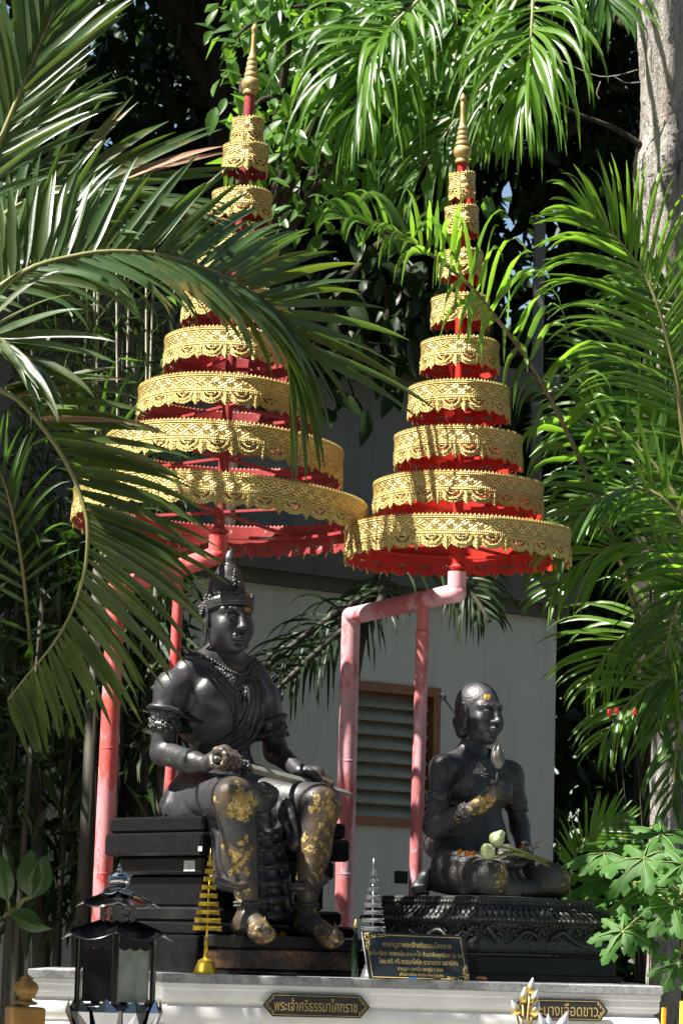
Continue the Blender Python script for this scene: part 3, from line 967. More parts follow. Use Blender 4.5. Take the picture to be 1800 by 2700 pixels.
def bvh(V, Q):
    return BVHTree.FromPolygons([tuple(x) for x in V], [tuple(int(i) for i in q) for q in Q])

def ring_on(tree, c, axis, n=60, r=0.3, lo=0.0, hi=2 * math.pi, tilt=None):
    """Points round a body where inward rays towards the axis hit it."""
    a, b = frame(axis)
    out = []
    for i in range(n):
        t = lo + (hi - lo) * i / n
        d = a * math.cos(t) + b * math.sin(t)
        off = Vector(axis) * (tilt(t) if tilt else 0)
        hit = tree.ray_cast(Vector(c) + off + d * r, -d, r)
        if hit[0] is not None:
            out.append((hit[0], hit[1]))
    return out

def stud(mb, p, nrm, r, flat=0.6, n=4, m=6):
    x, y = frame(nrm, Vector((0.3, 0.2, 1)))
    mb.ball(Vector(p) + Vector(nrm) * r * 0.2, (r, r, r * flat), n, m, Matrix((x, y, Vector(nrm).normalized())).transposed())

def gold_flakes(tree, parent, regions, seed):
    """Little squares of gold leaf pressed on the metal, each bent over the surface and torn at the edge."""
    rnd = random.Random(seed); mb = MB()
    for (cx, cy, rx, ry, n, smin, smax) in regions:
        for _ in range(n):
            x, y = cx + rnd.gauss(0, .5) * rx, cy + rnd.uniform(-1, 1) * ry
            a, b_ = (x - 900.0) / FPX, (1350.0 - y) / FPX
            hit = tree.ray_cast(CAM_POS, (c_f + c_r * a + c_u * b_).normalized())
            if hit[0] is None or (hit[0] - CAM_POS).length > 12.2: continue
            p, nn = hit[0], hit[1]
            u, v = frame(nn, Vector((rnd.gauss(0, .4), rnd.gauss(0, .4), 1)))
            s_ = rnd.uniform(smin, smax) * S(); vs = []
            lift = rnd.uniform(.0006, .0016)
            for j in (-1, 0, 1):
                for i in (-1, 0, 1):
                    k = rnd.uniform(.55, 1.08)
                    q = p + u * (i * s_ * k) + v * (j * s_ * k)
                    r = tree.find_nearest(q)
                    vs.append(r[0] + r[1] * (lift + rnd.uniform(0, .0007)) if r[0] is not None else q)
            mb.add(vs, [(0, 1, 4, 3), (1, 2, 5, 4), (3, 4, 7, 6), (4, 5, 8, 7)] if rnd.random() < .7 else [(0, 1, 4, 3), (1, 2, 5, 4), (3, 4, 7, 6)])
    if mb.v:
        o = mb.build('gold_leaf', GILT_L, parent); o['kind'] = 'stuff'
GILT_L = plain('pressed_gold_leaf', (0.46, 0.33, 0.095), (0.18, 0.12, 0.04), 45, 0.42, 0.5, bump=0.5, bscale=200)
# ================================================================ the seated king
KO = P(580, 2078, 0.0)
KF = Fr(KO)
kp = KF.px
king = thing('king_statue', 'black bronze statue of a crowned king seated with a sword across his knees', 'statue', KO)
b = Vol((-.42, -.24, -.62), (.46, .66, .62), 0.0062, KF)
b.ell((0, 0, .03), (.165, .125, .12), .04)
b.ell((0, .0, .15), (.112, .090, .13), .05)
b.ell((0, -.005, .315), (.160, .110, .165), .06)
b.ell((0, .0, .40), (.178, .080, .070), .05)
for q in (-1, 1):
    b.ell((q * .078, .070, .340), (.086, .042, .064), .05)
    b.cone((q * .03, -.012, .50), (q * .165, -.008, .425), .048, .052, .04)
    b.ell((q * .135, -.02, .30), (.06, .08, .13), .04)
b.cone((0, -.02, .42), (0, .015, .57), .066, .058, .03)
b.path([(0, .106, .40), (0, .112, .30), (0, .098, .18)], .012, .02, True)      # sternum line
b.ell((0, .105, .115), (.012, .02, .016), .01, None, True)
# right arm: sleeve, forearm
rs, re, rw = kp(453, 1816, 0.0), kp(430, 1985, -0.01), kp(545, 2014, .27)
b.ell(rs + np.array((0.0, 0, .0)), (.062, .064, .066), .04)
b.cone(rs, kp(437, 1876, 0), .057, .056, .03)
b.cone(kp(437, 1880, 0), re, .050, .045, .012)
b.cone(re, kp(505, 2008, .18), .046, .041, .02)
b.cone(kp(505, 2008, .18), rw, .041, .030, .02)
ls, le, lw = kp(694, 1842, 0.0), kp(727, 1982, .03), kp(792, 2036, .24)
b.ell(ls, (.060, .062, .064), .04)
b.cone(ls, kp(712, 1900, .01), .056, .055, .03)
b.cone(kp(714, 1905, .01), le, .049, .044, .012)
b.cone(le, lw, .044, .030, .02)
# legs below the skirt hem and feet
ra, la = kp(653, 2398, .44), kp(806, 2402, .40)
rk, lk = kp(619, 2108, .42), kp(842, 2124, .40)
b.cone(rk, kp(645, 2330, .43), .078, .048, .03); b.cone(kp(645, 2330, .43), ra, .044, .036, .02)
b.cone(lk, kp(813, 2330, .40), .076, .048, .03); b.cone(kp(813, 2330, .40), la, .044, .036, .02)
for a_, toe, hl in ((ra, kp(692, 2462, .56), -.03), (la, kp(874, 2474, .56), -.03)):
    heel = a_ + np.array((0, -.03, -.075))
    b.ell(heel + np.array((0, .01, .02)), (.042, .055, .045), .03)
    b.cone(a_ + np.array((0, .02, -.045)), toe, .045, .036, .03)
    b.ell(toe, (.042, .055, .03), .02)
Vb, Qb = b.mesh()
HF = Fr(P(601, 1634, KO.y - 0.035), Vector((math.sin(R_(31)), -math.cos(R_(31)), -0.04)))
hv = head(HF, 1.07, True)
Vh, Qh = hv.mesh()
# hands: palm, four curled fingers and a thumb each, closed round the sword
sw0, sw1 = kp(560, 2000, .36), kp(945, 2099, .30)
sdir = (sw1 - sw0) / np.linalg.norm(sw1 - sw0)
def grip_hand(wrist, c, axis, back, r_in=0.020, s=1.0, flip=1.0):
    """c: point on the gripped shaft under the middle knuckles; back: direction from shaft to knuckles."""
    axis = axis / np.linalg.norm(axis); back = back - axis * (back @ axis); back = back / np.linalg.norm(back)
    side = np.cross(axis, back)
    lo = np.minimum(wrist, c) - .11; hi = np.maximum(wrist, c) + .11
    v = Vol(lo, hi, 0.0031, KF)
    w2 = wrist
    tow = (w2 - c); tow -= back * (tow @ back) * 0.4; tow = tow / np.linalg.norm(tow)
    palm = c + back * (r_in + .016) + tow * .022
    v.cone(w2, palm, .030, .031, .02)
    for i in range(4):
        o = (i - 1.5) * .0205 * s * flip
        L = (1.0, 1.08, 1.0, 0.84)[i]
        rr = (.0108, .0112, .0106, .0094)[i] * s
        k0 = c + axis * o + back * (r_in + .020) + tow * .004
        pts = [palm + axis * o * .8 + tow * .01, k0]
        for a in (38, 80, 122, 160):
            t = math.radians(a * L)
            pts.append(c + axis * (o + .002 * i) + back * math.cos(t) * (r_in + .012) - tow * math.sin(t) * (r_in + .014))
        v.path(pts, [.018, .0135 * s, rr * 1.08, rr * 1.05, rr, rr * .85], .005)
    tb = c + tow * (r_in + .022) - axis * flip * .030 + back * .004
    v.path([palm + tow * .010 - axis * flip * .018, tb, c + tow * (r_in * .3) - axis * flip * .046 - back * (r_in * .8 + .008), c - tow * .018 - axis * flip * .040 - back * (r_in + .010)], [.018, .0145, .0125, .0095], .006)
    return v.mesh()
cr = kp(594, 2014, .355)
cr = sw0 + sdir * ((cr - sw0) @ sdir)
cl_ = kp(838, 2060, .31)
cl_ = sw0 + sdir * ((cl_ - sw0) @ sdir)
hr = grip_hand(rw, cr, sdir, np.array((-.25, .35, .9)), .017, 1.0, 1.0)
hl_ = grip_hand(lw, cl_, sdir, np.array((.1, .15, .98)), .018, 1.0, -1.0)
V, Q = join([(Vb, Qb), (Vh, Qh), hr, hl_])
body = npmesh('body', V, Q, [BRZ], king)
KT = bvh(Vb, Qb); KH = bvh(Vh, Qh)
gilt_attr(body, [(KF.w(cr), .055, .9), (KF.w(cl_), .05, .95), (KF.w(ra), (.06, .06, .10), .75), (KF.w(la), (.06, .06, .10), .6),
                 (KF.w(kp(692, 2462, .56)), .07, .95), (KF.w(kp(874, 2474, .56)), .07, .9), (KF.w(kp(405, 1925, 0.05)), .035, .5), (KF.w(kp(448, 2010, .06)), .03, .3)])

# sleeves' turned edges
def cuff(name, tree, c, axis, w, r, parent, mat, flare=0.012, studs=0, pointed=None):
    pts = ring_on(tree, c, axis, 44, 0.14)
    if len(pts) < 20: return None
    mb = MB()
    ax = Vector(axis).normalized()
    rings = []
    for (o, hh) in ((-.002, -w), (flare * .5, -w * .9), (flare, -w * .1), (flare * 1.2, w * .4), (flare * .7, w), (-.002, w * 1.1)):
        rings.append([Vector(p) + (Vector(p) - Vector(c) - ax * (Vector(p) - Vector(c)).dot(ax)).normalized() * o + ax * hh for p, n in pts])
    mb.loft(rings, cap=False)
    return mb, pts, ax
# skirt, hip cloth and the hanging drapes
sk = Vol((-.50, -.30, -.62), (.46, .62, .16), 0.0062, KF)
sk.ell((0, .0, .0), (.178, .140, .10), .03)
sk.cone(kp(528, 2100, .04), rk, .104, .080, .05); sk.cone(kp(650, 2104, .04), lk, .100, .079, .05)
sk.cone(rk, kp(646, 2318, .432), .075, .047, .03); sk.cone(lk, kp(812, 2318, .405), .074, .050, .03)
sk.ell(kp(622, 2230, .40), (.060, .068, .12), .03); sk.ell(kp(828, 2230, .37), (.060, .070, .12), .03)
# hems that flare over the calves
for c0, pts in ((0, [(556, 2312), (588, 2328), (625, 2338), (655, 2334), (676, 2324)]), (1, [(768, 2338), (795, 2340), (830, 2335), (862, 2318)])):
    f0 = .42 if c0 == 0 else .40
    q = spline([kp(x, y, f0 + .045 * math.sin(math.pi * (i + .5) / len(pts))) for i, (x, y) in enumerate(pts)], 14)
    sk.path([np.array(p) for p in q], .0085, .02)
# cloth over his right hip, falling across the seat and down its edge
for i, (ex, ey, ef) in enumerate([(430, 2128, -.04), (437, 2142, .0), (452, 2150, .03), (468, 2152, .06), (486, 2152, .09), (504, 2152, .12), (522, 2150, .15), (540, 2150, .18)]):
    hx, hy, hf = 500 + 6 * i, 2052 + 3 * i, -.05 + .03 * i
    q = spline([kp(hx, hy, hf), kp((hx + ex) / 2 - 6, (hy + ey) / 2 - 6, (hf + ef) / 2 + .01), kp(ex, ey, ef)], 9)
    sk.path([np.array(p) for p in q], [.028 - .0020 * j + .003 * math.sin(i * 2.1) for j in range(9)], .022)
sk.cone(kp(520, 2080, 0), kp(470, 2130, .02), .05, .03, .03)
for i, pts in enumerate([[(520, 2140, .12), (548, 2176, .20), (558, 2240, .22), (566, 2300, .22), (590, 2330, .30)], [(536, 2130, .16), (566, 2180, .25), (574, 2250, .27), (584, 2310, .28), (604, 2336, .36)],
             [(556, 2126, .2), (582, 2190, .30), (590, 2260, .33), (600, 2316, .34), (622, 2340, .42)]]):
    q = spline([kp(*p) for p in pts], 14)
    sk.path([np.array(p) for p in q], [.022 + .004 * math.sin(j * .7 + i) for j in range(14)], .022)
    sk.path([np.array(p) + np.array((.004, .024, 0)) for p in q], .006, .01)
# cloth wrapped at the waist
for (z, r_) in ((.075, .020), (.045, .024), (.012, .024)):
    sk.path([(.155 * math.cos(t), .02 + .118 * math.sin(t), z + .012 * math.sin(2 * t + z * 40)) for t in np.linspace(0, 2 * math.pi, 30)], r_, .012)
Vs, Qs = sk.mesh()
skirt = npmesh('skirt', Vs, Qs, [BRZ_CLOTH], king)
KS = bvh(Vs, Qs)
gilt_attr(skirt, [(KF.w(kp(622, 2160, .50)), (.085, .1, .17), 1.0), (KF.w(kp(634, 2270, .50)), (.07, .1, .10), .9), (KF.w(kp(862, 2160, .47)), (.06, .1, .12), .95),
                  (KF.w(kp(826, 2260, .47)), (.085, .1, .12), .8), (KF.w(kp(786, 2120, .42)), .04, .4)])
gold_flakes(KS, king, [(640, 2200, 26, 110, 46, 3, 9), (634, 2130, 22, 40, 12, 6, 11), (850, 2220, 36, 105, 46, 2.5, 6), (870, 2140, 16, 50, 18, 3.5, 7)], 31)
# the stacked front panel between the legs
fp = Vol((-.20, .10, -.62), (.30, .60, .10), 0.0058, KF)
for i in range(6):
    w = (.030, .042, .050, .056, .060, .062)[i]
    y0 = 2132 + i * 44
    for j in range(3):
        c0 = kp(694 + i * 5 + (j - 1) * (22 + 2 * i), y0 + 4 * abs(j - 1), .27 + .012 * i - .01 * abs(j - 1)); c1 = kp(698 + i * 6 + (j - 1) * (25 + 2 * i), y0 + 58 + 3 * (j % 2), .285 + .012 * i - .012 * abs(j - 1))
        fp.cone(c0, c1, .022, .026, .014)
    q = spline([kp(662 + i * 3, y0 + 50, .27 + .012 * i), kp(690 + i * 5, y0 + 66, .315 + .012 * i), kp(722 + i * 7, y0 + 60, .31 + .012 * i), kp(742 + i * 8, y0 + 44, .28 + .012 * i)], 12)
    fp.path([np.array(p) for p in q], [.009 + .006 * math.sin(j * .8 + i) for j in range(12)], .012)
for pts in ([(738, 2120, .30), (752, 2170, .34), (768, 2210, .36), (776, 2236, .36)], [(752, 2110, .33), (770, 2160, .38), (782, 2200, .38), (778, 2230, .37)]):
    fp.path([np.array(p) for p in spline([kp(*p) for p in pts], 10)], [.014 + .006 * math.sin(j) for j in range(10)], .014)
npmesh('front_panel', *fp.mesh(), [BRZ_CLOTH], king)
# belt: buckle and the oval apron loop
bl = Vol((-.25, .0, -.20), (.32, .55, .12), 0.0050, KF)
cen = kp(693, 2092, .33)
for r_, rad, z in ((1.0, .013, 0), (.78, .011, .008), (.56, .010, .014)):
    pts = [cen + np.array((.058 * r_ * math.sin(t), .010 * math.cos(t) + z, .060 * r_ * math.cos(t) * (1.0 if math.cos(t) < 0 else .35))) for t in np.linspace(0, 2 * math.pi, 26)]
    bl.path(pts, rad, .006)
bl.ell(cen, (.05, .02, .045), .012)
npmesh('belt_apron', *bl.mesh(), [BRZ_CLOTH], king)
mb = MB()
rnd = random.Random(3)
for i in range(70):
    t = rnd.uniform(0, 2 * math.pi); r_ = math.sqrt(rnd.random())
    p = kp(672 + 26 * r_ * math.cos(t), 2080 + 16 * r_ * math.sin(t), .372)
    mb.ball(KF.w(p), rnd.uniform(.005, .010), 4, 6)
mb.build('buckle', BRZ_ORN, king, True)
# necklace: strand of beads, ornate collar with a pendant
mb = MB()
nk = KF.w((0, .0, .470))
def ctilt(amp, ph=0.0):
    a, b_ = frame(UP)
    return lambda t: -amp * max(0, (a * math.cos(t) + b_ * math.sin(t)).dot(FW)) ** 1.4
for p, n_ in ring_on(KT, KF.w((0, .0, .494)), UP, 60, .30, tilt=ctilt(.072)):
    mb.ball(p + n_ * .004, .0072, 5, 7)
mb.build('bead_necklace', BRZ_ORN, king, True)
mb = MB()
rnd = random.Random(5)
a_, b2 = frame(UP)
for i in range(1500):
    t = rnd.uniform(0, 2 * math.pi)
    ff = (a_ * math.cos(t) + b2 * math.sin(t)).dot(FW)
    wmax = .012 + .062 * max(0, ff) ** 2.0
    dz = rnd.uniform(0, 1) * wmax
    c0 = KF.w((0, .0, .486 - .074 * max(0, ff) ** 1.4 - dz))
    d = a_ * math.cos(t) + b2 * math.sin(t)
    hit = KT.ray_cast(c0 + d * .32, -d, .32)
    if hit[0] is not None:
        stud(mb, hit[0], hit[1], rnd.uniform(.003, .0062) * (1 + .35 * max(0, ff)), .8)
for i in range(120):
    u = rnd.random(); w = (.028 * (1 - u) + .006)
    c0 = KF.w((rnd.uniform(-w, w), 0, .355 - .07 * u))
    hit = KT.ray_cast(c0 + FW * .3, -FW, .3)
    if hit[0] is not None:
        stud(mb, hit[0], hit[1], rnd.uniform(.004, .009), 1.2)
mb.build('collar_ornament', BRZ_ORN, king, True)
# sash: a band of long folds from his left shoulder to the right of the waist
mb = MB()
def skin(tree, x, y, lift=0.0):
    a, b_ = (x - 900.0) / FPX, (1350.0 - y) / FPX
    hit = tree.ray_cast(CAM_POS, (c_f + c_r * a + c_u * b_).normalized())
    return None if hit[0] is None else (hit[0] + hit[1] * lift, hit[1])
def skin_line(tree, px, n, lift):
    out = []
    for p in spline([(x, y, 0) for x, y in px], n):
        r = skin(tree, p.x, p.y, lift)
        if r and (not out or (r[0] - out[-1]).length < .06): out.append(r[0])
    return out
lines = 7
for i in range(lines):
    u = i / (lines - 1) - .5
    ctrl = [(668 + u * 40, 1800), (676 + u * 40, 1840), (664 + u * 46, 1900), (636 + u * 56, 1945 + u * 12), (590 + u * 50, 1980 + u * 26), (545 + u * 30, 2004 + u * 30)]
    pts = skin_line(KT, ctrl, 34, .004 + .004 * (i % 2))
    if len(pts) > 5:
        mb.tube(pts, [.0065 + .0035 * math.sin(j * .35 + i) ** 2 for j in range(len(pts))], 7)
mb.build('sash', BRZ_CLOTH, king, True)
for x, y in ((0, 0),):
    cord = MB()
    pts = skin_line(KT, [(540, 1765), (580, 1812), (606, 1850), (618, 1890), (630, 1935)], 26, .003)
    if len(pts) > 4: cord.tube(pts, .0042, 6); cord.build('cord', BRZ_CLOTH, king, True)
# sleeve edges and armlets
for c, ax, nm in ((KF.w(kp(437, 1874, 0)), KF.w(kp(437, 1878, 0)) - KF.w(rs), 'sleeve_edge'), (KF.w(kp(712, 1898, .01)), KF.w(kp(712, 1900, .01)) - KF.w(ls), 'sleeve_edge')):
    r = cuff(nm, KT, c, ax, .010, 0, king, BRZ_CLOTH, .014)
    if r: r[0].build(nm, BRZ_CLOTH, king, True)
for c, ax in ((KF.w(kp(434, 1912, 0)), KF.w(re) - KF.w(rs)), (KF.w(kp(718, 1934, .015)), KF.w(le) - KF.w(ls))):
    r = cuff('armlet', KT, c, ax, .014, 0, king, BRZ_ORN, .010)
    if r:
        mb, pts, axv = r
        rnd = random.Random(8)
        outw = (FW * .75 - RT * (.4 if c.x < KO.x else -.3)).normalized()
        for i in range(150):
            p, n_ = rnd.choice(pts)
            rad = (p - c); rad -= axv * rad.dot(axv); rad.normalize()
            k = max(0, rad.dot(outw)) ** 2
            z = rnd.uniform(-.018 - .035 * k, .016 + .012 * k)
            stud(mb, p + rad * .006 + axv * z, rad, rnd.uniform(.004, .0085), 1.0)
        mb.build('armlet', BRZ_ORN, king, True)
for a_c, up_ in ((ra, kp(651, 2385, .44)), (la, kp(806, 2388, .40))):
    r = cuff('anklet', KT, KF.w(up_), Vector((0, 0, 1)), .011, 0, king, BRZ_ORN, .006)
    if r:
        mb, pts, axv = r
        for i in range(46):
            p, n_ = pts[i % len(pts)]
            stud(mb, p + (p - KF.w(up_)).normalized() * .006 + UP * (.006 if i % 2 else -.006), n_, .0055, 1.0)
        mb.build('anklet', BRZ_ORN, king, True)
# crown
crn = Vol((-.15, -.17, .02), (.15, .17, .42), 0.0036, HF)
def lat(z0, prof, k=.006):
    prof = [(r, .14 + (a - .14) * .70) for r, a in prof]
    for i in range(len(prof) - 1):
        (r0, a0), (r1, a1) = prof[i], prof[i + 1]
        crn.cone((0, -.020 + .06 * (a0 - .1), a0), (0, -.020 + .06 * (a1 - .1), a1), r0, r1, k)
crn.ell((0, -.020, .048), (.087, .103, .080), .006)
crn.clip((0, .088, .060), (0, .55, -1))
DZ = lambda t: .030 + .030 * math.sin(t) + .012 * abs(math.cos(t)) ** 3 * 0
for dz, r_, s_ in ((.0, .0075, 1.0), (.012, .006, 1.035), (.023, .007, 1.03), (.033, .0045, 1.0)):
    crn.path([(.0905 * s_ * math.cos(t), -.014 + .104 * s_ * math.sin(t), DZ(t) + dz) for t in np.linspace(0, 2 * math.pi, 44)], r_, .004)
for i in range(5):
    pass
def lat2(prof, k=.004):
    for (r0, a0), (r1, a1) in zip(prof[:-1], prof[1:]):
        crn.cone((0, -.022 + .10 * (a0 - .11), a0), (0, -.022 + .10 * (a1 - .11), a1), r0, r1, k)
lat2([(.070, .110), (.070, .118), (.060, .122), (.060, .128), (.057, .145), (.049, .168), (.038, .188), (.030, .196)])
lat2([(.031, .200), (.024, .205), (.026, .214), (.024, .230), (.016, .248), (.005, .264)])
for i in range(20):
    t = 2 * math.pi * i / 20
    crn.path([(.061 * math.cos(t), -.021 + .061 * math.sin(t), .126), (.057 * math.cos(t), -.018 + .057 * math.sin(t), .147), (.040 * math.cos(t), -.014 + .040 * math.sin(t), .186)], .0028, .003)
npmesh('crown', *crn.mesh(), [BRZ_ORN], king)
mb = MB(); rnd = random.Random(4)
def petal(fr, c, w, hgt, out, n=46):
    """A leaf-shaped plaque of small scrolls standing on the crown."""
    c = np.array(c); out = np.array(out) / np.linalg.norm(out); side = np.cross((0, 0, 1.0), out)
    for i in range(n):
        u = rnd.random(); wd = w * (1 - u) ** .7 * (.55 + .45 * math.sin(u * 9) ** 2)
        x = rnd.uniform(-wd, wd)
        mb.ball(fr.w(c + side * x + np.array((0, 0, u * hgt)) + out * (.006 * rnd.random() - u * hgt * .22)), rnd.uniform(.004, .0075) * (1.15 - .5 * u), 4, 6)
petal(HF, (0, .094, .088), .026, .046, (0, 1, 0), 60)
petal(HF, (0, .046, .126), .020, .062, (0, 1, 0), 60)
for a in (40, 75, 120, 150, 210, 240, 285, 320):
    t = math.radians(a)
    petal(HF, (.093 * math.sin(t), -.014 + .108 * math.cos(t), .058 + .03 * math.cos(t)), .016, .020, (math.sin(t), math.cos(t), 0), 14)
_keep = mb
for q in (-1, 1):
    mb = MB(); petal(HF, (q * .098, -.028, .012), .024, .082, (q * .9, -.3, 0), 70); o = mb.build('ear_ornament', BRZ_ORN, king, True); o['kind'] = 'stuff'
mb = _keep
for i in range(70):
    t = 2 * math.pi * i / 70
    mb.ball(HF.w((.096 * math.cos(t), -.014 + .110 * math.sin(t), DZ(t) + .017)), .0042, 4, 6)
o = mb.build('crown_ornament', BRZ_ORN, king, True); o['kind'] = 'stuff'
# ornate upturned shoe tips
for (x, y) in ((696, 2448), (880, 2462)):
    mb = MB()
    q = [kp(x - 26, y + 18, .53), kp(x - 10, y + 15, .57), kp(x + 3, y + 6, .595), kp(x + 6, y - 10, .60), kp(x + 1, y - 32, .595)]
    mb.tube([KF.w(p) for p in spline([Vector(p) for p in q], 10)], [.027, .028, .029, .027, .024, .021, .016, .010, .005, .001], 10, flat=.9)
    sh = mb.build('shoe_tip', BRZ, king, True)
    gilt_attr(sh, [(KF.w(kp(700, 2450, .6)), .06, .8), (KF.w(kp(884, 2462, .6)), .05, .55)])
# gold leaf pressed on the brow
for (x, y, w, mt) in ((653, 1605, 6.5, GILT),):
    mb = MB()
    for dx in range(-3, 4):
        for dy in range(-3, 4):
            if rnd.random() < .22: continue
            a, b_ = (x + dx * 2 - 900.0) / FPX, (1350.0 - y - dy * 2) / FPX
            d = (c_f + c_r * a + c_u * b_).normalized()
            hit = KH.ray_cast(CAM_POS, d)
            if hit[0] is not None:
                xx, yy = frame(hit[1]); mb.box(hit[0] + hit[1] * .0006, (.0034, .0034, .0012), Matrix((xx, yy, hit[1])).transposed())
    mb.build('gold_leaf', mt, king)
# the sword
sword = thing('sword', 'dull straight sword lying across the hands of the seated king', 'sword', KF.w(sw0))
STEEL = bronze('old_sword_metal', (0.15, 0.14, 0.12), (0.26, 0.25, 0.22), (0.45, 0.6), 0.2, None, patina=0.5)
gp = kp(648, 2024, .352); gp = sw0 + sdir * ((gp - sw0) @ sdir)
mb = MB(); sdv = Vector(KF.w(sw1) - KF.w(sw0)).normalized(); sx, sy = frame(sdv)
A_, B_ = KF.w(gp), KF.w(sw1)
rings = []
for u, w, th in ((0, .016, .013), (.05, .0165, .013), (.5, .0165, .012), (.72, .0155, .011), (.80, .012, .009), (.9, .010, .007), (.97, .006, .005), (1.0, .001, .001)):
    c = A_.lerp(B_, u)
    rings.append([c + sy * w, c + sx * th, c - sy * w, c - sx * th])
mb.loft(rings); mb.build('blade', STEEL, sword)
mb = MB(); mb.tube([KF.w(cr - sdir * .055), KF.w(gp)], [.013, .016], 12)
mb.build('hilt', BRZ_ORN, sword, True)
mb = MB(); rnd = random.Random(9)
for i in range(60):
    o = Vector((rnd.gauss(0, .011), rnd.gauss(0, .011), rnd.gauss(0, .013)))
    mb.ball(A_ + o - sdv * .006, rnd.uniform(.006, .011), 4, 6)
mb.build('guard', BRZ_ORN, sword, True)
# ================================================================ throne of the king
GRAN = plain('black_granite', (0.005, 0.005, 0.006), (0.010, 0.010, 0.011), 40, 0.26, 0.0, 0.28, bump=0.05, bscale=30)
GRAN_D = plain('dusty_black_granite', (0.006, 0.006, 0.007), (0.018, 0.0175, 0.016), 9, 0.36, 0.0, 0.3, bump=0.1, bscale=50)
def mat_rust():
    m, _, _ = newmat('rust_stained_granite'); t = NT(m)
    f = t.math('MULTIPLY', t.ramp(t.noise(5, 3, .6), [(.42, 0.0), (.60, 1.0)]), t.ramp(t.noise(60, 6, .8), [(.42, 0.0), (.56, 1.0)]))
    t.set(col=t.mix(f, (.009, .009, .010), (.17, .085, .03)), rough=.4); t.bump(f, .3, .003)
    return m
RUST = mat_rust()
throne = thing('throne', 'black granite block throne under the seated king', 'throne', KO)
def kbox(mb, l0, l1, f0, f1, z0, z1, fr=KF, bev=.006):
    M3 = Matrix((fr.l, fr.f, fr.z)).transposed()
    mb.box(fr.w(((l0 + l1) / 2, (f0 + f1) / 2, (z0 + z1) / 2)), (l1 - l0, f1 - f0, z1 - z0), M3, bev)
def kz(x, y, f=.25):
    return kp(x, y, f)[2]
ztop = ZT - KO.z                                 # plinth top in the king's frame
lv = [(2150, 2194, 0.0, GRAN), (2194, 2256, .012, GRAN), (2256, 2306, -.028, GRAN_D), (2306, 2392, -.055, GRAN), (2392, 2432, -.005, GRAN_D), (2432, 2466, .03, GRAN)]
la0, la1, fb, ff_ = -.262, .415, -.34, .25
for y0, y1, g_, m in lv:
    z1, z0 = kz(545, y0), kz(545, y1)
    mb = MB()
    # each course is laid from two stones with a fine open joint
    cut = .08 + g_
    kbox(mb, la0 - g_, la1 + g_, fb - g_, ff_ + g_, z0 + .0012, z1, bev=.009)
    mb.build('granite_course', m, throne)
zb = kz(660, 2466, .5)
mb = MB(); kbox(mb, la0 - .03, la1 + .03, fb - .03, ff_ + .03, ztop, kz(545, 2467)); mb.build('granite_course', GRAN, throne)
mb = MB(); kbox(mb, -.268, .288, ff_ + .032, .515, kz(657, 2500, .51), kz(657, 2466, .51), bev=.006); mb.build('foot_slab', GRAN_D, throne)
mb = MB(); kbox(mb, -.256, .278, ff_ + .032, .503, kz(657, 2558, .5), kz(657, 2501, .5)); mb.build('foot_block', RUST, throne)
mb = MB(); kbox(mb, -.272, .294, ff_ + .032, .519, ztop, kz(657, 2559, .5)); mb.build('foot_base', GRAN, throne)
PAPER = plain('worn_white_paper', (0.62, 0.62, 0.60), (0.35, 0.35, 0.34), 40, 0.8)
for (x, y, w, h) in ((500, 2283, 30, 27), (528, 2238, 10, 12)):
    # stuck on the throne's side face
    off = -.0275 if y > 2256 else .0125
    o = KF.O + KF.l * (la0 - off - .0015 - (.0 if y > 2256 else .0))
    a, b_ = (x - 900.0) / FPX, (1350.0 - y) / FPX
    d = c_f + c_r * a + c_u * b_
    lpos = la0 + .028 - .0015 if y > 2256 else la0 - .012 - .0015
    o = KF.O + KF.l * lpos
    pt = CAM_POS + d * ((o - CAM_POS).dot(KF.l) / d.dot(KF.l))
    mb = MB(); mb.box(pt, (w * S() / math.sin(TH), .0016, h * S()), Matrix((KF.f, KF.l, KF.z)).transposed())
    mb.build('sticker', PAPER, throne)

# ================================================================ the kneeling woman
LO = P(1245, 2200, 0.02)
LF = Fr(LO)
lp = LF.px
lady = thing('woman_statue', 'black bronze statue of a kneeling woman with hair bun and pin, raising a lotus bud', 'statue', LO)
w = Vol((-.30, -.36, -.22), (.42, .40, .36), 0.0052, LF)
w.ell((0, -.02, -.02), (.150, .125, .10), .04)
w.ell((0, -.01, .06), (.114, .090, .11), .05)
w.ell((0, -.01, .18), (.118, .088, .115), .05)
w.ell((0, -.015, .235), (.135, .068, .06), .05)
for q in (-1, 1):
    w.ell((q * .062, .062, .165), (.058, .050, .055), .025)
    w.cone((q * .02, -.02, .310), (q * .125, -.015, .248), .034, .036, .04)
w.cone((0, -.025, .23), (.005, .0, .375), .053, .045, .03)
R1, R2, R3, R4 = lp(1166, 2026, .0), lp(1146, 2178, .02), lp(1238, 2138, .19), lp(1292, 2102, .22)
w.ell(R1, .044, .04); w.cone(R1, R2, .043, .036, .03); w.cone(R2, R3, .036, .027, .02)
L1, L2, L3 = lp(1342, 2046, 0), lp(1370, 2182, .04), lp(1384, 2252, .16)
w.ell(L1, .044, .04); w.cone(L1, L2, .041, .035, .03); w.cone(L2, L3, .037, .026, .02)
# forearm and open palm on her lap
w.ell(lp(1352, 2276, .27), (.048, .046, .016), .02, rotm(.5, -.15))
w.cone(L3, lp(1368, 2270, .23), .026, .024, .02)
Vw, Qw = w.mesh()
LHF = Fr(P(1267, 1884, LO.y - 0.01), Vector((math.sin(R_(36)), -math.cos(R_(36)), -0.02)))
lh = head(LHF, .93, False, 0.0027)
Vlh, Qlh = lh.mesh()
Vlh = LHF.world((((Vlh - np.array(LHF.O)) @ LHF.M.T) * np.array((.93, 1.0, 1.0))))
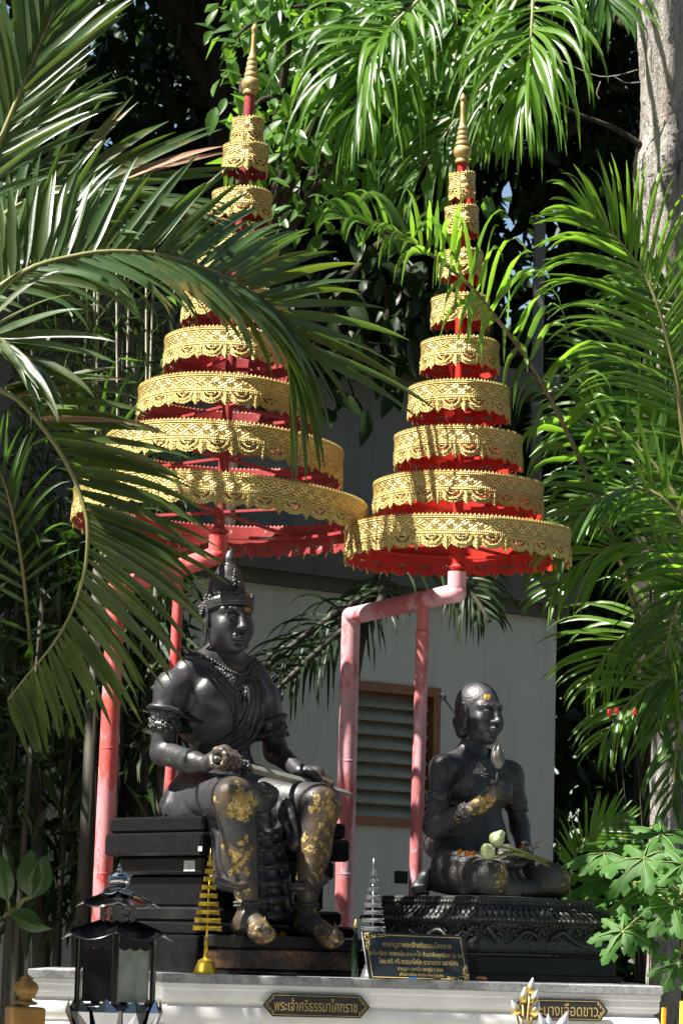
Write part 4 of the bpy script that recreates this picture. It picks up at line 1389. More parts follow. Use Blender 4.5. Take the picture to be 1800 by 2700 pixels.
# raised right hand pinching a stem
lo_ = np.minimum(R3, R4) - .12; hi_ = np.maximum(R3, R4) + .12
hv = Vol(lo_, hi_, .0029, LF)
stem0, stem1 = lp(1306, 2098, .235), lp(1311, 2026, .235)
hv.cone(R3, lp(1270, 2120, .20), .029, .034, .02)
hv.ell(lp(1278, 2112, .205), (.038, .026, .036), .012, rotm(0, 0, .5))
for i, (x, y, f) in enumerate(((1316, 2066, .225), (1322, 2078, .23), (1323, 2092, .23), (1318, 2105, .225))):
    hv.path([lp(1282, 2096 + i * 9, .22), lp(1302, 2078 + i * 9, .252 - .004 * i), np.array(lp(x, y, f)) + np.array((0, .012, 0)), lp(x - 10, y + 4, f - .01)], [.016, .0115, .0098, .008], .006)
hv.path([lp(1268, 2102, .215), lp(1288, 2078, .225), lp(1306, 2066, .222)], [.016, .011, .008], .006)
lo_ = lp(1352, 2276, .27) - .12; hi_ = lo_ + .24
pv = Vol(lo_, hi_, .0029, LF)
pv.ell(lp(1356, 2274, .26), (.042, .044, .014), .012, rotm(.5, -.15))
for i in range(4):
    x0, y0, f0 = 1330 + 5 * i, 2284 - 3 * i, .295 + .004 * i
    pv.path([lp(1352 + 3 * i, 2278, .27), lp(x0, y0, f0), lp(x0 - 15 + 2 * i, y0 - 4, f0 + .012), lp(x0 - 22 + 3 * i, y0 - 14, f0 + .012)], [.014, .0105, .0095, .0075], .005)
pv.path([lp(1384, 2268, .24), lp(1392, 2258, .27), lp(1388, 2246, .295), lp(1374, 2240, .30)], [.016, .013, .011, .008], .006)
V, Q = join([(Vw, Qw), (Vlh, Qlh), hv.mesh(), pv.mesh()])
lb_ = npmesh('body', V, Q, [BRZ], lady)
LT = bvh(Vw, Qw); LH = bvh(Vlh, Qlh)
gilt_attr(lb_, [(LF.w(lp(1270, 2125, .23)), (.05, .06, .035), .95), (LF.w(lp(1306, 2090, .25)), .03, .6), (LF.w(lp(1190, 2165, .15)), (.035, .05, .02), .7), (LF.w(lp(1372, 2262, .28)), .05, .5)])
# skirt over folded legs
ks = Vol((-.42, -.34, -.24), (.46, .44, .08), 0.0052, LF)
ks.ell((0, -.03, -.045), (.175, .150, .085), .04)
ks.cone(lp(1190, 2286, .06), lp(1287, 2314, .29), .078, .070, .05)
ks.cone(lp(1330, 2300, .05), lp(1452, 2322, .24), .076, .064, .05)
ks.ell(lp(1296, 2312, .29), (.060, .058, .064), .02)
ks.ell(lp(1458, 2322, .25), (.058, .056, .060), .02)
ks.cone(lp(1280, 2338, .24), lp(1150, 2324, -.02), .050, .040, .04)
ks.cone(lp(1440, 2344, .20), lp(1340, 2346, .30), .036, .034, .04)
for i, pts in enumerate([[(1335, 2290, .25), (1350, 2312, .28), (1372, 2336, .30), (1400, 2350, .28)], [(1338, 2300, .27), (1352, 2324, .30), (1366, 2348, .31)], [(1342, 2330, .29), (1348, 2350, .31), (1354, 2358, .30)],
                         [(1180, 2250, .10), (1230, 2256, .18), (1290, 2262, .22)], [(1170, 2262, .1), (1220, 2272, .2), (1270, 2282, .26)]]):
    ks.path([np.array(p) for p in spline([lp(*p) for p in pts], 9)], [.010 + .004 * math.sin(j + i) for j in range(9)], .016)
ks.clip(lp(1246, 2362, .1), (0, 0, -1))
Vk, Qk = ks.mesh()
lsk = npmesh('skirt', Vk, Qk, [BRZ_BRO], lady)
gilt_attr(lsk, [(LF.w(lp(1318, 2312, .33)), (.03, .05, .05), .8), (LF.w(lp(1490, 2316, .28)), (.02, .05, .05), .75)])
ft = Vol((-.45, -.35, -.25), (.05, .10, -.06), .0045, LF)
ft.cone(lp(1150, 2318, -.02), lp(1124, 2318, -.05), .034, .031, .01)
ft.cone(lp(1124, 2318, -.05), lp(1098, 2342, -.07), .030, .024, .02); ft.cone(lp(1118, 2346, -.02), lp(1098, 2350, -.04), .018, .016, .02)
npmesh('foot', *ft.mesh(), [BRZ], lady)
mb = MB()
for p, n_ in ring_on(bvh(*ft.mesh()), LF.w(lp(1131, 2318, -.04)), LF.w(lp(1150, 2318, -.02)) - LF.w(lp(1124, 2318, -.05)), 26, .10):
    stud(mb, p, n_, .0085, .8)
mb.build('anklet', BRZ_ORN, lady, True)
gold_flakes(bvh(Vk, Qk), lady, [(1318, 2312, 16, 30, 16, 2, 4.5), (1488, 2318, 10, 26, 9, 2, 4.5)], 41)
gold_flakes(bvh(V, Q), lady, [(1280, 2122, 26, 16, 30, 2.5, 6), (1185, 2170, 16, 8, 10, 2, 4)], 42)
# shawl over her left shoulder and breast (a skin over the body), clipped along a slanting hem
sh_ = Vol((-.30, -.36, -.22), (.42, .40, .36), 0.0052, LF)
sh_.f = w.f - 0.0075
g = np.meshgrid(*sh_.ax, indexing='ij', sparse=True)
p1, p2 = lp(1192, 2085, .09), lp(1232, 2018, .09)
# hem plane holds the line p1-p2 and the view through it; keep her left side
pa, pb_ = np.array(lp(1188, 2090, .06)), np.array(lp(1240, 2016, .06)); 
nrm = np.cross(pb_ - pa, np.array((0, 1.0, 0.15))); nrm /= np.linalg.norm(nrm)
if (np.array(L1) - pa) @ nrm > 0: nrm = -nrm
d = sum((g[i] - np.float32(pa[i])) * np.float32(nrm[i]) for i in range(3))
top = np.where(g[0] ** 2 + (g[1] + .015) ** 2 < .072 ** 2, g[2] - np.float32(.268), np.float32(-1))
bot = (np.where(g[0] > .115, np.float32(.105) + .012 * np.sin(g[1] * 90), np.float32(-.03)) - g[2]) + 0 * g[1]
sh_.f = np.maximum(np.maximum(np.maximum(sh_.f, d), top), bot)
dfar = np.sqrt((g[0] - R4[0]) ** 2 + (g[1] - R4[1]) ** 2 + (g[2] - R4[2]) ** 2)
sh_.f = np.maximum(sh_.f, .055 - dfar)
sh_.f = np.maximum(sh_.f, (g[1] - np.float32(.14)) + 0 * g[0] + 0 * g[2])
Vx, Qx = sh_.mesh()
npmesh('shawl', Vx, Qx, [BRZ_BRO], lady)
# hair, bun, pin
hr_ = Vol((-.13, -.17, -.10), (.13, .14, .15), .0028, LHF)
hr_.ell((0, -.026, .036), (.079, .096, .088), .01)
hr_.ell((0, -.034, .004), (.073, .076, .066), .02)
hr_.clip((0, .052, .062), (0, .80, -.60))
hr_.ell((-.016, -.104, -.026), (.031, .033, .036), .014)
hr_.ell((-.010, -.095, -.062), (.030, .026, .030), .014)
hV, hQ = hr_.mesh()
hV = LHF.world((((hV - np.array(LHF.O)) @ LHF.M.T) * np.array((.94, 1.0, 1.0))))
npmesh('hair', hV, hQ, [BRZ_HAIR], lady)
mb = MB()
p0, p1 = LHF.w((-.030, -.115, .0)), P(1167, 1838, LO.y + .06)
mb.tube([p0, p1], .0042, 8); mb.lathe([(.004, -.014), (.012, -.008), (.0135, 0), (.011, .009), (.006, .013), (.001, .020)], p1, p1 - p0, 8)
mb.build('hairpin', BRZ_ORN, lady)
mb = MB(); mb.ball(LHF.w((-.074, -.012, -.066)), (.017, .012, .017), 6, 10); mb.ball(LHF.w((.074, -.012, -.066)), (.017, .012, .017), 6, 10)
for q in (-1, 1):
    for i in range(8):
        t = i * math.pi / 4
        mb.ball(LHF.w((q * .078, -.012 + .013 * math.cos(t), -.066 + .013 * math.sin(t))), .005, 4, 6)
e1 = mb.build('earring', BRZ_ORN, lady, True)
# necklace and armlet, bracelet
mb = MB(); rnd = random.Random(12)
pts = ring_on(LT, LF.w((0, -.01, .300)), UP, 60, .26, tilt=lambda t: -.030 * (1 + (frame(UP)[0] * math.cos(t) + frame(UP)[1] * math.sin(t)).dot(FW)))
pts = [(p, n_) for p, n_ in pts if (p - LF.w((0, -.01, p.z - LF.O.z))).length < .125]
for p, n_ in pts:
    stud(mb, p, n_, .0052, 1.0)
for i in range(260):
    p, n_ = rnd.choice(pts)
    if n_.dot(FW) < .0: continue
    r = LT.ray_cast(p + n_ * .05 - UP * rnd.uniform(0, .05) * max(.2, n_.dot(FW)), -n_, .15)
    if r[0] is not None: stud(mb, r[0] + r[1] * .006, r[1], rnd.uniform(.003, .006), .8)
mb.build('necklace', BRZ_ORN, lady, True)
for c, ax, nm in ((LF.w(lp(1150, 2102, .01)), LF.w(R2) - LF.w(R1), 'armlet'), (LF.w(lp(1364, 2110, .02)), LF.w(L2) - LF.w(L1), 'armlet'), (LF.w(lp(1226, 2144, .168)), LF.w(R3) - LF.w(R2), 'bracelet')):
    r = cuff(nm, LT, c, ax, .016 if nm == 'armlet' else .020, 0, lady, BRZ_ORN, .006)
    if r:
        mb, pts, axv = r
        for i in range(70):
            p, n_ = rnd.choice(pts); rad = (p - c); rad -= axv * rad.dot(axv); rad.normalize()
            stud(mb, p + rad * .004 + axv * rnd.uniform(-.018, .018), rad, rnd.uniform(.004, .007), 1.0)
        mb.build(nm, BRZ_ORN, lady, True)
# gold leaf squares on her brow
mb = MB()
for cx_, cy_, w_, h_ in ((1283, 1838, 7, 6), (1317, 1841, 2, 7)):
    for dx in range(-w_, w_ + 1, 2):
        for dy in range(-h_, h_ + 1, 2):
            if rnd.random() < .30: continue
            r = skin(LH, cx_ + dx, cy_ + dy, .0008)
            if r:
                xx, yy = frame(r[1]); mb.box(r[0], (.0034, .0034, .0012), Matrix((xx, yy, r[1])).transposed())
gl = mb.build('gold_leaf', GILT, lady)
gl['kind'] = 'stuff'
# the bronze lotus bud she holds
bud = thing('lotus_bud', 'silvery bronze lotus bud raised in the hand of the kneeling woman', 'lotus bud', LF.w(stem1))
mb = MB(); mb.tube([LF.w(stem0), LF.w(stem1)], .0042, 8); mb.build('stem', BRZ_ORN, bud, True)
BUDM = bronze('rubbed_bronze_petal', (0.09, 0.085, 0.075), (0.22, 0.21, 0.19), (0.38, 0.5), 0.5, None, patina=0.5)
def bud_petal(C, up, t, r, hgt, open_=0.0, thick=.0016, wid=.62):
    up = Vector(up).normalized(); a, b_ = frame(up)
    d = a * math.cos(t) + b_ * math.sin(t); sd = up.cross(d)
    n = 7; f = []; bk = []
    for i in range(n):
        u = i / (n - 1)
        rr = r * (math.sin(math.pi * min(1, u * .86 + .10)) ** .7) * (1 - u * .25) + open_ * u * u
        wd = r * wid * math.sin(math.pi * min(1, .10 + u * .90)) ** .8 + .0002
        c = C + up * (hgt * u)
        row = [c + d * rr * math.cos(k * .5) + sd * wd * k - d * abs(k) * wd * .35 for k in (-1, 0, 1)]
        f.append(row); bk.append([p - d * thick for p in row])
    vs = [p for row in f for p in row] + [p for row in bk for p in row]
    fs = []
    for i in range(n - 1):
        for k in range(2):
            q = i * 3 + k
            fs.append((q, q + 1, q + 4, q + 3)); o = n * 3; fs.append((q + o + 1, q + o, q + o + 3, q + o + 4))
    for i in range(n - 1):
        o = n * 3
        fs.append((i * 3 + o, i * 3, i * 3 + 3, i * 3 + 3 + o)); fs.append((i * 3 + 2, i * 3 + 2 + o, i * 3 + 5 + o, i * 3 + 5))
    return vs, fs
C = LF.w(stem1)
mb = MB(); mb.lathe([(.004, -.004), (.012, .004), (.018, .022), (.016, .045), (.009, .064), (.001, .080)], C, UP, 12)
mb.build('heart', BUDM, bud, True)
for i in range(7):
    mb = MB(); v_, f_ = bud_petal(C, UP, i * 2 * math.pi / 7 + .3, .029, .064 + .022 * (i % 2), .009 + .005 * ((i + 1) % 2), .0016, .50); mb.add(v_, f_)
    mb.build('petal', BUDM, bud, True)

# her pedestal
ped = thing('carved_pedestal', 'black carved square pedestal under the kneeling woman', 'pedestal', P(1280, 2575, 0.0))
PF = Fr(P(1280, 2575, 0.0)); pz = lambda y, f=.3: PF.px(1246, y, f)[2]
ztp = ZT - PF.O.z
def tier(mb, prof):
    rings = [[PF.w((x * s_, y * s_, z)) for x, y in ((-1, -1), (-1, 1), (1, 1), (1, -1))] for s_, z in prof]
    mb.loft(rings)
mb = MB(); tier(mb, [(.272, pz(2391)), (.280, pz(2389)), (.280, pz(2364)), (.274, pz(2361))]); mb.build('top_plate', BRZ_CARV, ped)
mb = MB(); tier(mb, [(.333, pz(2426)), (.336, pz(2421)), (.330, pz(2416)), (.318, pz(2407)), (.298, pz(2398)), (.266, pz(2392))]); mb.build('lotus_moulding', BRZ_CARV, ped)
mb = MB(); tier(mb, [(.318, pz(2514)), (.326, pz(2500)), (.318, pz(2480)), (.306, pz(2462)), (.304, pz(2444)), (.312, pz(2432)), (.322, pz(2427))]); pbody = mb.build('carved_body', BRZ_CARV, ped)
mb = MB(); tier(mb, [(.342, pz(2566)), (.338, pz(2522)), (.345, pz(2518)), (.345, pz(2515))]); mb.build('lower_step', GRAN_D, ped)
mb = MB(); tier(mb, [(.356, ztp), (.356, pz(2571)), (.350, pz(2567))]); mb.build('base_step', GRAN_D, ped)
# raised scrolls and beaded edges on the two faces the photograph shows (and their opposites)
mb = MB(); bd = MB(); pt_ = MB()
rnd = random.Random(21)
for side in range(4):
    Rz = Matrix.Rotation(side * math.pi / 2, 3, 'Z')
    def F(u, z, o):
        v = Rz @ Vector((u, o, 0))
        return PF.w((v.x, v.y, z))
    for q in (-1, 1):
        pts = [(q * .03, pz(2470)), (q * .09, pz(2452)), (q * .15, pz(2478)), (q * .21, pz(2490)), (q * .26, pz(2462)), (q * .285, pz(2440))]
        cv = spline([(x, z, 0) for x, z in pts], 18)
        mb.tube([F(p.x, p.y, .318 + .003 * math.sin(i)) for i, p in enumerate(cv)], .0075, 6)
        for k in range(2):
            c0 = (q * (.05 + .17 * k), pz(2474 - 4 * k))
            mb.tube([F(c0[0] + q * .024 * (1 - t / 12) * math.cos(t * .8), c0[1] + .022 * (1 - t / 12) * math.sin(t * .8), .314) for t in range(10)], .006, 6)
    for i in range(300):
        u, z = rnd.uniform(-.30, .30), rnd.uniform(pz(2508), pz(2436))
        if abs(abs(u) - .16) < .03 and rnd.random() < .6: continue
        y_ = (z - pz(2462)) / .06
        bd.ball(F(u, z, .307 + .012 * min(1, y_ * y_)), (rnd.uniform(.004, .010)), 3, 5)
    for i in range(30):
        u = -.27 + .54 * i / 29
        bd.ball(F(u, pz(2377), .280), (.008, .008, .009), 4, 6)
        bd.ball(F(u * 1.22, pz(2423), .335), .0075, 4, 6)
    for i in range(22):
        for row in range(2):
            u = -.30 + .60 * (i + .5 * row) / 21.5
            o0, z0, o1, z1 = ((.276, pz(2393), .306, pz(2402)), (.304, pz(2400), .332, pz(2417)))[row]
            sc = o1 / .30
            c0, c1 = F(u * sc * .92, z0 + .004, o0), F(u * sc, z1 + .004, o1)
            pt_.tube([c0, c0.lerp(c1, .5) + UP * .006, c1], [.004, .0125, .003], 6, flat=.5)
for m_, nm in ((mb, 'scroll_relief'), (bd, 'leaf_relief'), (pt_, 'petal_relief')):
    o = m_.build(nm, BRZ_ORN, ped, True); o['kind'] = 'stuff'
# ================================================================ signs, offerings and fittings round the plinth
SIGNBLK = plain('black_sign_enamel', (0.012, 0.012, 0.014), (0.02, 0.02, 0.022), 20, 0.3)
SIGNGLD = plain('gold_sign_paint', (0.50, 0.36, 0.11), (0.38, 0.27, 0.09), 60, 0.5, 0.2)
PLQ = plain('polished_dark_plaque', (0.010, 0.014, 0.016), (0.020, 0.026, 0.028), 14, 0.16)
PLQE = plain('sawn_granite_edge', (0.42, 0.42, 0.41), (0.25, 0.25, 0.25), 90, 0.8)
def text_mesh(name, body, O, U, Vd, Nn, width, height, mat, parent, xalign='CENTER', lift=0.0012, depth=0.0006, bold=0.0):
    """Lettering laid on a plane: fitted to the given width, glyph size = height."""
    cu = bpy.data.curves.new('lettering', 'FONT'); cu.body = body; cu.size = 1.0; cu.align_x = 'CENTER'; cu.extrude = 0.0; cu.offset = bold; cu.resolution_u = 4
    tmp = bpy.data.objects.new('lettering', cu); COL.objects.link(tmp)
    bpy.context.view_layer.update()
    me = bpy.data.meshes.new_from_object(tmp.evaluated_get(bpy.context.evaluated_depsgraph_get()))
    bpy.data.objects.remove(tmp); bpy.data.curves.remove(cu)
    if len(me.vertices) == 0: return None
    xs = [v.co.x for v in me.vertices]; ww = max(xs) - min(xs); cx = (max(xs) + min(xs)) / 2
    U, Vd, Nn = Vector(U).normalized(), Vector(Vd).normalized(), Vector(Nn).normalized()
    off = origin(parent)
    for v in me.vertices:
        p = Vector(O) + U * ((v.co.x - cx) * width / ww) + Vd * (v.co.y * height) + Nn * lift
        v.co = p - off
    me.materials.clear(); me.materials.append(mat)
    o = bpy.data.objects.new(name, me); COL.objects.link(o); o.parent = parent
    return o

def name_sign(px, words, tx0, tx1, ybase, label, hgt):
    """px: tip-left, top-left, top-right, tip-right, bottom-right, bottom-left."""
    Y = YF - 0.052
    pts = [P(x, y, Y) for x, y in px]
    c = sum(pts, Vector()) / 6
    root = thing('name_sign', label, 'sign', c, 'black and gold name signs on the plinth')
    mb = MB(); n = Vector((0, 0.012, 0))
    poly = [(p.x - c.x, p.z - c.z) for p in pts]
    mb.prism(poly[::-1], c, (1, 0, 0), (0, 0, 1), n); mb.build('plate', SIGNBLK, root)
    # two stand-offs reach back to the moulding
    mb = MB()
    for q in (-.08, .08): mb.box(c + Vector((q, .036, 0)), (.02, .05, .02))
    mb.build('bracket', SIGNBLK, root)
    U = (pts[2] - pts[1]).normalized(); N = Vector((0, -1, 0)); Vd = Vector((-U.z, 0, U.x))
    mb = MB()
    for a, b, s_ in ((1, 2, -1), (5, 4, 1)):
        A, B = pts[a] + Vd * s_ * .006 + N * .001, pts[b] + Vd * s_ * .006 + N * .001
        mb.box((A + B) / 2, ((B - A).length, .0012, .0018), Matrix((U, -N, Vd)).transposed())
    mb.build('border_line', SIGNGLD, root)
    for tip, t1, t2, s_ in ((0, 1, 5, 1), (3, 2, 4, -1)):
        mb = MB()
        A, B, C2 = pts[tip] + U * s_ * .010, pts[t1] + U * s_ * .004 - Vd * .008, pts[t2] + U * s_ * .004 + Vd * .008
        for side in (B, C2):
            mb.tube([A + N * .001, A.lerp(side, .5) + N * .001, side + N * .001], .0011, 5)
            for k in range(5):
                q = A.lerp(side, .15 + .17 * k) + U * s_ * .004 * (1 + (k % 2))
                mb.tube([q + N * .001 + (U * math.cos(t) + Vd * math.sin(t)) * .0034 * (1 - t / 9) for t in np.linspace(0, 5, 7)], .0009, 4)
        mb.build('corner_ornament', SIGNGLD, root)
    A, B = P(tx0, ybase, Y), P(tx1, ybase + (tx1 - tx0) * .026, Y)
    text_mesh('lettering', words, (A + B) / 2, U, Vd, N, (B - A).length, hgt, SIGNGLD, root)
    return root
name_sign([(693, 2649), (719, 2619), (951, 2625), (975, 2656), (950, 2685), (718, 2680)], 'พระเจ้าศรีธรรมาโศกราช', 723, 941, 2664, 'black pointed sign with gold Thai letters under the seated king', .052)
name_sign([(1352, 2658), (1374, 2632), (1580, 2637), (1602, 2666), (1582, 2693), (1376, 2689)], 'พระนางเลือดขาว', 1388, 1575, 2676, 'black pointed sign with gold Thai letters, partly behind silver buds', .056)

# leaning prayer plaque
plq = thing('prayer_plaque', 'dark stone plaque with gold Thai prayer leaning on the carved pedestal', 'plaque', P(1100, 2585, -.60))
c4 = [P(973, 2582, -.640), P(1241, 2590, -.585), P(1221, 2467, -.545), P(954, 2456, -.600)]
U = (c4[1] - c4[0]).normalized(); Vd = (c4[3] - c4[0]); Vd = (Vd - U * Vd.dot(U) * 0).normalized(); N = U.cross(Vd).normalized()
if N.y > 0: N = -N
mb = MB()
bk = [p - N * .016 for p in c4]
mb.add(c4 + bk, [(0, 1, 2, 3), (7, 6, 5, 4)]); mb.cur = 1
o_ = 0
mb.f += [(0, 4, 5, 1), (1, 5, 6, 2), (2, 6, 7, 3), (3, 7, 4, 0)]; mb.m += [1] * 4
mb.build('slab', [PLQ, PLQE], plq)
def pl(u, v, o=.0012):
    a = c4[0].lerp(c4[1], u); b = c4[3].lerp(c4[2], u)
    return a.lerp(b, v) + N * o
mb = MB()
for a, b in (((.22, .945), (.965, .945)), ((.965, .945), (.965, .28)), ((.035, .70), (.035, .05)), ((.035, .05), (.80, .05))):
    mb.tube([pl(*a, .0006), pl(*b, .0006)], .0016, 4)
mb.build('border_line', SIGNGLD, plq)
for (cu_, cv_, du, dv) in ((.035, .93, 1, -1), (.965, .06, -1, 1)):
    mb = MB()
    for k in range(9):
        s_ = k / 8
        a = (cu_ + du * .20 * s_ * (k % 2), cv_ + dv * .26 * s_ * ((k + 1) % 2))
        mb.tube([pl(a[0] + du * .022 * (1 - t / 8) * math.cos(t + k), a[1] + .045 * (1 - t / 8) * math.sin(t + k), .0006) for t in np.linspace(0, 5, 9)], [.0016] * 5 + [.0012, .001, .0008, .0004], 4)
    mb.tube([pl(cu_ + du * .01, cv_ + dv * .24, .0006), pl(cu_ + du * .03, cv_ + dv * .06, .0006), pl(cu_ + du * .20, cv_ + dv * .005, .0006)], .0014, 4)
    mb.build('corner_ornament', SIGNGLD, plq)
for words, u0, u1, v, hgt in (('คาถาบูชาพระเจ้าศรีธรรมโศกราช', .185, .86, .70, .026), ('นะโม ตัสสะ ภะคะวะโต อะระหะโต สัมมาสัมพุทธัสสะ (๓ จบ)', .045, .965, .515, .022),
                              ('โอม ศรี ศรี ธรรมาโศโก ราชาเทวะ นมามิหัง', .125, .90, .345, .024), ('การบูชา ดอกบัว และธูป ๙ ดอก', .295, .74, .205, .019), ('สร้างถวายโดย นักเรียน Real success', .305, .735, .095, .015)):
    a, b = pl(u0, v), pl(u1, v)
    text_mesh('lettering', words, (a + b) / 2, b - a, Vd, N, (b - a).length, hgt, SIGNGLD, plq, lift=.0004, bold=.004)

# small tiered umbrellas on stands
def tier_stand(name, label, axis, tiers, tip, base, mat, Y, stem_to):
    root = thing(name, label, 'tiered umbrella ornament', P(axis[1][0], base, Y), 'small tiered umbrella ornaments before the statues')
    s = S(Y)
    x0, y0, x1, y1 = *axis[0], *axis[1]
    X = lambda y: x0 + (x1 - x0) * (y - y0) / (y1 - y0)
    up = (P(x0, y0, Y) - P(x1, y1, Y)).normalized()
    mb = MB(); mb.tube([P(X(base), base, Y), P(X(tiers[0][0]), tiers[0][0], Y)], [3.2 * s, 1.8 * s], 8); mb.build('rod', mat, root, True)
    mb = MB(); t0 = P(X(tiers[0][0]), tiers[0][0] - 2, Y); hh = (tiers[0][0] - tip) * s
    mb.lathe([(4 * s, 0), (3 * s, hh * .15), (4.2 * s, hh * .22), (2.4 * s, hh * .32), (3 * s, hh * .38), (1.4 * s, hh * .5), (.4 * s, hh)], t0, up, 10); mb.build('spire', mat, root, True)
    a, b = frame(up)
    for y, half in tiers:
        C = P(X(y), y, Y); n = max(24, int(half * 2.4)) * 2
        r = half * s; rows = []
        for (h, k) in ((-4.6, 1), (-2.4, 0), (2.4, 0), (4.6, 1)):
            rows.append([C + (a * math.cos(2 * math.pi * i / n) + b * math.sin(2 * math.pi * i / n)) * r * (1 + .02 * (i % 2) * k) + up * (h + (0 if not k else (1.6 if i % 2 else -1.6) * (1 if h > 0 else -1))) * s for i in range(n)])
        inner = [[p + (C + up * (p - C).dot(up) - p).normalized() * .0012 for p in r_] for r_ in rows]
        mb = MB(); mb.loft(rows, cap=False); mb.loft(inner[::-1], cap=False); mb.loft([rows[-1], inner[-1]], cap=False); mb.loft([inner[0], rows[0]], cap=False)
        for q in range(3):
            t = q * math.pi / 3 + .4
            d = a * math.cos(t) + b * math.sin(t)
            mb.box(C + up * 2.4 * s, (2 * r * .985, .002, .0016), Matrix((d, up.cross(d), up)).transposed())
        mb.build('tier', mat, root)
    if stem_to:
        mb = MB(); c = P(X(base), base, Y); c.z = ZT + .0005
        mb.lathe([(32 * s, 0), (32 * s, 4 * s), (29 * s, 8 * s), (26 * s, 20 * s), (22 * s, 26 * s), (21 * s, 34 * s), (14 * s, 38 * s), (7 * s, 42 * s), (5 * s, 58 * s), (6 * s, 62 * s), (3.4 * s, 90 * s), (2.5 * s, 94 * s)], c, up, 24)
        autosmooth(mb.build('base', mat, root))
    return root
BRASS = plain('polished_brass', (0.62, 0.42, 0.045), (0.50, 0.33, 0.03), 25, 0.28, 0.75)
CHROME = plain('silvery_metal', (0.62, 0.63, 0.65), (0.45, 0.46, 0.48), 25, 0.25, 0.9)
zs = lambda *v: [1950 + q / 2.412 for q in v]
tier_stand('tiered_ornament', 'small golden nine-tiered umbrella ornament on a dome base before the throne', ((554, 2277), (541, 2572)),
           list(zip(zs(790, 837, 888, 940, 993, 1046, 1098, 1150, 1200), (8, 12, 15, 19, 23, 27, 30, 34, 37.5))), 2238, 2566, BRASS, -.60, True)
tier_stand('tiered_ornament', 'small silver tiered umbrella ornament behind the leaning prayer plaque', ((984, 2303), (981, 2580)),
           list(zip((2303, 2325, 2345, 2366, 2386.6, 2406, 2427, 2449), (8, 12, 14.5, 18.5, 22.5, 26, 29, 32.5))), 2264, 2578, CHROME, -.50, True)

# steel garden lantern, near the camera at the left
STEEL_D = plain('dark_mirror_steel', (0.16, 0.16, 0.17), (0.10, 0.10, 0.11), 6, 0.10, 1.0)
STEEL_S = plain('bright_mirror_steel', (0.42, 0.43, 0.45), (0.34, 0.35, 0.37), 6, 0.08, 1.0)
STEEL_B = plain('blue_black_steel', (0.035, 0.037, 0.045), (0.05, 0.05, 0.055), 6, 0.18, 0.8)
GLASSM, _, _ = newmat('dusty_lantern_glass'); t = NT(GLASSM); t.set(col=t.ramp(t.noise(25, 4), [(.3, (.50, .54, .50)), (.7, (.28, .33, .28))]), rough=0.12, trans=0.55, ior=1.3, alpha=1.0)
YL = -1.55
sl = S(YL)
lax = (P(319, 2300, YL) - P(300, 2700, YL)); lup = Vector((0, 0, 1))
LC = P(306, 2560, YL)
lan = thing('garden_lantern', 'dark mirror steel lantern with petal roofs and glass panes', 'lantern', (LC.x, LC.y, 0))
def LZ(y): return P(310, y, YL).z
cx_, cy_ = LC.x, LC.y
ctr = lambda z: Vector((cx_ + (z - LC.z) * .0, cy_, z))
mb = MB(); mb.lathe([(.001, LZ(2275)), (4 * sl, LZ(2284)), (9 * sl, LZ(2298))][::-1], (cx_, cy_, 0), UP, 20); mb.build('spike', STEEL_S, lan, True)
mb = MB(); mb.lathe([(14 * sl, LZ(2342)), (25 * sl, LZ(2336)), (31 * sl, LZ(2324)), (31 * sl, LZ(2314)), (26 * sl, LZ(2303)), (15 * sl, LZ(2297)), (6 * sl, LZ(2295))], (cx_, cy_, 0), UP, 28); mb.build('onion_ball', STEEL_S, lan, True)
def roof_petal(th, r0, r1, z0, drop, curl, mat, nm, n=6, sag=0.0):
    d = Vector((math.cos(th), math.sin(th), 0)); sd = Vector((-math.sin(th), math.cos(th), 0))
    nu, nw = 10, 11
    top, bot = [], []
    for i in range(nu):
        u = i / (nu - 1)
        for j in range(nw):
            w = -1 + 2 * j / (nw - 1)
            rr = r0 + (r1 - r0) * u * math.sqrt(max(0.0, 1 - .42 * w * w))
            hw = (r0 + (r1 - r0) * min(1, u * .9)) * math.tan(math.pi / n) * .97
            p = Vector((cx_, cy_, z0)) + d * rr + sd * (w * hw) + UP * (-drop * u ** (1 + sag) + curl * (1 - w * w) * (.3 + .7 * u) - curl * .4)
            top.append(p); bot.append(p - UP * .0016)
    fs = []
    o = nu * nw
    for i in range(nu - 1):
        for j in range(nw - 1):
            a = i * nw + j
            fs.append((a, a + nw, a + nw + 1, a + 1)); fs.append((o + a, o + a + 1, o + a + nw + 1, o + a + nw))
    for i in range(nu - 1):
        for j in (0, nw - 1):
            a = i * nw + j; fs.append((a, a + o, a + nw + o, a + nw) if j == 0 else (a, a + nw, a + nw + o, a + o))
    for j in range(nw - 1):
        a = (nu - 1) * nw + j; fs.append((a, a + o, a + o + 1, a + 1))
    mb = MB(); mb.add(top + bot, fs)
    return mb.build(nm, mat, lan, True)
TH0 = R_(-90 - 27)
for k in range(6):
    th = TH0 + k * math.pi / 3
    roof_petal(th, 10 * sl, 52 * sl, LZ(2338), 16 * sl, -8 * sl, STEEL_S, 'crown_petal', 7, .9)
    roof_petal(th, 14 * sl, 112 * sl, LZ(2352), 30 * sl, -16 * sl, STEEL_D, 'upper_roof_petal')
    roof_petal(th, 36 * sl, 146 * sl, LZ(2432), 32 * sl, -24 * sl, STEEL_B, 'lower_roof_petal')
hexv = lambda r, z, k: Vector((cx_ + r * math.cos(TH0 + (k - .5) * math.pi / 3), cy_ + r * math.sin(TH0 + (k - .5) * math.pi / 3), z))
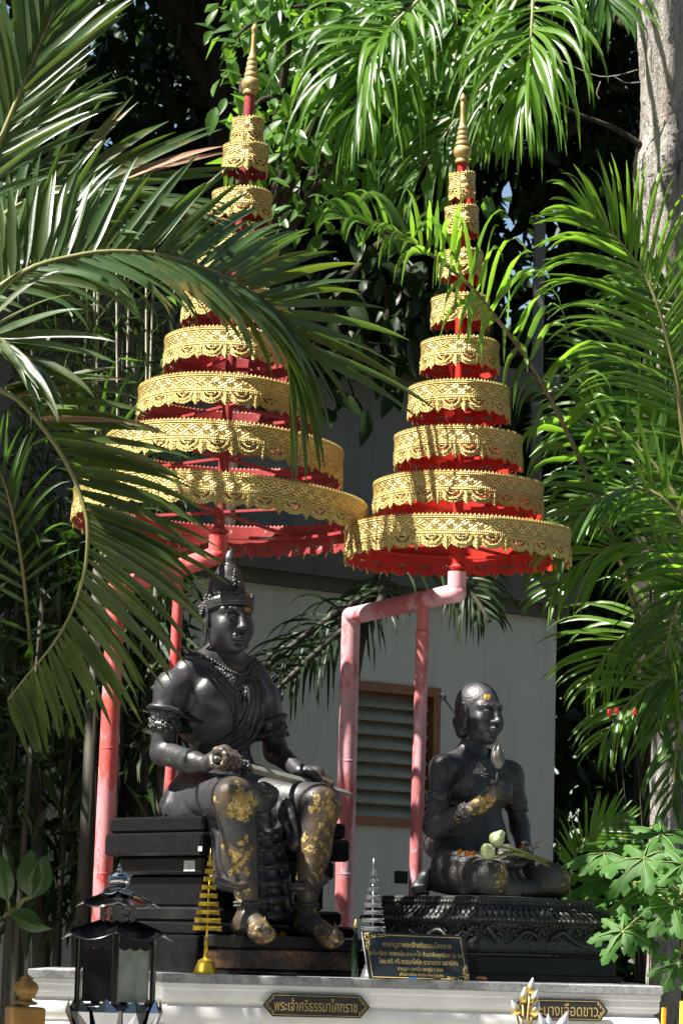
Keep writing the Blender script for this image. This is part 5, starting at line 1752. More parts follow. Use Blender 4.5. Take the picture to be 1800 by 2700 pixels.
# pierced neck
rN = 52 * sl; z0, z1 = LZ(2438), LZ(2388)
for k in range(6):
    a0, a1 = hexv(rN, z0, k), hexv(rN, z0, k + 1)
    u = (a1 - a0); W = u.length; u.normalize(); nrm = Vector((u.y, -u.x, 0)); H = z1 - z0
    # plate with two round holes: grid of cells, holes cut as octagons
    mb = MB()
    nx, nz = 12, 14
    rh = W * .23
    def inside(x, z): return min(math.hypot(x - W * .5, z - H * .27), math.hypot(x - W * .5, z - H * .73)) < rh
    for i in range(nx):
        for j in range(nz):
            x0, x1, q0, q1 = W * i / nx, W * (i + 1) / nx, H * j / nz, H * (j + 1) / nz
            if inside((x0 + x1) / 2, (q0 + q1) / 2): continue
            pts = [a0 + u * x + UP * q for x, q in ((x0, q0), (x1, q0), (x1, q1), (x0, q1))]
            mb.add(pts, [(0, 1, 2, 3)])
    for q in (.27, .73):
        mb.tube([a0 + u * (W * .5 + rh * math.cos(t)) + UP * (H * q + rh * math.sin(t)) for t in np.linspace(0, 2 * math.pi, 17)], .0016, 5)
    mb.build('neck_plate', STEEL_D, lan)
# body: posts, valance, panes, sill ring
PANE_BLK = plain('near_black_pane', (0.006, 0.006, 0.008), (0.010, 0.010, 0.012), 6, 0.08)  # near-black on every pane but the one turned right-front
def _face(k):
    a = hexv(1, 0, k) + hexv(1, 0, k + 1) - Vector((2 * cx_, 2 * cy_, 0)); return a.normalized()
KG = max(range(6), key=lambda k: _face(k).dot(Vector((.45, -.9, 0))))
rB = 112 * sl; z0, z1 = LZ(2650), LZ(2462)
for k in range(6):
    p0, p1 = hexv(rB, z0, k), hexv(rB, z1, k)
    dirr = (p0 - Vector((cx_, cy_, z0))).normalized()
    mb = MB(); mb.box((p0 + p1) / 2, (.011, .022, z1 - z0), Matrix((dirr, UP.cross(dirr), UP)).transposed(), .003); mb.build('corner_post', STEEL_D, lan)
    a0, a1 = hexv(rB * .985, z0, k), hexv(rB * .985, z0, k + 1)
    u = (a1 - a0); W = u.length; u.normalize(); nrm = Vector((u.y, -u.x, 0))
    mb = MB(); mb.box((a0 + a1) / 2 + UP * (z1 - z0 - .018), (W * .93, .003, .036), Matrix((u, nrm, UP)).transposed())
    for q in range(3):
        mb.lathe([(W * .145, -.0012), (W * .145, .0018)], a0 + u * W * (.22 + .28 * q) + UP * (z1 - z0 - .034) + nrm * .002, nrm, 14)
    mb.build('valance', STEEL_B, lan)
    mb = MB(); mb.box((a0 + a1) / 2 - nrm * .004 + UP * ((z1 - z0) * .42), (W * .80, .003, (z1 - z0) * .74), Matrix((u, nrm, UP)).transposed())
    if k == KG: mb.build('glass_pane', GLASSM, lan)
    else: mb.build('dark_pane', PANE_BLK, lan)
mb = MB()
prof = [(rB * .45, LZ(2790)), (rB * .62, LZ(2745)), (rB * .86, LZ(2705)), (rB * 1.02, LZ(2672)), (rB * 1.05, LZ(2655)), (rB * .98, LZ(2648)), (rB * .3, LZ(2647))]
mb.lathe(prof, (cx_, cy_, 0), UP, 36); mb.build('bowl', STEEL_D, lan, True)
for k in range(10):
    t = k * math.pi / 5 + .2
    d = Vector((math.cos(t), math.sin(t), 0)); sd = Vector((-math.sin(t), math.cos(t), 0))
    vs = []
    for (w, y, r) in ((0, 2632, 1.06), (-.30, 2668, 1.075), (.30, 2668, 1.075), (-.22, 2712, .95), (.22, 2712, .95), (0, 2735, .78), (0, 2668, 1.15)):
        vs.append(Vector((cx_, cy_, LZ(y))) + d * rB * r + sd * rB * w)
    mb = MB(); mb.add(vs, [(0, 1, 6), (0, 6, 2), (1, 3, 6), (2, 6, 4), (3, 5, 6), (4, 6, 5)]); mb.build('bowl_petal', STEEL_S, lan)
mb = MB(); mb.lathe([(.12, 0), (.12, .03), (.05, .06), (.045, LZ(2795)), (.06, LZ(2790)), (.09, LZ(2786))], (cx_, cy_, 0), UP, 20); mb.build('stand', STEEL_B, lan, True)
mb = MB(); mb.ball((cx_ + .02, cy_, LZ(2424)), 11 * sl, 8, 12); mb.build('bulb', plain('white_bulb', (.75, .75, .74), rough=.4), lan, True)

# gilded newel post in the corner
YN = -1.3; sn = S(YN); nc = P(70, 2605, YN)
OCH = plain('ochre_gold_paint', (0.36, 0.20, 0.045), (0.24, 0.13, 0.03), 12, 0.4, 0.25)
post = thing('newel_post', 'ochre gold post with ball top in the lower left corner', 'post', (nc.x, nc.y, 0))
NZ = lambda y: P(70, y, YN).z
mb = MB(); mb.lathe([(22 * sn, NZ(2650)), (32 * sn, NZ(2648)), (32 * sn, NZ(2643)), (20 * sn, NZ(2638)), (16 * sn, NZ(2632)), (27 * sn, NZ(2622)), (33 * sn, NZ(2606)), (28 * sn, NZ(2592)), (16 * sn, NZ(2585)), (19 * sn, NZ(2580)), (10 * sn, NZ(2574)), (4 * sn, NZ(2568))], (nc.x, nc.y, 0), UP, 28); mb.build('ball_finial', OCH, post, True)
mb = MB(); mb.box((nc.x, nc.y, NZ(2655) / 2), (88 * sn, 88 * sn, NZ(2655)), Matrix.Rotation(.35, 3, 'Z'), .006); mb.build('shaft', OCH, post)

# silver and gold paper lotus buds in the foreground
def bud_mat(name, gold):
    m, _, _ = newmat(name); t = NT(m)
    a = t.n('ShaderNodeAttribute'); a.attribute_name = 'dip'
    f = t.math('ADD', a.outputs['Fac'], t.math('MULTIPLY', t.math('SUBTRACT', t.noise(40, 3), .5), .5))
    t.set(col=t.ramp(f, [(.30, (.46, .33, .09) if gold else (.50, .51, .53)), (.62, (.58, .58, .60))]), metal=.75, rough=.36)
    t.bump(t.noise(160, 3), .35, .002)
    return m
BUDG, BUDS = bud_mat('silver_foil_with_gilt_base', True), bud_mat('silver_foil', False)
def foil_bunch(label, buds, foot, Y, mat, stemmat):
    root = thing('foil_lotus_bunch', label, 'artificial flowers', P(foot[0], foot[1], Y), 'foil lotus bunches in the foreground')
    s = S(Y)
    for i, (tx, ty, bx, by, hw) in enumerate(buds):
        dy = .02 * ((i % 3) - 1)
        T, B = P(tx, ty, Y + dy), P(bx, by, Y + dy * .8)
        ax = T - B; L = ax.length; ax.normalize(); a, b = frame(ax)
        vs, dip = [], []; n, mrows = 15, 12
        for k in range(mrows):
            u = k / (mrows - 1)
            r = hw * s * (math.sin(math.pi * min(1.0, (u * .92 + .08)) ** .62) ** .9) * (1.05 - .1 * u) + (.0004)
            if u > .98: r = .0004
            for q in range(n):
                t = 2 * math.pi * q / n
                rr = r * (1 + .07 * math.cos(5 * t / 1.0 + 1.3) * math.sin(math.pi * u))
                vs.append(B + ax * (L * u) + (a * math.cos(t) + b * math.sin(t)) * rr); dip.append(u)
        fs = [(k * n + q, k * n + (q + 1) % n, (k + 1) * n + (q + 1) % n, (k + 1) * n + q) for k in range(mrows - 1) for q in range(n)]
        fs.append(tuple(range(n - 1, -1, -1))); fs.append(tuple((mrows - 1) * n + q for q in range(n)))
        mb = MB(); mb.add(vs, fs); o = mb.build('bud', mat, root, True)
        at = o.data.attributes.new('dip', 'FLOAT', 'POINT'); at.data.foreach_set('value', dip)
        F = P(foot[0] + (i - 2) * 3, foot[1], Y + dy * .3)
        mb = MB(); mb.tube([F, F.lerp(B, .6) + a * .002, B + ax * .002], [2.6 * s, 2.6 * s, 3.4 * s], 7); mb.build('stem', stemmat, root, True)
    return root
foil_bunch('bunch of five silver foil lotus buds with gilt bases before the right sign', [(1404, 2577, 1396, 2620, 11.5), (1383, 2601, 1377, 2643, 10), (1416, 2609, 1402, 2646, 10.5), (1348, 2637, 1362, 2675, 12.5), (1421, 2637, 1401, 2677, 13)], (1385, 2790), -1.6, BUDG, GOLD_TURNED)
foil_bunch('bunch of three plain silver foil lotus buds cut by the lower frame', [(1420, 2671, 1436, 2722, 14), (1444, 2673, 1448, 2726, 15), (1496, 2667, 1472, 2722, 15)], (1456, 2830), -1.75, BUDS, CHROME)
# low offering table that carries both bunches and the candles (below the frame)
tb = thing('offering_table', 'low white offering table below the frame that carries buds and candles', 'table', (P(1580, 2800, -1.65).x, -1.65, 0))
tz = P(1456, 2830, -1.75).z
mb = MB(); mb.box((P(1580, 2800, -1.65).x, -1.65, tz - .03), (.9, .5, .05), None, .006); mb.build('table_top', PLW, tb)
for q in (-.4, .4):
    for r in (-.2, .2):
        mb = MB(); mb.box((P(1580, 2800, -1.65).x + q, -1.65 + r, (tz - .055) / 2), (.05, .05, tz - .055)); mb.build('leg', PLW, tb)
WAXO = plain('orange_candle_wax', (0.85, 0.33, 0.02), (0.8, 0.28, 0.02), 30, 0.45)
WAXY = plain('yellow_candle_wax', (0.85, 0.55, 0.06), (0.75, 0.48, 0.05), 30, 0.45)
for (x, y, r, m, lab) in ((1749, 2657, 6.5, WAXO, 'thin orange candle standing at the lower right'), (1800, 2640, 9, WAXY, 'yellow candle cut by the right edge of the frame')):
    cY = -1.60
    b0 = P(x - 5, 2700, cY); b0.z = tz - .005
    root = thing('candle', lab, 'candle', b0)
    T = P(x, y, cY)
    mb = MB(); mb.tube([b0, T], r * S(cY), 14); mb.build('wax', m, root)
    mb = MB(); mb.tube([T, T + UP * .008], .0008, 5); mb.build('wick', DARKHOLE, root)

# lotus flowers, incense and marigolds on the woman's lap
GREENB = plain('lotus_bud_green', (0.30, 0.38, 0.16), (0.44, 0.47, 0.26), 14, 0.45)
STEMG = plain('lotus_stem_green', (0.14, 0.18, 0.04), (0.20, 0.20, 0.06), 30, 0.5)
MARI = plain('marigold_orange', (0.80, 0.28, 0.01), (0.70, 0.18, 0.01), 60, 0.6)
STICK = plain('incense_pink_stick', (0.42, 0.22, 0.17), (0.35, 0.2, 0.16), 60, 0.7)
STICKW = plain('pale_incense_stick', (0.55, 0.50, 0.44), (0.45, 0.40, 0.35), 60, 0.7)
def q3(x, y, f): return LF.w(lp(x, y, f))
for i, (bx, by, tx, ty, f, hw, st, lab) in enumerate(((1290, 2256, 1276, 2226, .34, 21, [(1300, 2262, .33), (1340, 2252, .34), (1400, 2262, .30), (1446, 2284, .28)], 'lower pale green folded lotus bud on the lap of the woman'),
                                                     (1298, 2224, 1318, 2202, .33, 20, [(1300, 2232, .33), (1352, 2238, .34), (1400, 2256, .31), (1452, 2272, .27)], 'upper green folded lotus bud on the lap of the woman'))):
    root = thing('lotus_flower', lab, 'lotus flower', q3(bx, by, f), 'green lotus buds laid on the lap of the woman')
    B, T = q3(bx, by, f), q3(tx, ty, f + .02)
    ax = (T - B).normalized()
    mb = MB(); mb.lathe([(.004, -.004), (hw * .72 * S(), .006), (hw * .86 * S(), .022), (hw * .7 * S(), .040), (hw * .35 * S(), .054), (.002, .060)], B, ax, 14); mb.build('bud', GREENB, root, True)
    for k in range(8):
        mb = MB(); v_, f_ = bud_petal(B - ax * .002, ax, k * math.pi / 4 + .2 + i, (hw * (1.0 if k % 2 else 1.12)) * S(), .050 + .012 * (k % 2), .003 + .004 * ((k + 1) % 2), .0012, .60); mb.add(v_, f_); mb.build('petal', GREENB, root, True)
    mb = MB(); mb.tube([Vector(p) for p in spline([q3(*p) for p in st], 12)], .0055, 7); mb.build('stem', STEMG, root, True)
def blossom(name, lab, pts, group=None, r=.012):
    root = thing(name, lab, 'flower', pts[0], group)
    rnd = random.Random(len(lab))
    mb = MB()
    for c in pts:
        for k in range(26):
            d = Vector((rnd.gauss(0, 1), rnd.gauss(0, 1), rnd.gauss(0, .8))).normalized()
            x, y = frame(d); tip = c + d * r * rnd.uniform(.75, 1.1); w = r * .32
            mb.add([c + d * r * .2, c + d * r * .6 + x * w + y * w * .3, tip, c + d * r * .6 - x * w + y * w * .3], [(0, 1, 2, 3)])
    o = mb.build('petals', MARI, root); o['kind'] = 'stuff'
    mb = MB(); [mb.ball(c, r * .5, 5, 8) for c in pts[:1]]; mb.build('flower_heart', MARI, root, True)
    return root
for x, y, f, lab in ((1212, 2246, .24, 'leftmost orange marigold on the lap of the woman'), (1229, 2250, .26, 'orange marigold between two others on the lap of the woman'), (1245, 2252, .27, 'orange marigold at the head of the pale stick'), (1376, 2234, .26, 'orange marigold beside the tied incense sticks')):
    blossom('marigold', lab, [q3(x, y, f)], 'marigolds laid on the woman', .015)
blossom('marigold_garland', 'crumpled orange marigold heap between the feet of the king', [KF.w(kp(722 + 7 * i, 2462 + (i % 3) * 3, .47)) for i in range(5)], None, .010)
root = thing('incense_bundle', 'tied pink incense sticks poking out beside the woman', 'incense', q3(1384, 2246, .25))
for a, b in (((1378, 2244, .25), (1440, 2210, .22)), ((1380, 2246, .25), (1427, 2228, .22)), ((1382, 2248, .25), (1424, 2231, .215))):
    mb = MB(); mb.tube([q3(*a), q3(*b)], .0021, 6); mb.build('stick', STICK, root)
mb = MB(); mb.tube([q3(1393, 2232, .25), q3(1396, 2240, .25), q3(1396, 2248, .25)], .006, 8); mb.build('tie', PAPER, root)
root = thing('pale_stick', 'single pale incense stick across the knee of the woman', 'incense', q3(1258, 2258, .29))
mb = MB(); mb.tube([q3(1252, 2256, .29), q3(1342, 2273, .345)], [.0032, .0022], 7); mb.build('stick', STICKW, root)
cup = thing('offering_bowl', 'small dark crusted bowl held in the lap of the woman', 'bowl', q3(1335, 2262, .28))
cv = Vol(lp(1336, 2250, .28) - .08, lp(1336, 2250, .28) + .08, .004, LF)
cv.ell(lp(1334, 2250, .28), (.036, .034, .030), .01); cv.ell(lp(1340, 2240, .28), (.030, .028, .02), .012); cv.ell(lp(1322, 2254, .30), (.018, .02, .018), .01)
npmesh('shell', *cv.mesh(), [BRZ_BRO], cup)
# green bottle, blue scrap, dry leaves on the ledge
BOT, _, _ = newmat('green_bottle_glass'); t = NT(BOT); t.set(col=(0.004, 0.016, 0.006), rough=.12, spec=.6)
bt = P(936, 2503, -.44); 
root = thing('bottle', 'small dark green bottle with gilt neck beside the plaque', 'bottle', bt)
hz = lambda y: P(936, y, -.44).z - ZT
mb = MB(); mb.lathe([(.011, 0), (.0125, .004), (.0125, hz(2490)), (.011, hz(2475)), (.006, hz(2458)), (.005, hz(2446))], (bt.x, bt.y, ZT + .0005), UP, 18); mb.build('glass', BOT, root, True)
mb = MB(); mb.lathe([(.0075, hz(2447)), (.008, hz(2440)), (.005, hz(2430)), (.002, hz(2424))], (bt.x, bt.y, ZT + .0005), UP, 14); mb.build('gilt_cap', GOLD_TURNED, root, True)
BLUE = plain('blue_plastic', (0.05, 0.28, 0.70), (0.05, 0.25, 0.6), 20, .5)
c = P(1087, 2586, YF - .03); mb = MB(); mb.box((c.x, c.y, ZT + .0046), (.030, .012, .008), Matrix.Rotation(.1, 3, 'Z'), .001)
tag(mb.build('plastic_scrap', BLUE, None, False, (c.x, c.y, ZT)), 'small blue plastic scrap under the leaning plaque', 'scrap')
DRY = plain('dry_leaf', (0.22, 0.10, 0.035), (0.30, 0.16, 0.06), 30, .75)
for x, y, sz, rz, lab in ((1152, 2585, .016, .4, 'curled brown dry leaf at the foot of the plaque'), (1268, 2588, .024, -.3, 'pale brown dry leaf on the ledge right of the plaque')):
    c = P(x, y, YF - .015); c.z = ZT
    mb = MB(); a = Vector((math.cos(rz), math.sin(rz), 0)); b = Vector((-math.sin(rz), math.cos(rz), 0))
    vs = []
    for i in range(7):
        u = i / 6; w = sz * .45 * math.sin(math.pi * min(.98, u * .95 + .03))
        for k in (-1, 0, 1): vs.append(c + a * sz * 1.6 * (u - .5) + b * w * k + UP * (.0015 + sz * .55 * (k * k) + sz * .35 * u * (1 - u)))
    mb.add(vs, [(i * 3 + k, i * 3 + k + 1, i * 3 + k + 4, i * 3 + k + 3) for i in range(6) for k in range(2)])
    tag(mb.build('dry_leaf', DRY, None, True, (c.x, c.y, c.z)), lab, 'leaf')
# ================================================================ plants
def leaf_mat(name, c1, c2, trans, tw=0.35, rough=0.38, scale=5, spec=0.5, tips=False):
    m = bpy.data.materials.new(name); m.use_nodes = True
    t = NT(m)
    n = t.noise(scale, 4, 0.6)
    col = t.ramp(n, [(0.3, c1), (0.7, c2)])
    t.set(col=col, rough=rough, spec=spec)
    t.bump(t.noise(90, 2, 0.5), 0.12, 0.003)
    if tips:
        yl = t.ramp(t.noise(2.3, 5, .75), [(.60, 0.0), (.68, 1.0)])
        t.set(col=t.mix(t.math('MULTIPLY', yl, .8), col, (.20, .15, .05)))
    tr = t.n('ShaderNodeBsdfTranslucent'); tr.inputs['Color'].default_value = (*trans, 1)
    mx = t.n('ShaderNodeMixShader'); mx.inputs[0].default_value = tw
    out = [x for x in t.t.nodes if x.type == 'OUTPUT_MATERIAL'][0]
    t.l(t.b.outputs[0], mx.inputs[1]); t.l(tr.outputs[0], mx.inputs[2]); t.l(mx.outputs[0], out.inputs['Surface'])
    return m
LF_L = leaf_mat('blue_green_palm_leaf', (0.040, 0.078, 0.030), (0.062, 0.108, 0.038), (0.18, 0.34, 0.03), 0.28, 0.31, tips=True)
LF_L2 = leaf_mat('olive_palm_leaf', (0.032, 0.056, 0.010), (0.054, 0.084, 0.014), (0.18, 0.28, 0.02), 0.30, 0.42, tips=True)
LF_DRY = leaf_mat('dead_palm_leaf', (0.28, 0.15, 0.085), (0.38, 0.24, 0.15), (0.24, 0.12, 0.05), 0.15, 0.6)
LF_R = leaf_mat('bright_palm_leaf', (0.070, 0.150, 0.016), (0.105, 0.200, 0.026), (0.34, 0.66, 0.04), 0.42, 0.34)
LF_D = leaf_mat('deep_green_palm_leaf', (0.036, 0.092, 0.016), (0.058, 0.125, 0.024), (0.18, 0.40, 0.03), 0.36, 0.36)
LF_B = leaf_mat('broad_tree_leaf', (0.046, 0.115, 0.018), (0.078, 0.165, 0.026), (0.26, 0.52, 0.04), 0.40, 0.36)
LF_F = leaf_mat('shade_darkened_leaf', (0.010, 0.022, 0.005), (0.022, 0.045, 0.008), (0.05, 0.12, 0.010), 0.22, 0.45, 0.8, 0.3)  # leaf green darkened so the colour itself carries the deep shade
LF_P = leaf_mat('papaya_leaf', (0.042, 0.120, 0.022), (0.062, 0.155, 0.030), (0.16, 0.46, 0.04), 0.34, 0.55, 5, 0.25)
LF_K = leaf_mat('rubber_plant_leaf', (0.020, 0.060, 0.016), (0.034, 0.080, 0.022), (0.08, 0.20, 0.02), 0.22, 0.16)
VEIN = plain('pale_leaf_vein', (0.22, 0.28, 0.10), rough=.5)
RACH = plain('palm_rachis', (0.16, 0.17, 0.05), (0.22, 0.20, 0.08), 14, 0.5)
RACHB = plain('brown_palm_stalk', (0.13, 0.095, 0.05), (0.20, 0.16, 0.09), 14, 0.5)
STEM_D = plain('dark_palm_stem', (0.026, 0.026, 0.014), (0.045, 0.040, 0.022), 9, 0.7, bump=.4, bscale=30)
BAMB = plain('bamboo_culm', (0.05, 0.055, 0.02), (0.09, 0.08, 0.035), 9, 0.5)
def mat_bark(name, c1, c2, c3):
    m, _, _ = newmat(name); t = NT(m)
    n = t.noise(6, 6, .7, stretch=(1, 1, .28)); f = t.noise(26, 6, .75, stretch=(1, 1, .15))
    col = t.ramp(n, [(.30, c3), (.42, c1), (.62, c2), (.8, c1)])
    cr = t.ramp(f, [(.40, 1.0), (.47, 0.0)])
    col = t.mix(t.math('MULTIPLY', cr, .8), col, (0.045, 0.038, 0.032))
    col = t.mix(t.ramp(t.noise(45, 5, .8), [(.58, 0.0), (.68, .7)]), col, (0.10, 0.09, 0.08))
    t.set(col=col, rough=.85, spec=.2)
    h = t.math('ADD', t.math('MULTIPLY', f, 1.0), t.math('MULTIPLY', t.noise(70, 4, .7, stretch=(1, 1, .4)), .5))
    t.bump(h, 1.0, .045)
    return m
BARK = mat_bark('pale_fissured_bark', (0.40, 0.36, 0.33), (0.54, 0.51, 0.48), (0.24, 0.12, 0.075))
BARK_D = mat_bark('dark_bark', (0.05, 0.042, 0.03), (0.08, 0.068, 0.05), (0.03, 0.025, 0.02))

NV = Vector((0, -1, 0))
def leaflet(base, d0, N, L, w, droop, n=8, twist=0.0, vfold=.30, wav=0.0, prof=0):
    """A lance-shaped leaf blade: midrib bends under gravity, two halves folded along it."""
    d = Vector(d0).normalized(); N = Vector(N)
    p = Vector(base); vs = []
    step = L / (n - 1)
    for i in range(n):
        u = i / (n - 1)
        if prof == 0: ww = w * min(1.0, .30 + 3.2 * u) * (1 - u ** 2.2) ** .8 + .0006
        else: ww = w * math.sin(math.pi * (u * .93 + .05)) ** .75 + .0004
        sd = d.cross(N)
        if sd.length < 1e-3: sd = d.cross(Vector((1, 0, 0)))
        sd.normalize(); nn = sd.cross(d).normalized()
        a = twist * u
        sd2 = sd * math.cos(a) + nn * math.sin(a); nn2 = nn * math.cos(a) - sd * math.sin(a)
        dr = nn2 * (vfold * ww) + nn2 * (wav * ww * math.sin(u * 11 + L * 50))
        vs += [p - sd2 * ww + dr, p.copy(), p + sd2 * ww + dr]
        p = p + d * step
        d = (d + Vector((0, 0, -1)) * (droop * 2.2 * u ** 1.2 / (n - 1) * 2)).normalized()
    fs = []
    for i in range(n - 1):
        for k in range(2):
            a = i * 3 + k; fs.append((a, a + 1, a + 4, a + 3))
    return vs, fs

def frond(root, pts, N, n, L, w, mats, sides=(1, -1), ang=(62, 22), droop=.5, rr=(.014, .003), t0=.08, t1=1.0, rmat=None, lift=.15, jit=.16, seed=1, dry=(), separate=True, Lprof=None, lname='leaflet', split_tip=0.0, vfold=.30, twist=.5, name='frond', ang_up=None, droop_up=None):
    rnd = random.Random(seed)
    cv = spline([p if isinstance(p, Vector) else P(*p) for p in pts], 60)
    m = 60
    mb = MB(); mb.tube(cv[::2] + [cv[-1]], [rr[0] + (rr[1] - rr[0]) * min(1, i / 30) for i in range(31)], 7)
    fr = mb.build(name, rmat or RACH, root, True)
    N = Vector(N).normalized()
    allv, allf, allm = [], [], []
    k = 0
    for i in range(n):
        t = t0 + (t1 - t0) * (i + .5) / n
        for s_ in sides:
            tt = min(.999, max(0, t + rnd.uniform(-.4, .4) / n * (t1 - t0)))
            q = tt * (m - 1); a = int(q); p = cv[a].lerp(cv[min(a + 1, m - 1)], q - a)
            T = (cv[min(a + 1, m - 1)] - cv[max(a - 1, 0)]).normalized()
            sd = T.cross(N).normalized() * s_
            nn = sd.cross(T) * s_
            u = (tt - t0) / max(1e-3, (t1 - t0))
            ag = ang_up if (ang_up and s_ < 0) else ang
            an = R_(ag[0] + (ag[1] - ag[0]) * u + rnd.gauss(0, 1) * jit * 35)
            lf = Lprof(u) if Lprof else (.62 + .9 * u * (1 - u) * 1.7) * (1 - .35 * max(0, u - .6) / .4)
            ll = L * lf * rnd.uniform(.86, 1.1)
            d = T * math.cos(an) + sd * math.sin(an) + nn * (lift + rnd.gauss(0, jit))
            vs, fs = leaflet(p, d, nn + sd * rnd.gauss(0, .25) * 1.0, ll, w * rnd.uniform(.8, 1.12) * (.75 + .25 * min(1, lf)), (droop_up if (droop_up is not None and s_ < 0) else droop) * rnd.uniform(.5, 1.5), 9, rnd.gauss(0, twist), vfold, .05)
            mt = mats[0] if rnd.random() < .68 else mats[-1]
            if (i, s_) in dry or i in dry: mt = LF_DRY
            if separate:
                mobj(lname, vs, fs, [mt], fr, True)
            else:
                o = len(allv); allv += vs; allf += [tuple(x + o for x in f) for f in fs]; allm += [0 if mt is mats[0] else 1] * len(fs)
            k += 1
    if not separate and allv:
        o = mobj('leaflets', allv, allf, [mats[0], mats[-1]], fr, True, allm); o['kind'] = 'stuff'
    return fr

def palm(label, loc, trunk_r, h, mat=STEM_D, lean=(0, 0), pw=1.5, name='palm_tree'):
    root = thing(name, label, 'palm', loc)
    b = Vector(loc)
    mb = MB(); n = 26
    mb.tube([b + Vector((lean[0] * (i / n) ** pw, lean[1] * (i / n) ** pw, h * i / n)) for i in range(n + 1)], [trunk_r * (1.15 - .35 * i / n) * (1 + .06 * (i % 2)) for i in range(n + 1)], 12)
    mb.build('trunk', mat, root, True)
    return root, b + Vector((lean[0], lean[1], h))

SKYGAPS = [(1385, 720, 70, 150, .80), (1345, 560, 45, 80, .78), (1450, 600, 45, 140, .7), (1340, 450, 35, 60, .7), (1400, 860, 60, 60, .72)]
def blades(name, n, sampler, size, mats, parent, seed, droop=.6, wf=.16, kind=True, gaps=SKYGAPS):
    """Many small leaves in one mesh (past the count anyone could make): each two folded triangles."""
    rg = np.random.default_rng(seed)
    Pp = sampler(rg, n)
    if gaps:
        q = Pp - np.array(CAM_POS); zz = q @ np.array(c_f)
        gx = 900 + FPX * (q @ np.array(c_r)) / zz; gy = 1350 - FPX * (q @ np.array(c_u)) / zz
        keep = np.ones(n, bool)
        for cx, cy, rx, ry, pr in gaps:
            ins = ((gx - cx) / rx) ** 2 + ((gy - cy) / ry) ** 2 < rg.uniform(.5, 1.4, n)
            keep &= ~(ins & (rg.random(n) < pr))
        Pp = Pp[keep]; n = len(Pp)
    d = rg.normal(size=(n, 3)); d[:, 2] -= droop; d /= np.linalg.norm(d, axis=1)[:, None]
    r = rg.normal(size=(n, 3)); s = np.cross(d, r); s /= np.linalg.norm(s, axis=1)[:, None]
    nn = np.cross(s, d)
    L = size * rg.uniform(.6, 1.25, n)[:, None]; W = L * wf
    b = Pp; m = b + d * L * .42 ; tip = b + d * L - np.array((0, 0, 1)) * L * .12
    l = m + s * W + nn * W * .35; r_ = m - s * W + nn * W * .35
    V = np.stack([b, l, tip, r_, m], 1).reshape(-1, 3)
    i0 = np.arange(n) * 5
    Q = np.concatenate([np.stack([i0, i0 + 4, i0 + 1], 1), np.stack([i0 + 1, i0 + 4, i0 + 2], 1), np.stack([i0, i0 + 3, i0 + 4], 1), np.stack([i0 + 4, i0 + 3, i0 + 2], 1)])
    o = npmesh(name, V, Q, mats, parent, False)
    if kind: o['kind'] = 'stuff'
    return o

# ---- the palm at the left, its crown just outside the frame
c0 = P(-330, 1050, -1.25)
pl_, top = palm('large palm at the left edge whose fronds hang before the king\'s umbrella', (c0.x, c0.y, 0), .10, c0.z)
VW = Vector((0.15, -.9, .35))
frond(pl_, [top, (-130, 830, -1.2), (0, 757, -1.15), (88, 706, -1.1), (180, 680, -1.05), (283, 664, -1.0), (421, 671, -.92), (536, 706, -.80), (630, 748, -.68), (720, 815, -.57), (775, 910, -.50)], VW, 54, .50, .0170, [LF_L, LF_L2], (1, -1), (50, 26), .70, (.016, .004), .20, 1.0, None, .10, .08, 3, ang_up=(58, 34), droop_up=.2, Lprof=lambda u: .72 + .50 * u)
frond(pl_, [top, (-160, 660, -1.00), (-20, 590, -.84), (40, 547, -.78), (145, 497, -.74), (230, 486, -.70), (306, 494, -.68), (380, 540, -.66), (450, 610, -0.64)], VW, 34, .50, .0175, [LF_L, LF_L2], (-1, 1), (40, 14), .12, (.014, .004), .24, 1.0, None, .15, .10, 5, dry=(19, 20))
frond(pl_, [top, (-120, 640, -1.25), (-20, 420, -1.30), (55, 240, -1.30), (100, 130, -1.27), (155, 0, -1.25), (200, -140, -1.20)], VW, 30, .48, .0175, [LF_L, LF_L2], (1, -1), (38, 14), .12, (.014, .004), .22, 1.0, None, .1, .10, 7)
frond(pl_, [top, (-150, 985, -1.35), (-40, 1008, -1.10), (10, 1032, -1.15), (58, 1062, -1.18), (134, 1153, -1.20), (192, 1252, -1.20), (223, 1341, -1.20), (232, 1408, -1.20), (223, 1510, -1.18), (187, 1618, -1.16), (134, 1707, -1.14), (67, 1787, -1.10), (22, 1845, -1.08)], VW, 64, .44, .0165, [LF_L2, LF_L2], (-1,), (48, 64), .30, (.012, .003), .20, 1.0, None, .05, .05, 9, dry=(6, 11), Lprof=lambda u: .80 + .35 * math.sin(math.pi * min(1, u * 1.2)) - .30 * max(0, u - .7) / .3)
frond(pl_, [top, (-180, 940, -1.15), (-60, 880, -1.20), (20, 905, -1.25), (90, 960, -1.27)], VW, 12, .42, .017, [LF_L2, LF_L], (1, -1), (40, 12), .35, (.012, .004), .35, 1.0, None, .1, .12, 11)
frond(pl_, [top, (-220, 760, -0.75), (-90, 560, -0.75), (10, 420, -0.73), (70, 330, -0.70), (150, 270, -0.67)], VW, 20, .44, .017, [LF_L, LF_L], (1, -1), (40, 16), .15, (.012, .004), .3, 1.0, None, .1, .12, 13)
frond(pl_, [top, (-160, 820, -0.90), (-30, 735, -0.90), (90, 640, -0.88), (180, 600, -0.87), (290, 590, -0.85)], VW, 22, .36, .017, [LF_L, LF_L], (1, -1), (44, 16), .2, (.012, .004), .25, 1.0, None, .1, .12, 15)

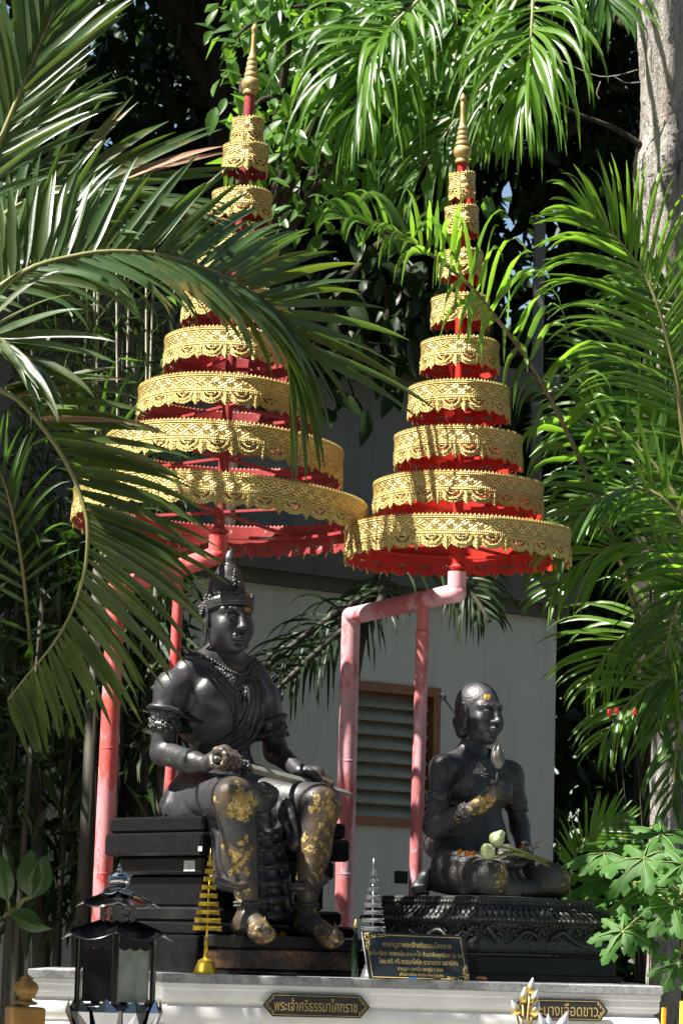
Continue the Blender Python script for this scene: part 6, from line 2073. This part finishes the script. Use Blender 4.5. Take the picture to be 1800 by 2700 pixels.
# ---- palms at the right
c1 = P(1835, 1950, .2)
pr_, top = palm('slender palm at the right edge with one long brown stalk arching over the woman\'s umbrella', (c1.x, c1.y, 0), .05, c1.z - .1)
VR = Vector((-.25, -.8, .5))
frond(pr_, [top, (1782, 2043, .25), (1746, 1873, .32), (1693, 1672, .38), (1627, 1457, .40), (1572, 1316, .38), (1483, 1117, .28), (1385, 942, .08), (1300, 831, -.08), (1247, 762, -.17), (1170, 697, -.26), (1090, 640, -.32), (1000, 600, -.36), (890, 572, -.38)], VR, 44, .38, .0135, [LF_R, LF_D], (1, -1), (66, 28), 2.1, (.015, .003), .34, 1.0, RACHB, .55, .22, 21)
c2 = P(1905, 1700, .52)
pr2, top2 = palm('dense palm at the right edge with bright arching fronds before the pale trunk', (c2.x, c2.y, 0), .07, c2.z)
frond(pr2, [top2, (1840, 1400, 0.46), (1800, 1150, 0.43), (1788, 1040, 0.41), (1772, 955, 0.40), (1751, 870, 0.38), (1725, 785, 0.36), (1690, 715, 0.36), (1640, 645, 0.34), (1590, 590, 0.33), (1540, 555, 0.32)], VR, 44, .50, .0108, [LF_R, LF_R], (1, -1), (72, 20), .75, (.013, .003), .12, 1.0, RACH, .12, .10, 23)
frond(pr2, [top2, (1850, 1500, 0.54), (1790, 1330, 0.56), (1720, 1220, 0.57), (1640, 1150, 0.58), (1560, 1120, 0.59), (1490, 1130, 0.60)], VR, 30, .40, .0125, [LF_D, LF_R], (1, -1), (68, 24), .7, (.013, .003), .1, 1.0, RACH, .12, .14, 25)
frond(pr2, [top2, (1850, 1600, 0.38), (1790, 1500, 0.34), (1700, 1440, 0.30), (1610, 1440, 0.28), (1520, 1490, 0.27), (1450, 1560, 0.26)], VR, 30, .36, .011, [LF_R, LF_D], (1, -1), (66, 24), .8, (.012, .003), .1, 1.0, RACH, .12, .14, 27)
frond(pr2, [top2, (1830, 1680, 0.46), (1750, 1640, 0.44), (1670, 1660, 0.43), (1600, 1720, 0.42), (1550, 1800, 0.41)], VR, 26, .36, .0095, [LF_R, LF_R], (1, -1), (62, 24), .8, (.011, .003), .1, 1.0, RACH, .12, .14, 29)
frond(pr2, [top2, (1870, 1760, 0.30), (1800, 1770, 0.26), (1720, 1800, 0.24), (1650, 1860, 0.22), (1590, 1950, 0.22)], VR, 22, .34, .0095, [LF_R, LF_D], (1, -1), (56, 22), .7, (.011, .003), .15, 1.0, RACH, .12, .14, 31)
frond(pr2, [top2, (1880, 1450, 0.66), (1850, 1250, 0.70), (1800, 1090, 0.72), (1720, 980, 0.73), (1620, 930, 0.74), (1530, 930, 0.75)], VR, 30, .40, .0125, [LF_D, LF_R], (1, -1), (70, 24), .7, (.013, .003), .1, 1.0, RACH, .12, .14, 33)
frond(pr2, [top2, (1880, 1560, 0.78), (1820, 1420, 0.82), (1740, 1330, 0.84), (1640, 1290, 0.86), (1540, 1310, 0.88), (1450, 1380, 0.89)], VR, 30, .40, .012, [LF_D, LF_D], (1, -1), (68, 24), .7, (.013, .003), .1, 1.0, RACH, .12, .14, 35)

frond(pr2, [top2, (1860, 1520, 0.22), (1790, 1360, 0.18), (1700, 1290, 0.16), (1610, 1300, 0.14), (1530, 1360, 0.12), (1470, 1440, 0.12)], VR, 30, .36, .011, [LF_R, LF_D], (1, -1), (66, 24), .8, (.012, .003), .1, 1.0, RACH, .12, .14, 37)
frond(pr2, [top2, (1880, 1380, 0.74), (1830, 1180, 0.78), (1760, 1060, 0.80), (1660, 1030, 0.81), (1560, 1060, 0.82), (1480, 1130, 0.83)], VR, 30, .40, .0125, [LF_R, LF_R], (1, -1), (70, 24), .7, (.013, .003), .1, 1.0, RACH, .12, .14, 39)
frond(pr2, [top2, (1850, 1560, .35), (1810, 1560, .3), (1770, 1640, .28), (1745, 1780, .27), (1730, 1930, .27)], VR, 26, .36, .0095, [LF_D, LF_R], (1, -1), (50, 24), .9, (.011, .003), .12, 1.0, RACH, .12, .2, 38)
frond(pr2, [top2, (1880, 1720, .3), (1840, 1760, .25), (1800, 1860, .22), (1780, 2000, .2), (1770, 2130, .2)], VR, 24, .34, .0095, [LF_D, LF_D], (1, -1), (50, 24), .9, (.011, .003), .12, 1.0, RACH, .12, .2, 36)
frond(pr2, [top2, (1900, 1300, 0.62), (1870, 1050, 0.64), (1840, 900, 0.64), (1790, 800, 0.65), (1720, 760, 0.66), (1640, 760, 0.67)], VR, 28, .38, .0125, [LF_R, LF_D], (1, -1), (70, 24), .7, (.013, .003), .1, 1.0, RACH, .12, .14, 40)

# ---- a tall palm behind the spires: fronds hang down from above the frame
c3 = P(1728, -380, 1.22)
tb3 = P(1750, 2600, 1.22)
pt3, top3 = palm('tall palm rising behind the pale trunk, its fronds hanging from above the frame', (tb3.x, 1.22, 0), .05, c3.z, lean=(c3.x - tb3.x, 0))
frond(pt3, [top3, (1220, -180, .65), (1120, -20, .55), (1040, 60, .5), (985, 130, .46), (955, 230, .44), (950, 330, .43)], VR, 44, .54, .0115, [LF_R, LF_D], (1, -1), (64, 16), 1.9, (.013, .003), .25, 1.0, RACH, .35, .30, 41)
frond(pt3, [top3, (1350, -200, .6), (1400, -60, .52), (1402, 40, .46), (1396, 120, .43), (1385, 200, .42), (1378, 290, .42)], VR, 44, .56, .0115, [LF_R, LF_R], (1, -1), (70, 14), 1.9, (.013, .003), .25, 1.0, RACH, .35, .32, 43)
frond(pt3, [top3, (1350, -120, .9), (1340, 60, .85), (1300, 196, .8), (1244, 260, .78), (1208, 304, .77), (1150, 390, .76), (1090, 480, .76)], VR, 30, .48, .0125, [LF_D, LF_D], (1, -1), (56, 20), 1.4, (.012, .003), .3, 1.0, RACHB, .1, .16, 45)
frond(pt3, [top3, (1250, -120, .95), (1200, 20, .95), (1160, 120, .93), (1100, 220, .92), (1060, 330, .92)], VR, 20, .46, .02, [LF_R, LF_D], (1, -1), (50, 18), .9, (.012, .003), .3, 1.0, RACHB, .1, .18, 47)
frond(pt3, [top3, (1420, -250, .55), (1520, -170, .5), (1580, -60, .45), (1610, 20, .43)], VR, 16, .40, .014, [LF_D, LF_R], (1, -1), (60, 20), 1.2, (.012, .003), .35, 1.0, RACH, .1, .16, 49)

# ---- dark palm before the hall wall (in its shade)
dk, top4 = palm('shaded young palm whose dark stalks cross the white wall between the statues', (P(912, 2000, 2.0).x, 2.0, 0), .026, P(1010, 1490, 2.0).z, lean=(P(1010, 1490, 2.0).x - P(912, 2000, 2.0).x, 0), pw=9)
for pts, sd in (([top4, (1010, 1545, 1.9), (900, 1610, 1.8), (800, 1680, 1.75), (700, 1760, 1.7), (600, 1850, 1.65)], 51), ([top4, (1000, 1590, 1.8), (880, 1680, 1.7), (760, 1790, 1.6), (660, 1890, 1.55)], 53), ([top4, (960, 1600, 2.0), (840, 1720, 1.9), (740, 1800, 1.85)], 55),
                ([top4, (1180, 1500, 1.9), (1240, 1560, 1.85), (1290, 1640, 1.8)], 57)):
    frond(dk, pts, Vector((-.2, -.9, .3)), 20, .30, .0075, [LF_F, LF_F], (1, -1), (56, 26), 1.5, (.024, .010), .12, .9, STEM_D, .1, .25, sd, separate=True)

# ---- stems of a clump at the left, behind the throne
cl4 = thing('palm_clump', 'clump of dark leaning palm stems behind the throne at the left', 'palm', P(120, 2500, .9).xy.to_3d())
for (x0, y0, x1, y1, r, Y) in ((150, 2900, 260, 1500, .030, .9), (190, 2900, 330, 1700, .026, 1.0), (60, 2900, 20, 1600, .018, 1.3), (120, 2900, 90, 1800, .035, 1.1), (230, 2900, 400, 1500, .022, 1.2), (20, 2900, -60, 1900, .02, 1.3), (300, 2900, 350, 1600, .03, 1.3)):
    a, b = P(x0, y0, Y), P(x1, y1, Y + .1); a.z = 0
    mb = MB(); mb.tube([a, a.lerp(b, .5) + Vector((.03, 0, 0)), b], [r * 1.1, r, r * .8], 9); mb.build('stem', STEM_D, cl4, True)
rnd = random.Random(5)
for i in range(14):
    x = rnd.uniform(-20, 460); Y = rnd.uniform(.9, 1.5); a, b = P(x, 2500, Y), P(x + rnd.uniform(-40, 90), rnd.uniform(1500, 1750), Y + .1); a.z = 0
    mb = MB(); mb.tube([a, a.lerp(b, .5) + Vector((rnd.uniform(-.04, .04), 0, 0)), b], [.018, .014, .010], 7); mb.build('stem', STEM_D, cl4, True)
def s_cl(rg, n):
    x = rg.uniform(-60, 470, n); y = rg.uniform(1380, 2420, n); Y = rg.uniform(.95, 1.75, n)
    return np.array([P(a, b, c) for a, b, c in zip(x, y, Y)])
blades('foliage', 2300, s_cl, .17, [LF_F], cl4, 95, .9, .11, gaps=[(165, 2200, 30, 150, .8)])
frond(cl4, [P(260, 1500, .9), (300, 1300, .85), (270, 1150, .8), (180, 1060, .75)], VW, 18, .32, .010, [LF_D, LF_D], (1, -1), (60, 25), .6, (.010, .003), .1, 1, RACH, .1, .2, 61)
frond(cl4, [P(90, 1800, 1.1), (60, 1500, 1.0), (20, 1300, .95), (-30, 1180, .9)], VW, 18, .32, .010, [LF_D, LF_D], (1, -1), (60, 25), .6, (.010, .003), .1, 1, RACH, .1, .2, 63)

# ---- bamboo at the left
bam = thing('bamboo_clump', 'thin bamboo culms with narrow leaves in the dark left background', 'bamboo', P(250, 1800, 1.7).xy.to_3d())
rnd = random.Random(77)
for i in range(18):
    x = rnd.uniform(60, 460); Y = rnd.uniform(1.4, 2.1)
    a, b = P(x, 2000, Y), P(x + rnd.uniform(-60, 40), 620, Y + rnd.uniform(-.2, .2)); a.z = 0
    mb = MB(); mb.tube([a, a.lerp(b, .5) + Vector((rnd.uniform(-.05, .05), 0, 0)), b], [.010, .008, .005], 7)
    mb.build('culm', BAMB, bam, True)
def s_bam(rg, n):
    x = rg.uniform(40, 520, n); y = rg.uniform(560, 1750, n); Y = rg.uniform(1.2, 2.3, n)
    return np.array([P(a, b, c) for a, b, c in zip(x, y, Y)])
blades('foliage', 2600, s_bam, .11, [LF_F, ], bam, 5, .5, .075)
blades('sun_tinted_foliage', 260, s_bam, .11, [LF_D], bam, 6, .5, .08)  # same leaves in a lighter green, painting the sun flecks

# ---- broad-leaved branches behind the spires, in the sun
def oval_leaf(name, L, w, mat, seed):
    rnd = random.Random(seed); n = 8
    vs, fs = [], []
    for i in range(n):
        u = i / (n - 1); ww = w * math.sin(math.pi * min(.995, (u * .96 + .03))) ** .8 * (1 - .25 * u)
        z = -.18 * L * u * u
        for k in (-1, -.5, 0, .5, 1):
            vs.append((ww * k, L * u, z + abs(k) * ww * .28 + .012 * L * math.sin(u * 26) * abs(k)))
    for i in range(n - 1):
        for k in range(4):
            a = i * 5 + k; fs.append((a, a + 1, a + 6, a + 5))
    me = bpy.data.meshes.new(name); me.from_pydata(vs, [], fs); me.materials.append(mat)
    me.polygons.foreach_set('use_smooth', np.ones(len(fs), dtype=bool)); me.update()
    return me
OVD = oval_leaf('leaf', 1.0, .25, LF_F, 4)  # oval leaf in the darkened green, with its shade in the colour
OV = [oval_leaf('leaf', 1.0, .22, LF_B, 1), oval_leaf('leaf', 1.0, .26, LF_B, 2), oval_leaf('leaf', 1.0, .20, LF_D, 3)]
def put_leaf(parent, p, d, up, L, me, name='leaf'):
    d = Vector(d).normalized(); x = d.cross(Vector(up)).normalized(); z = x.cross(d)
    o = bpy.data.objects.new(name, me); COL.objects.link(o); o.parent = parent
    M = Matrix((x * L, d * L, z * L)).transposed().to_4x4(); M.translation = Vector(p) - origin(parent)
    o.matrix_local = M
    return o
def leafy_tree(label, loc, h, branches, nleaf, L, seed, name='broadleaf_tree', tr=.045, meshes=None, face=.5):
    root = thing(name, label, 'tree', loc)
    rnd = random.Random(seed); b = Vector(loc)
    tt = b + Vector((0, 0, h))
    mb = MB(); mb.tube([b, b.lerp(tt, .5), tt], [tr * 1.1, tr * .85, tr * .6], 10); mb.build('trunk', BARK_D, root, True)
    per = nleaf // len(branches)
    for pts in branches:
        cv = spline([tt - Vector((0, 0, h * .2))] + [P(*p) for p in pts], 20)
        mb = MB(); mb.tube(cv, [.020 * (1 - i / 22) + .003 for i in range(20)], 6); br = mb.build('branch', BARK_D, root, True)
        for k in range(per):
            t = rnd.uniform(.35, 1.0) * 19; i = min(18, int(t)); p = cv[i].lerp(cv[i + 1], t - i)
            off = Vector((rnd.gauss(0, 1), rnd.gauss(0, .6), rnd.gauss(0, .8))) * L * .9
            d = Vector((rnd.gauss(0, .6), -face + rnd.gauss(0, .5), -.75 + rnd.gauss(0, .45)))
            put_leaf(br, p + off, d, (rnd.gauss(0, .5), -.6, .8), L * rnd.uniform(.7, 1.25), rnd.choice(meshes or OV))
    return root
leafy_tree('sunlit broad-leaved tree between and behind the two spires', (P(578, 2400, 1.3).x, 1.3, 0), P(900, 250, 1.5).z,
           [[(780, 330, .75), (700, 260, .55), (640, 330, .5)], [(840, 300, .7), (790, 380, .55), (720, 420, .5)], [(760, 120, .8), (680, 60, .7), (620, 100, .65)], [(860, 60, .8), (820, 20, .7), (760, 20, .65)], [(900, -60, .8), (980, -20, .7), (1060, 20, .65)], [(880, 420, .8), (820, 520, .75), (740, 560, .7)], [(1100, -40, .9), (1160, 0, .85), (1230, 20, .85)]],
           270, .115, 81)
def s_top(rg, n):
    x = rg.uniform(610, 1300, n); y = rg.uniform(-160, 620, n); Y = rg.uniform(.9, 1.7, n)
    k = rg.random(n) < np.clip(1.25 - (y + 100) / 650 - np.abs(x - 860) / 900, .08, 1)
    x, y, Y = x[k], y[k], Y[k]
    return np.array([P(a, b, c) for a, b, c in zip(x, y, Y)])
_bt = [o for o in bpy.data.objects if o.name == 'broadleaf_tree'][0]
def s_top2(rg, n):
    q = s_top(rg, n); i = rg.integers(0, len(q), n); return q[i] + rg.normal(size=(n, 3)) * .04
blades('foliage', 1900, s_top2, .105, [LF_B], _bt, 91, .9, .24)
leafy_tree('shaded broad-leaved shrub hanging before the grey upper wall between the umbrellas', (P(574, 2400, 1.7).x, 1.7, 0), P(900, 700, 2.2).z,
           [[(840, 760, 2.1), (900, 860, 2.0), (960, 930, 2.0)], [(980, 760, 2.1), (1020, 860, 2.0), (1040, 960, 2.0)], [(800, 820, 2.1), (840, 900, 2.0), (860, 980, 1.95)], [(1000, 640, 2.1), (1060, 760, 2.1), (1100, 860, 2.1)], [(700, 650, 2.2), (720, 800, 2.1), (760, 900, 2.1)]], 230, .15, 83, meshes=[OVD], face=.3)

# ---- forest behind, as separate trees
def forest_tree(label, px, Y, ztop, crown, n, size, seed, mat=LF_F, tr=.14, name='forest_tree', foot=None):
    loc = P(px, 2500, Y); loc.z = 0
    cx0 = loc.x
    if foot: loc = Vector((foot[0], foot[1], 0))
    root = thing(name, label, 'tree', loc)
    rnd = random.Random(seed)
    c = Vector((cx0, Y, (crown[2] + crown[3]) / 2))
    mb = MB(); mb.tube([loc, loc + Vector((rnd.uniform(-.2, .2), 0, c.z * .5)), c], [tr * 1.2, tr, tr * .5], 10)
    for k in range(5):
        e = c + Vector((rnd.uniform(-1, 1) * crown[0] * .8, rnd.uniform(-1, 1) * crown[1] * .7, rnd.uniform(-.3, .4) * (crown[3] - crown[2])))
        s_ = loc.lerp(c, rnd.uniform(.55, .95)); mb.tube([s_, s_.lerp(e, .5) + Vector((0, 0, .15)), e], [tr * .45, tr * .3, tr * .1], 6)
    mb.build('trunk', BARK_D, root, True)
    def smp(rg, m):
        k = 46
        ct = rg.normal(size=(k, 3)); ct /= np.linalg.norm(ct, axis=1)[:, None]; ct *= rg.uniform(.35, 1.0, k)[:, None] ** .5
        j = rg.integers(0, k, m)
        q = ct[j] + rg.normal(size=(m, 3)) * .17
        return q * np.array((crown[0], crown[1], (crown[3] - crown[2]) / 2)) + np.array(c)
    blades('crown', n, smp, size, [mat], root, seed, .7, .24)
    return root
spec = [(-200, 5.5, 'dark leafy tree in the far left background', (2.0, 1.2, .3, 7.5), 7000), (250, 6.2, 'dark tree behind the bamboo', (1.9, 1.2, .3, 8.2), 8000), (620, 6.8, 'tall dark tree behind the king\'s umbrella', (1.9, 1.2, 1.0, 9.0), 8000),
        (960, 7.4, 'tall dark tree behind both umbrellas', (1.9, 1.2, 1.5, 9.4), 8000), (1290, 8.2, 'dark tree with sky showing through behind the woman\'s umbrella', (1.55, 1.2, .5, 9.6), 4200), (1600, 7.2, 'dark tree behind the pale trunk', (1.9, 1.2, .2, 9.0), 8000), (1950, 6.0, 'dark leafy tree in the far right background', (1.8, 1.2, .2, 8.5), 7000)]
for i, (px, Y, lab, cr, n) in enumerate(spec):
    forest_tree(lab, px, Y, 0, cr, n, .17, 200 + i, foot={1290: (P(1180, 2500, Y).x, Y), 1600: (P(1775, 2500, 5).x, 5.0), 620: (P(560, 2500, Y).x, Y)}.get(px))
# a thicket far behind that closes the view under the crowns
def s_th(rg, n):
    return np.stack([rg.uniform(-6, 6.5, n), rg.uniform(9.5, 12.5, n), rg.uniform(0, 1, n) ** .8 * np.where(rg.uniform(0, 1, n) < .5, 9.5, 7.5)], 1)
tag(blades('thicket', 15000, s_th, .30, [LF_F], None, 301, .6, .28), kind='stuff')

# the belt of trees that closes the court behind the camera: it keeps the low sky off the shaded side
def s_belt(rg, n):
    t = rg.uniform(R_(175), R_(365), n); r = rg.uniform(15, 21, n)
    return np.stack([r * np.cos(t), -2 + r * np.sin(t), 11.5 * rg.uniform(0, 1, n) ** .8], 1)
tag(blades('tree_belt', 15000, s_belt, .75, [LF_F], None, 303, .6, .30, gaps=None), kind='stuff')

# ---- high crowns over the hall and the path, which throw the shade (mostly above the frame)
def canopy_tree(label, x, Y, cr, n, seed, size=.30, foot=None):
    return forest_tree(label, 900 + (x / S(Y)), Y, 0, cr, n, size, seed, LF_F, .16, 'shade_tree', foot)
canopy_tree('high spreading tree beyond the left edge', -5.4, 1.3, (1.5, 1.7, 6.6, 8.8), 5500, 404)
canopy_tree('small unseen crown added above the frame to shade a left palm frond', -4.35, -2.45, (.80, .70, 6.7, 7.6), 700, 405, .2)  # added crown, placed only to shade one hanging frond
canopy_tree('high spreading tree above the hall at the left', -3.6, 3.2, (2.6, 2.2, 6.9, 8.8), 6000, 401)
canopy_tree('high spreading tree above the hall roof', -.8, 4.6, (2.6, 2.2, 7.2, 9.2), 6000, 402)
canopy_tree('high spreading tree above the hall at the right', 2.2, 4.2, (2.4, 2.2, 7.0, 9.0), 5500, 403, foot=(P(1800, 2000, 2.6).x, 2.6))

canopy_tree('unseen tree added over the court at the right to block sky light', 2.9, -5.6, (3.4, 3.2, 8.2, 10.8), 7000, 406, .38, foot=(5.2, -5.6))  # added crown that cuts sky fill from the front right
canopy_tree('unseen tree added above the camera to block sky light', -.4, -9.2, (3.6, 2.8, 9.6, 12.0), 7000, 407, .38, foot=(4.6, -13.5))  # second added crown, cutting the sky fill from high in front

# ---- the big pale trunk at the right
tk = thing('tree_trunk', 'big pale fissured tree trunk with a knot along the right edge', 'tree', P(1748, 2560, 1.0).xy.to_3d())
YT = 1.0
rows = [(1748, -200, 70), (1745, 0, 66), (1750, 150, 62), (1752, 300, 60), (1752, 370, 64), (1746, 440, 74), (1750, 520, 74), (1757, 650, 66), (1764, 900, 60), (1768, 1200, 54), (1768, 1500, 48), (1762, 1800, 44), (1752, 2100, 40), (1746, 2400, 40), (1744, 2600, 44), (1744, 2900, 52)]
n = 40; rings = []
cvr = spline([(x, y, r) for x, y, r in rows], 150)
rnd = random.Random(6); ph = [rnd.uniform(0, 6.28) for _ in range(8)]
for i, q in enumerate(cvr):
    c = P(q.x, q.y, YT)
    ring = []
    for k in range(n):
        t = 2 * math.pi * k / n
        r = q.z * S(YT) * (1 + .07 * math.sin(3 * t + ph[0] + q.y * .0012) + .05 * math.sin(7 * t + ph[1] + .002 * q.y) + .035 * math.sin(13 * t + ph[2] + .004 * q.y) + .02 * math.sin(.03 * q.y + 5 * t + ph[3]) + .03 * math.sin(23 * t + ph[4] + .006 * q.y) * math.sin(.021 * q.y + 3 * t + ph[5]) + rnd.gauss(0, .016))
        kn = math.exp(-((q.y - 430) / 42) ** 2 - ((t - 4.35) / .30) ** 2); r *= 1 + .16 * kn - .22 * math.exp(-((q.y - 430) / 26) ** 2 - ((t - 4.35) / .15) ** 2)
        ring.append(c + Vector((math.cos(t), math.sin(t), 0)) * r)
    rings.append(ring)
mb = MB(); mb.loft(rings[::-1]); mb.build('trunk', BARK, tk, True)
for pts, r in (([(1690, 385, 1.0), (1640, 350, .98), (1580, 322, .95), (1520, 300, .92), (1470, 270, .9)], .016), ([(1700, 60, 1.0), (1640, 60, 1.1), (1590, 20, 1.2)], .03)):
    mb = MB(); mb.tube(spline([P(*p) for p in pts], 14), [r * (1 - i / 22) for i in range(14)], 8); mb.build('branch', BARK_D, tk, True)
TW = plain('bare_grey_twig', (0.28, 0.26, 0.23), (0.20, 0.18, 0.15), 30, .8)
for pts in ([(1430, 130, .9), (1480, 160, .88), (1510, 175, .87), (1570, 200, .86), (1620, 200, .86), (1680, 184, .85)], [(1615, 200, .86), (1650, 218, .86), (1690, 216, .86)], [(1480, 160, .88), (1476, 190, .87), (1520, 220, .86)], [(1582, 215, .86), (1572, 245, .86), (1580, 262, .86)]):
    mb = MB(); mb.tube(spline([P(*p) for p in pts], 12), .0022, 5); mb.build('twig', TW, tk, True)
tk2 = thing('tree_trunk', 'brownish second trunk half hidden behind the pale trunk at the right edge', 'tree', P(1815, 2560, 1.3).xy.to_3d())
mb = MB(); mb.tube([P(1812 - 2 * (i % 2), -200 + 260 * i, 1.3) for i in range(12)], [.055 + .004 * (i % 3) for i in range(12)], 14); mb.build('trunk', BARK, tk2, True)
cp = thing('concrete_post', 'grey concrete post standing far behind the palms', 'post', P(1405, 2500, 4.6).xy.to_3d())
a, b = P(1405, 2400, 4.6), P(1408, 575, 4.6); a.z = 0
mb = MB(); mb.box((a + b) / 2, (.062, .062, b.z), None, .006); mb.build('shaft', CONC, cp)

# ---- papaya at the lower right
def papaya_leaf(root, hub, N, upv, R, seed, stalk_from):
    rnd = random.Random(seed); N = Vector(N).normalized()
    y = (Vector(upv) - N * N.dot(Vector(upv))).normalized(); x = y.cross(N)
    H = P(*hub)
    vs, fs = [H], []
    out = []
    lobes = 7
    for i in range(lobes):
        a = R_(-150 + 300 * i / (lobes - 1)) + rnd.gauss(0, .05)
        L = R * (1.0 - .28 * abs(i - 3) / 3) * rnd.uniform(.92, 1.08)
        def pt(r, da):
            t = a + da
            p = x * math.sin(t) * r * L + y * math.cos(t) * r * L
            return H + p - N * (.28 * R * (r * L / R) ** 2) + N * .05 * R * math.cos(da * 9)
        sp = [(.42, -.36), (.58, -.22), (.66, -.38), (.82, -.27), (.76, -.15), (.88, -.14), (1.0, 0.0), (.88, .14), (.76, .15), (.82, .27), (.66, .38), (.58, .22), (.42, .36)]
        ring = [pt(r, d) for r, d in sp]
        c = [pt(.30, 0), pt(.5, 0), pt(.62, 0), pt(.78, 0)]
        o = len(vs); vs += ring + c
        f = lambda *k: fs.append(tuple(k))
        c0, c1, c2, c3 = o + 13, o + 14, o + 15, o + 16
        f(0, o, c0); f(0, c0, o + 12)
        f(o, o + 1, c1, c0); f(c0, c1, o + 11, o + 12)
        f(o + 1, o + 2, o + 3, o + 4); f(o + 1, o + 4, c2, c1); f(o + 4, o + 5, c3, c2); f(o + 5, o + 6, c3)
        f(o + 10, o + 9, o + 8, o + 11) if False else f(o + 11, o + 8, o + 9, o + 10); f(c1, c2, o + 8, o + 11); f(c2, c3, o + 7, o + 8); f(c3, o + 6, o + 7)
        out.append((o, o + 12))
    for i in range(lobes - 1):
        fs.append((0, out[i][1], out[i + 1][0]))
    lf = mobj('leaf', vs, fs, [LF_P], root, True)
    vn = MB()
    for i in range(lobes):
        o = 1 + i * 17
        vn.tube([H + N * .0015, Vector(vs[o + 13]) + N * .0015, Vector(vs[o + 15]) + N * .0015, Vector(vs[o + 6])], [.0022, .0016, .0011, .0005], 4)
    vn.build('veins', VEIN, lf, True)
    S_ = Vector(stalk_from)
    mb = MB(); mb.tube([S_, S_.lerp(H, .6) + UP * .05, H - N * .004], [.007, .005, .004], 7); mb.build('petiole', STEMG, lf, True)
pp = thing('papaya_plant', 'papaya plant with broad lobed leaves at the lower right', 'plant', P(1830, 2600, -.25).xy.to_3d())
ct = P(1850, 2330, -.25)
b0 = Vector((ct.x, ct.y, 0)); mb = MB(); mb.tube([b0, b0.lerp(ct, .5), ct], [.03, .026, .02], 10); mb.build('stem', STEMG, pp, True)
for hub, N, u, R, sd in (((1696, 2262, -.40), (-.35, -.60, .72), (-.2, .3, -1), .17, 1), ((1585, 2318, .34), (-.3, -.6, .72), (-1, .2, -.5), .18, 2), ((1640, 2455, -.35), (-.2, -.75, .6), (-.45, 0, -1), .125, 3), ((1772, 2390, -.45), (-.1, -.7, .7), (-.5, 0, -1), .13, 4),
                         ((1590, 2250, -.15), (-.2, -.5, .8), (-1, .1, .1), .15, 5), ((1740, 2200, -.15), (.1, -.5, .85), (.5, .1, .6), .15, 6), ((1690, 2350, -.10), (0, -.6, .8), (-.5, 0, -.8), .15, 7), ((1785, 2540, -.42), (-.15, -.7, .6), (-.3, 0, -1), .12, 8), ((1560, 2420, -.02), (-.2, -.7, .7), (-.7, 0, -.6), .12, 9), ((1800, 2280, -.5), (.1, -.7, .7), (.6, 0, -.6), .14, 10), ((1640, 2200, .35), (-.1, -.55, .8), (-.3, .1, .7), .17, 11), ((1600, 2390, .35), (-.1, -.7, .6), (-.4, 0, -.8), .16, 12), ((1750, 2300, .3), (.0, -.6, .8), (.3, 0, -.9), .18, 13), ((1700, 2430, .2), (-.1, -.7, .6), (.2, 0, -1), .13, 14)):
    papaya_leaf(pp, hub, N, u, R * 1.12, sd, ct - UP * random.Random(sd).uniform(0, .15))
# young feather palm behind it
yp, tp = palm('small feathery palm behind the papaya leaves', P(1500, 2600, .25).xy.to_3d(), .03, P(1500, 2420, .25).z, name='young_palm')
frond(yp, [tp, (1500, 2310, .22), (1530, 2230, .2), (1590, 2180, .2), (1650, 2170, .2)], Vector((-.3, -.9, .2)), 26, .17, .007, [LF_R, LF_R], (-1, 1), (58, 26), .1, (.006, .002), .3, 1.0, RACH, .1, .08, 71)

# ---- rubber plant at the lower left
rp = thing('rubber_plant', 'rubber plant with glossy oval leaves at the lower left', 'plant', P(25, 2600, -.9).xy.to_3d())
KM = oval_leaf('leaf', 1.0, .34, LF_K, 9)
sp_ = P(28, 2400, -.9); b0 = Vector((sp_.x, sp_.y, 0))
mb = MB(); mb.tube([b0, b0.lerp(sp_, .6), sp_, P(24, 2375, -.9)], [.016, .013, .010, .006], 8); mb.build('stem', STEM_D, rp, True)
for (x0, y0, x1, y1, L, up) in ((82, 2362, 75, 2252, .155, (-.3, -1, .1)), (86, 2366, 128, 2262, .15, (.6, -.8, .2)), (36, 2402, 112, 2430, .11, (0, -.6, .9)), (30, 2410, 132, 2466, .15, (-.2, -.5, -.9)), (20, 2372, 2, 2280, .15, (-.4, -.9, .1)), (10, 2420, -50, 2440, .13, (0, -.5, .9))):
    a, b = P(x0, y0, -.92), P(x1, y1, -.95)
    o = put_leaf(rp, a, b - a, Vector(up), L, KM)
    mb = MB(); mb.tube([sp_ - UP * .02, sp_.lerp(a, .6) + UP * .008, a], [.006, .005, .004], 6); mb.build('petiole', STEMG, rp, True)
# ---- heliconia-red flowers in the dark gap and orange ones at the left
REDF = plain('red_petal', (0.75, 0.06, 0.04), (0.6, 0.05, 0.05), 40, .5)
for nm, lab, pts, col in (('red_blossom', 'small red blossoms in the dark gap right of the hall', [(1606, 1886), (1625, 1880), (1672, 1884)], REDF), ('orange_blossom', 'dim orange blossoms in the dark left background', [(38, 1725), (55, 1742), (20, 1735)], MARI)):
    Y = .05 if nm[0] == 'r' else 1.5
    root = thing(nm, lab, 'flower', P(pts[0][0], pts[0][1], Y))
    base = P(pts[0][0] + 110, pts[0][1] + 260, Y); base.z = 0
    for x, y in pts:
        c = P(x, y, Y)
        mb = MB(); mb.tube([base, base.lerp(c, .6) + Vector((.04, 0, .1)), c], [.0025, .002, .0014], 5); mb.build('stem', STEM_D, root, True)
        mb = MB()
        for k in range(4):
            t = k * 1.57; d = Vector((math.cos(t) * .4, math.sin(t) * .4, 1)); mb.ball(c + d * .010, (.006, .006, .014), 5, 6)
        mb.build('petals', col, root, True)
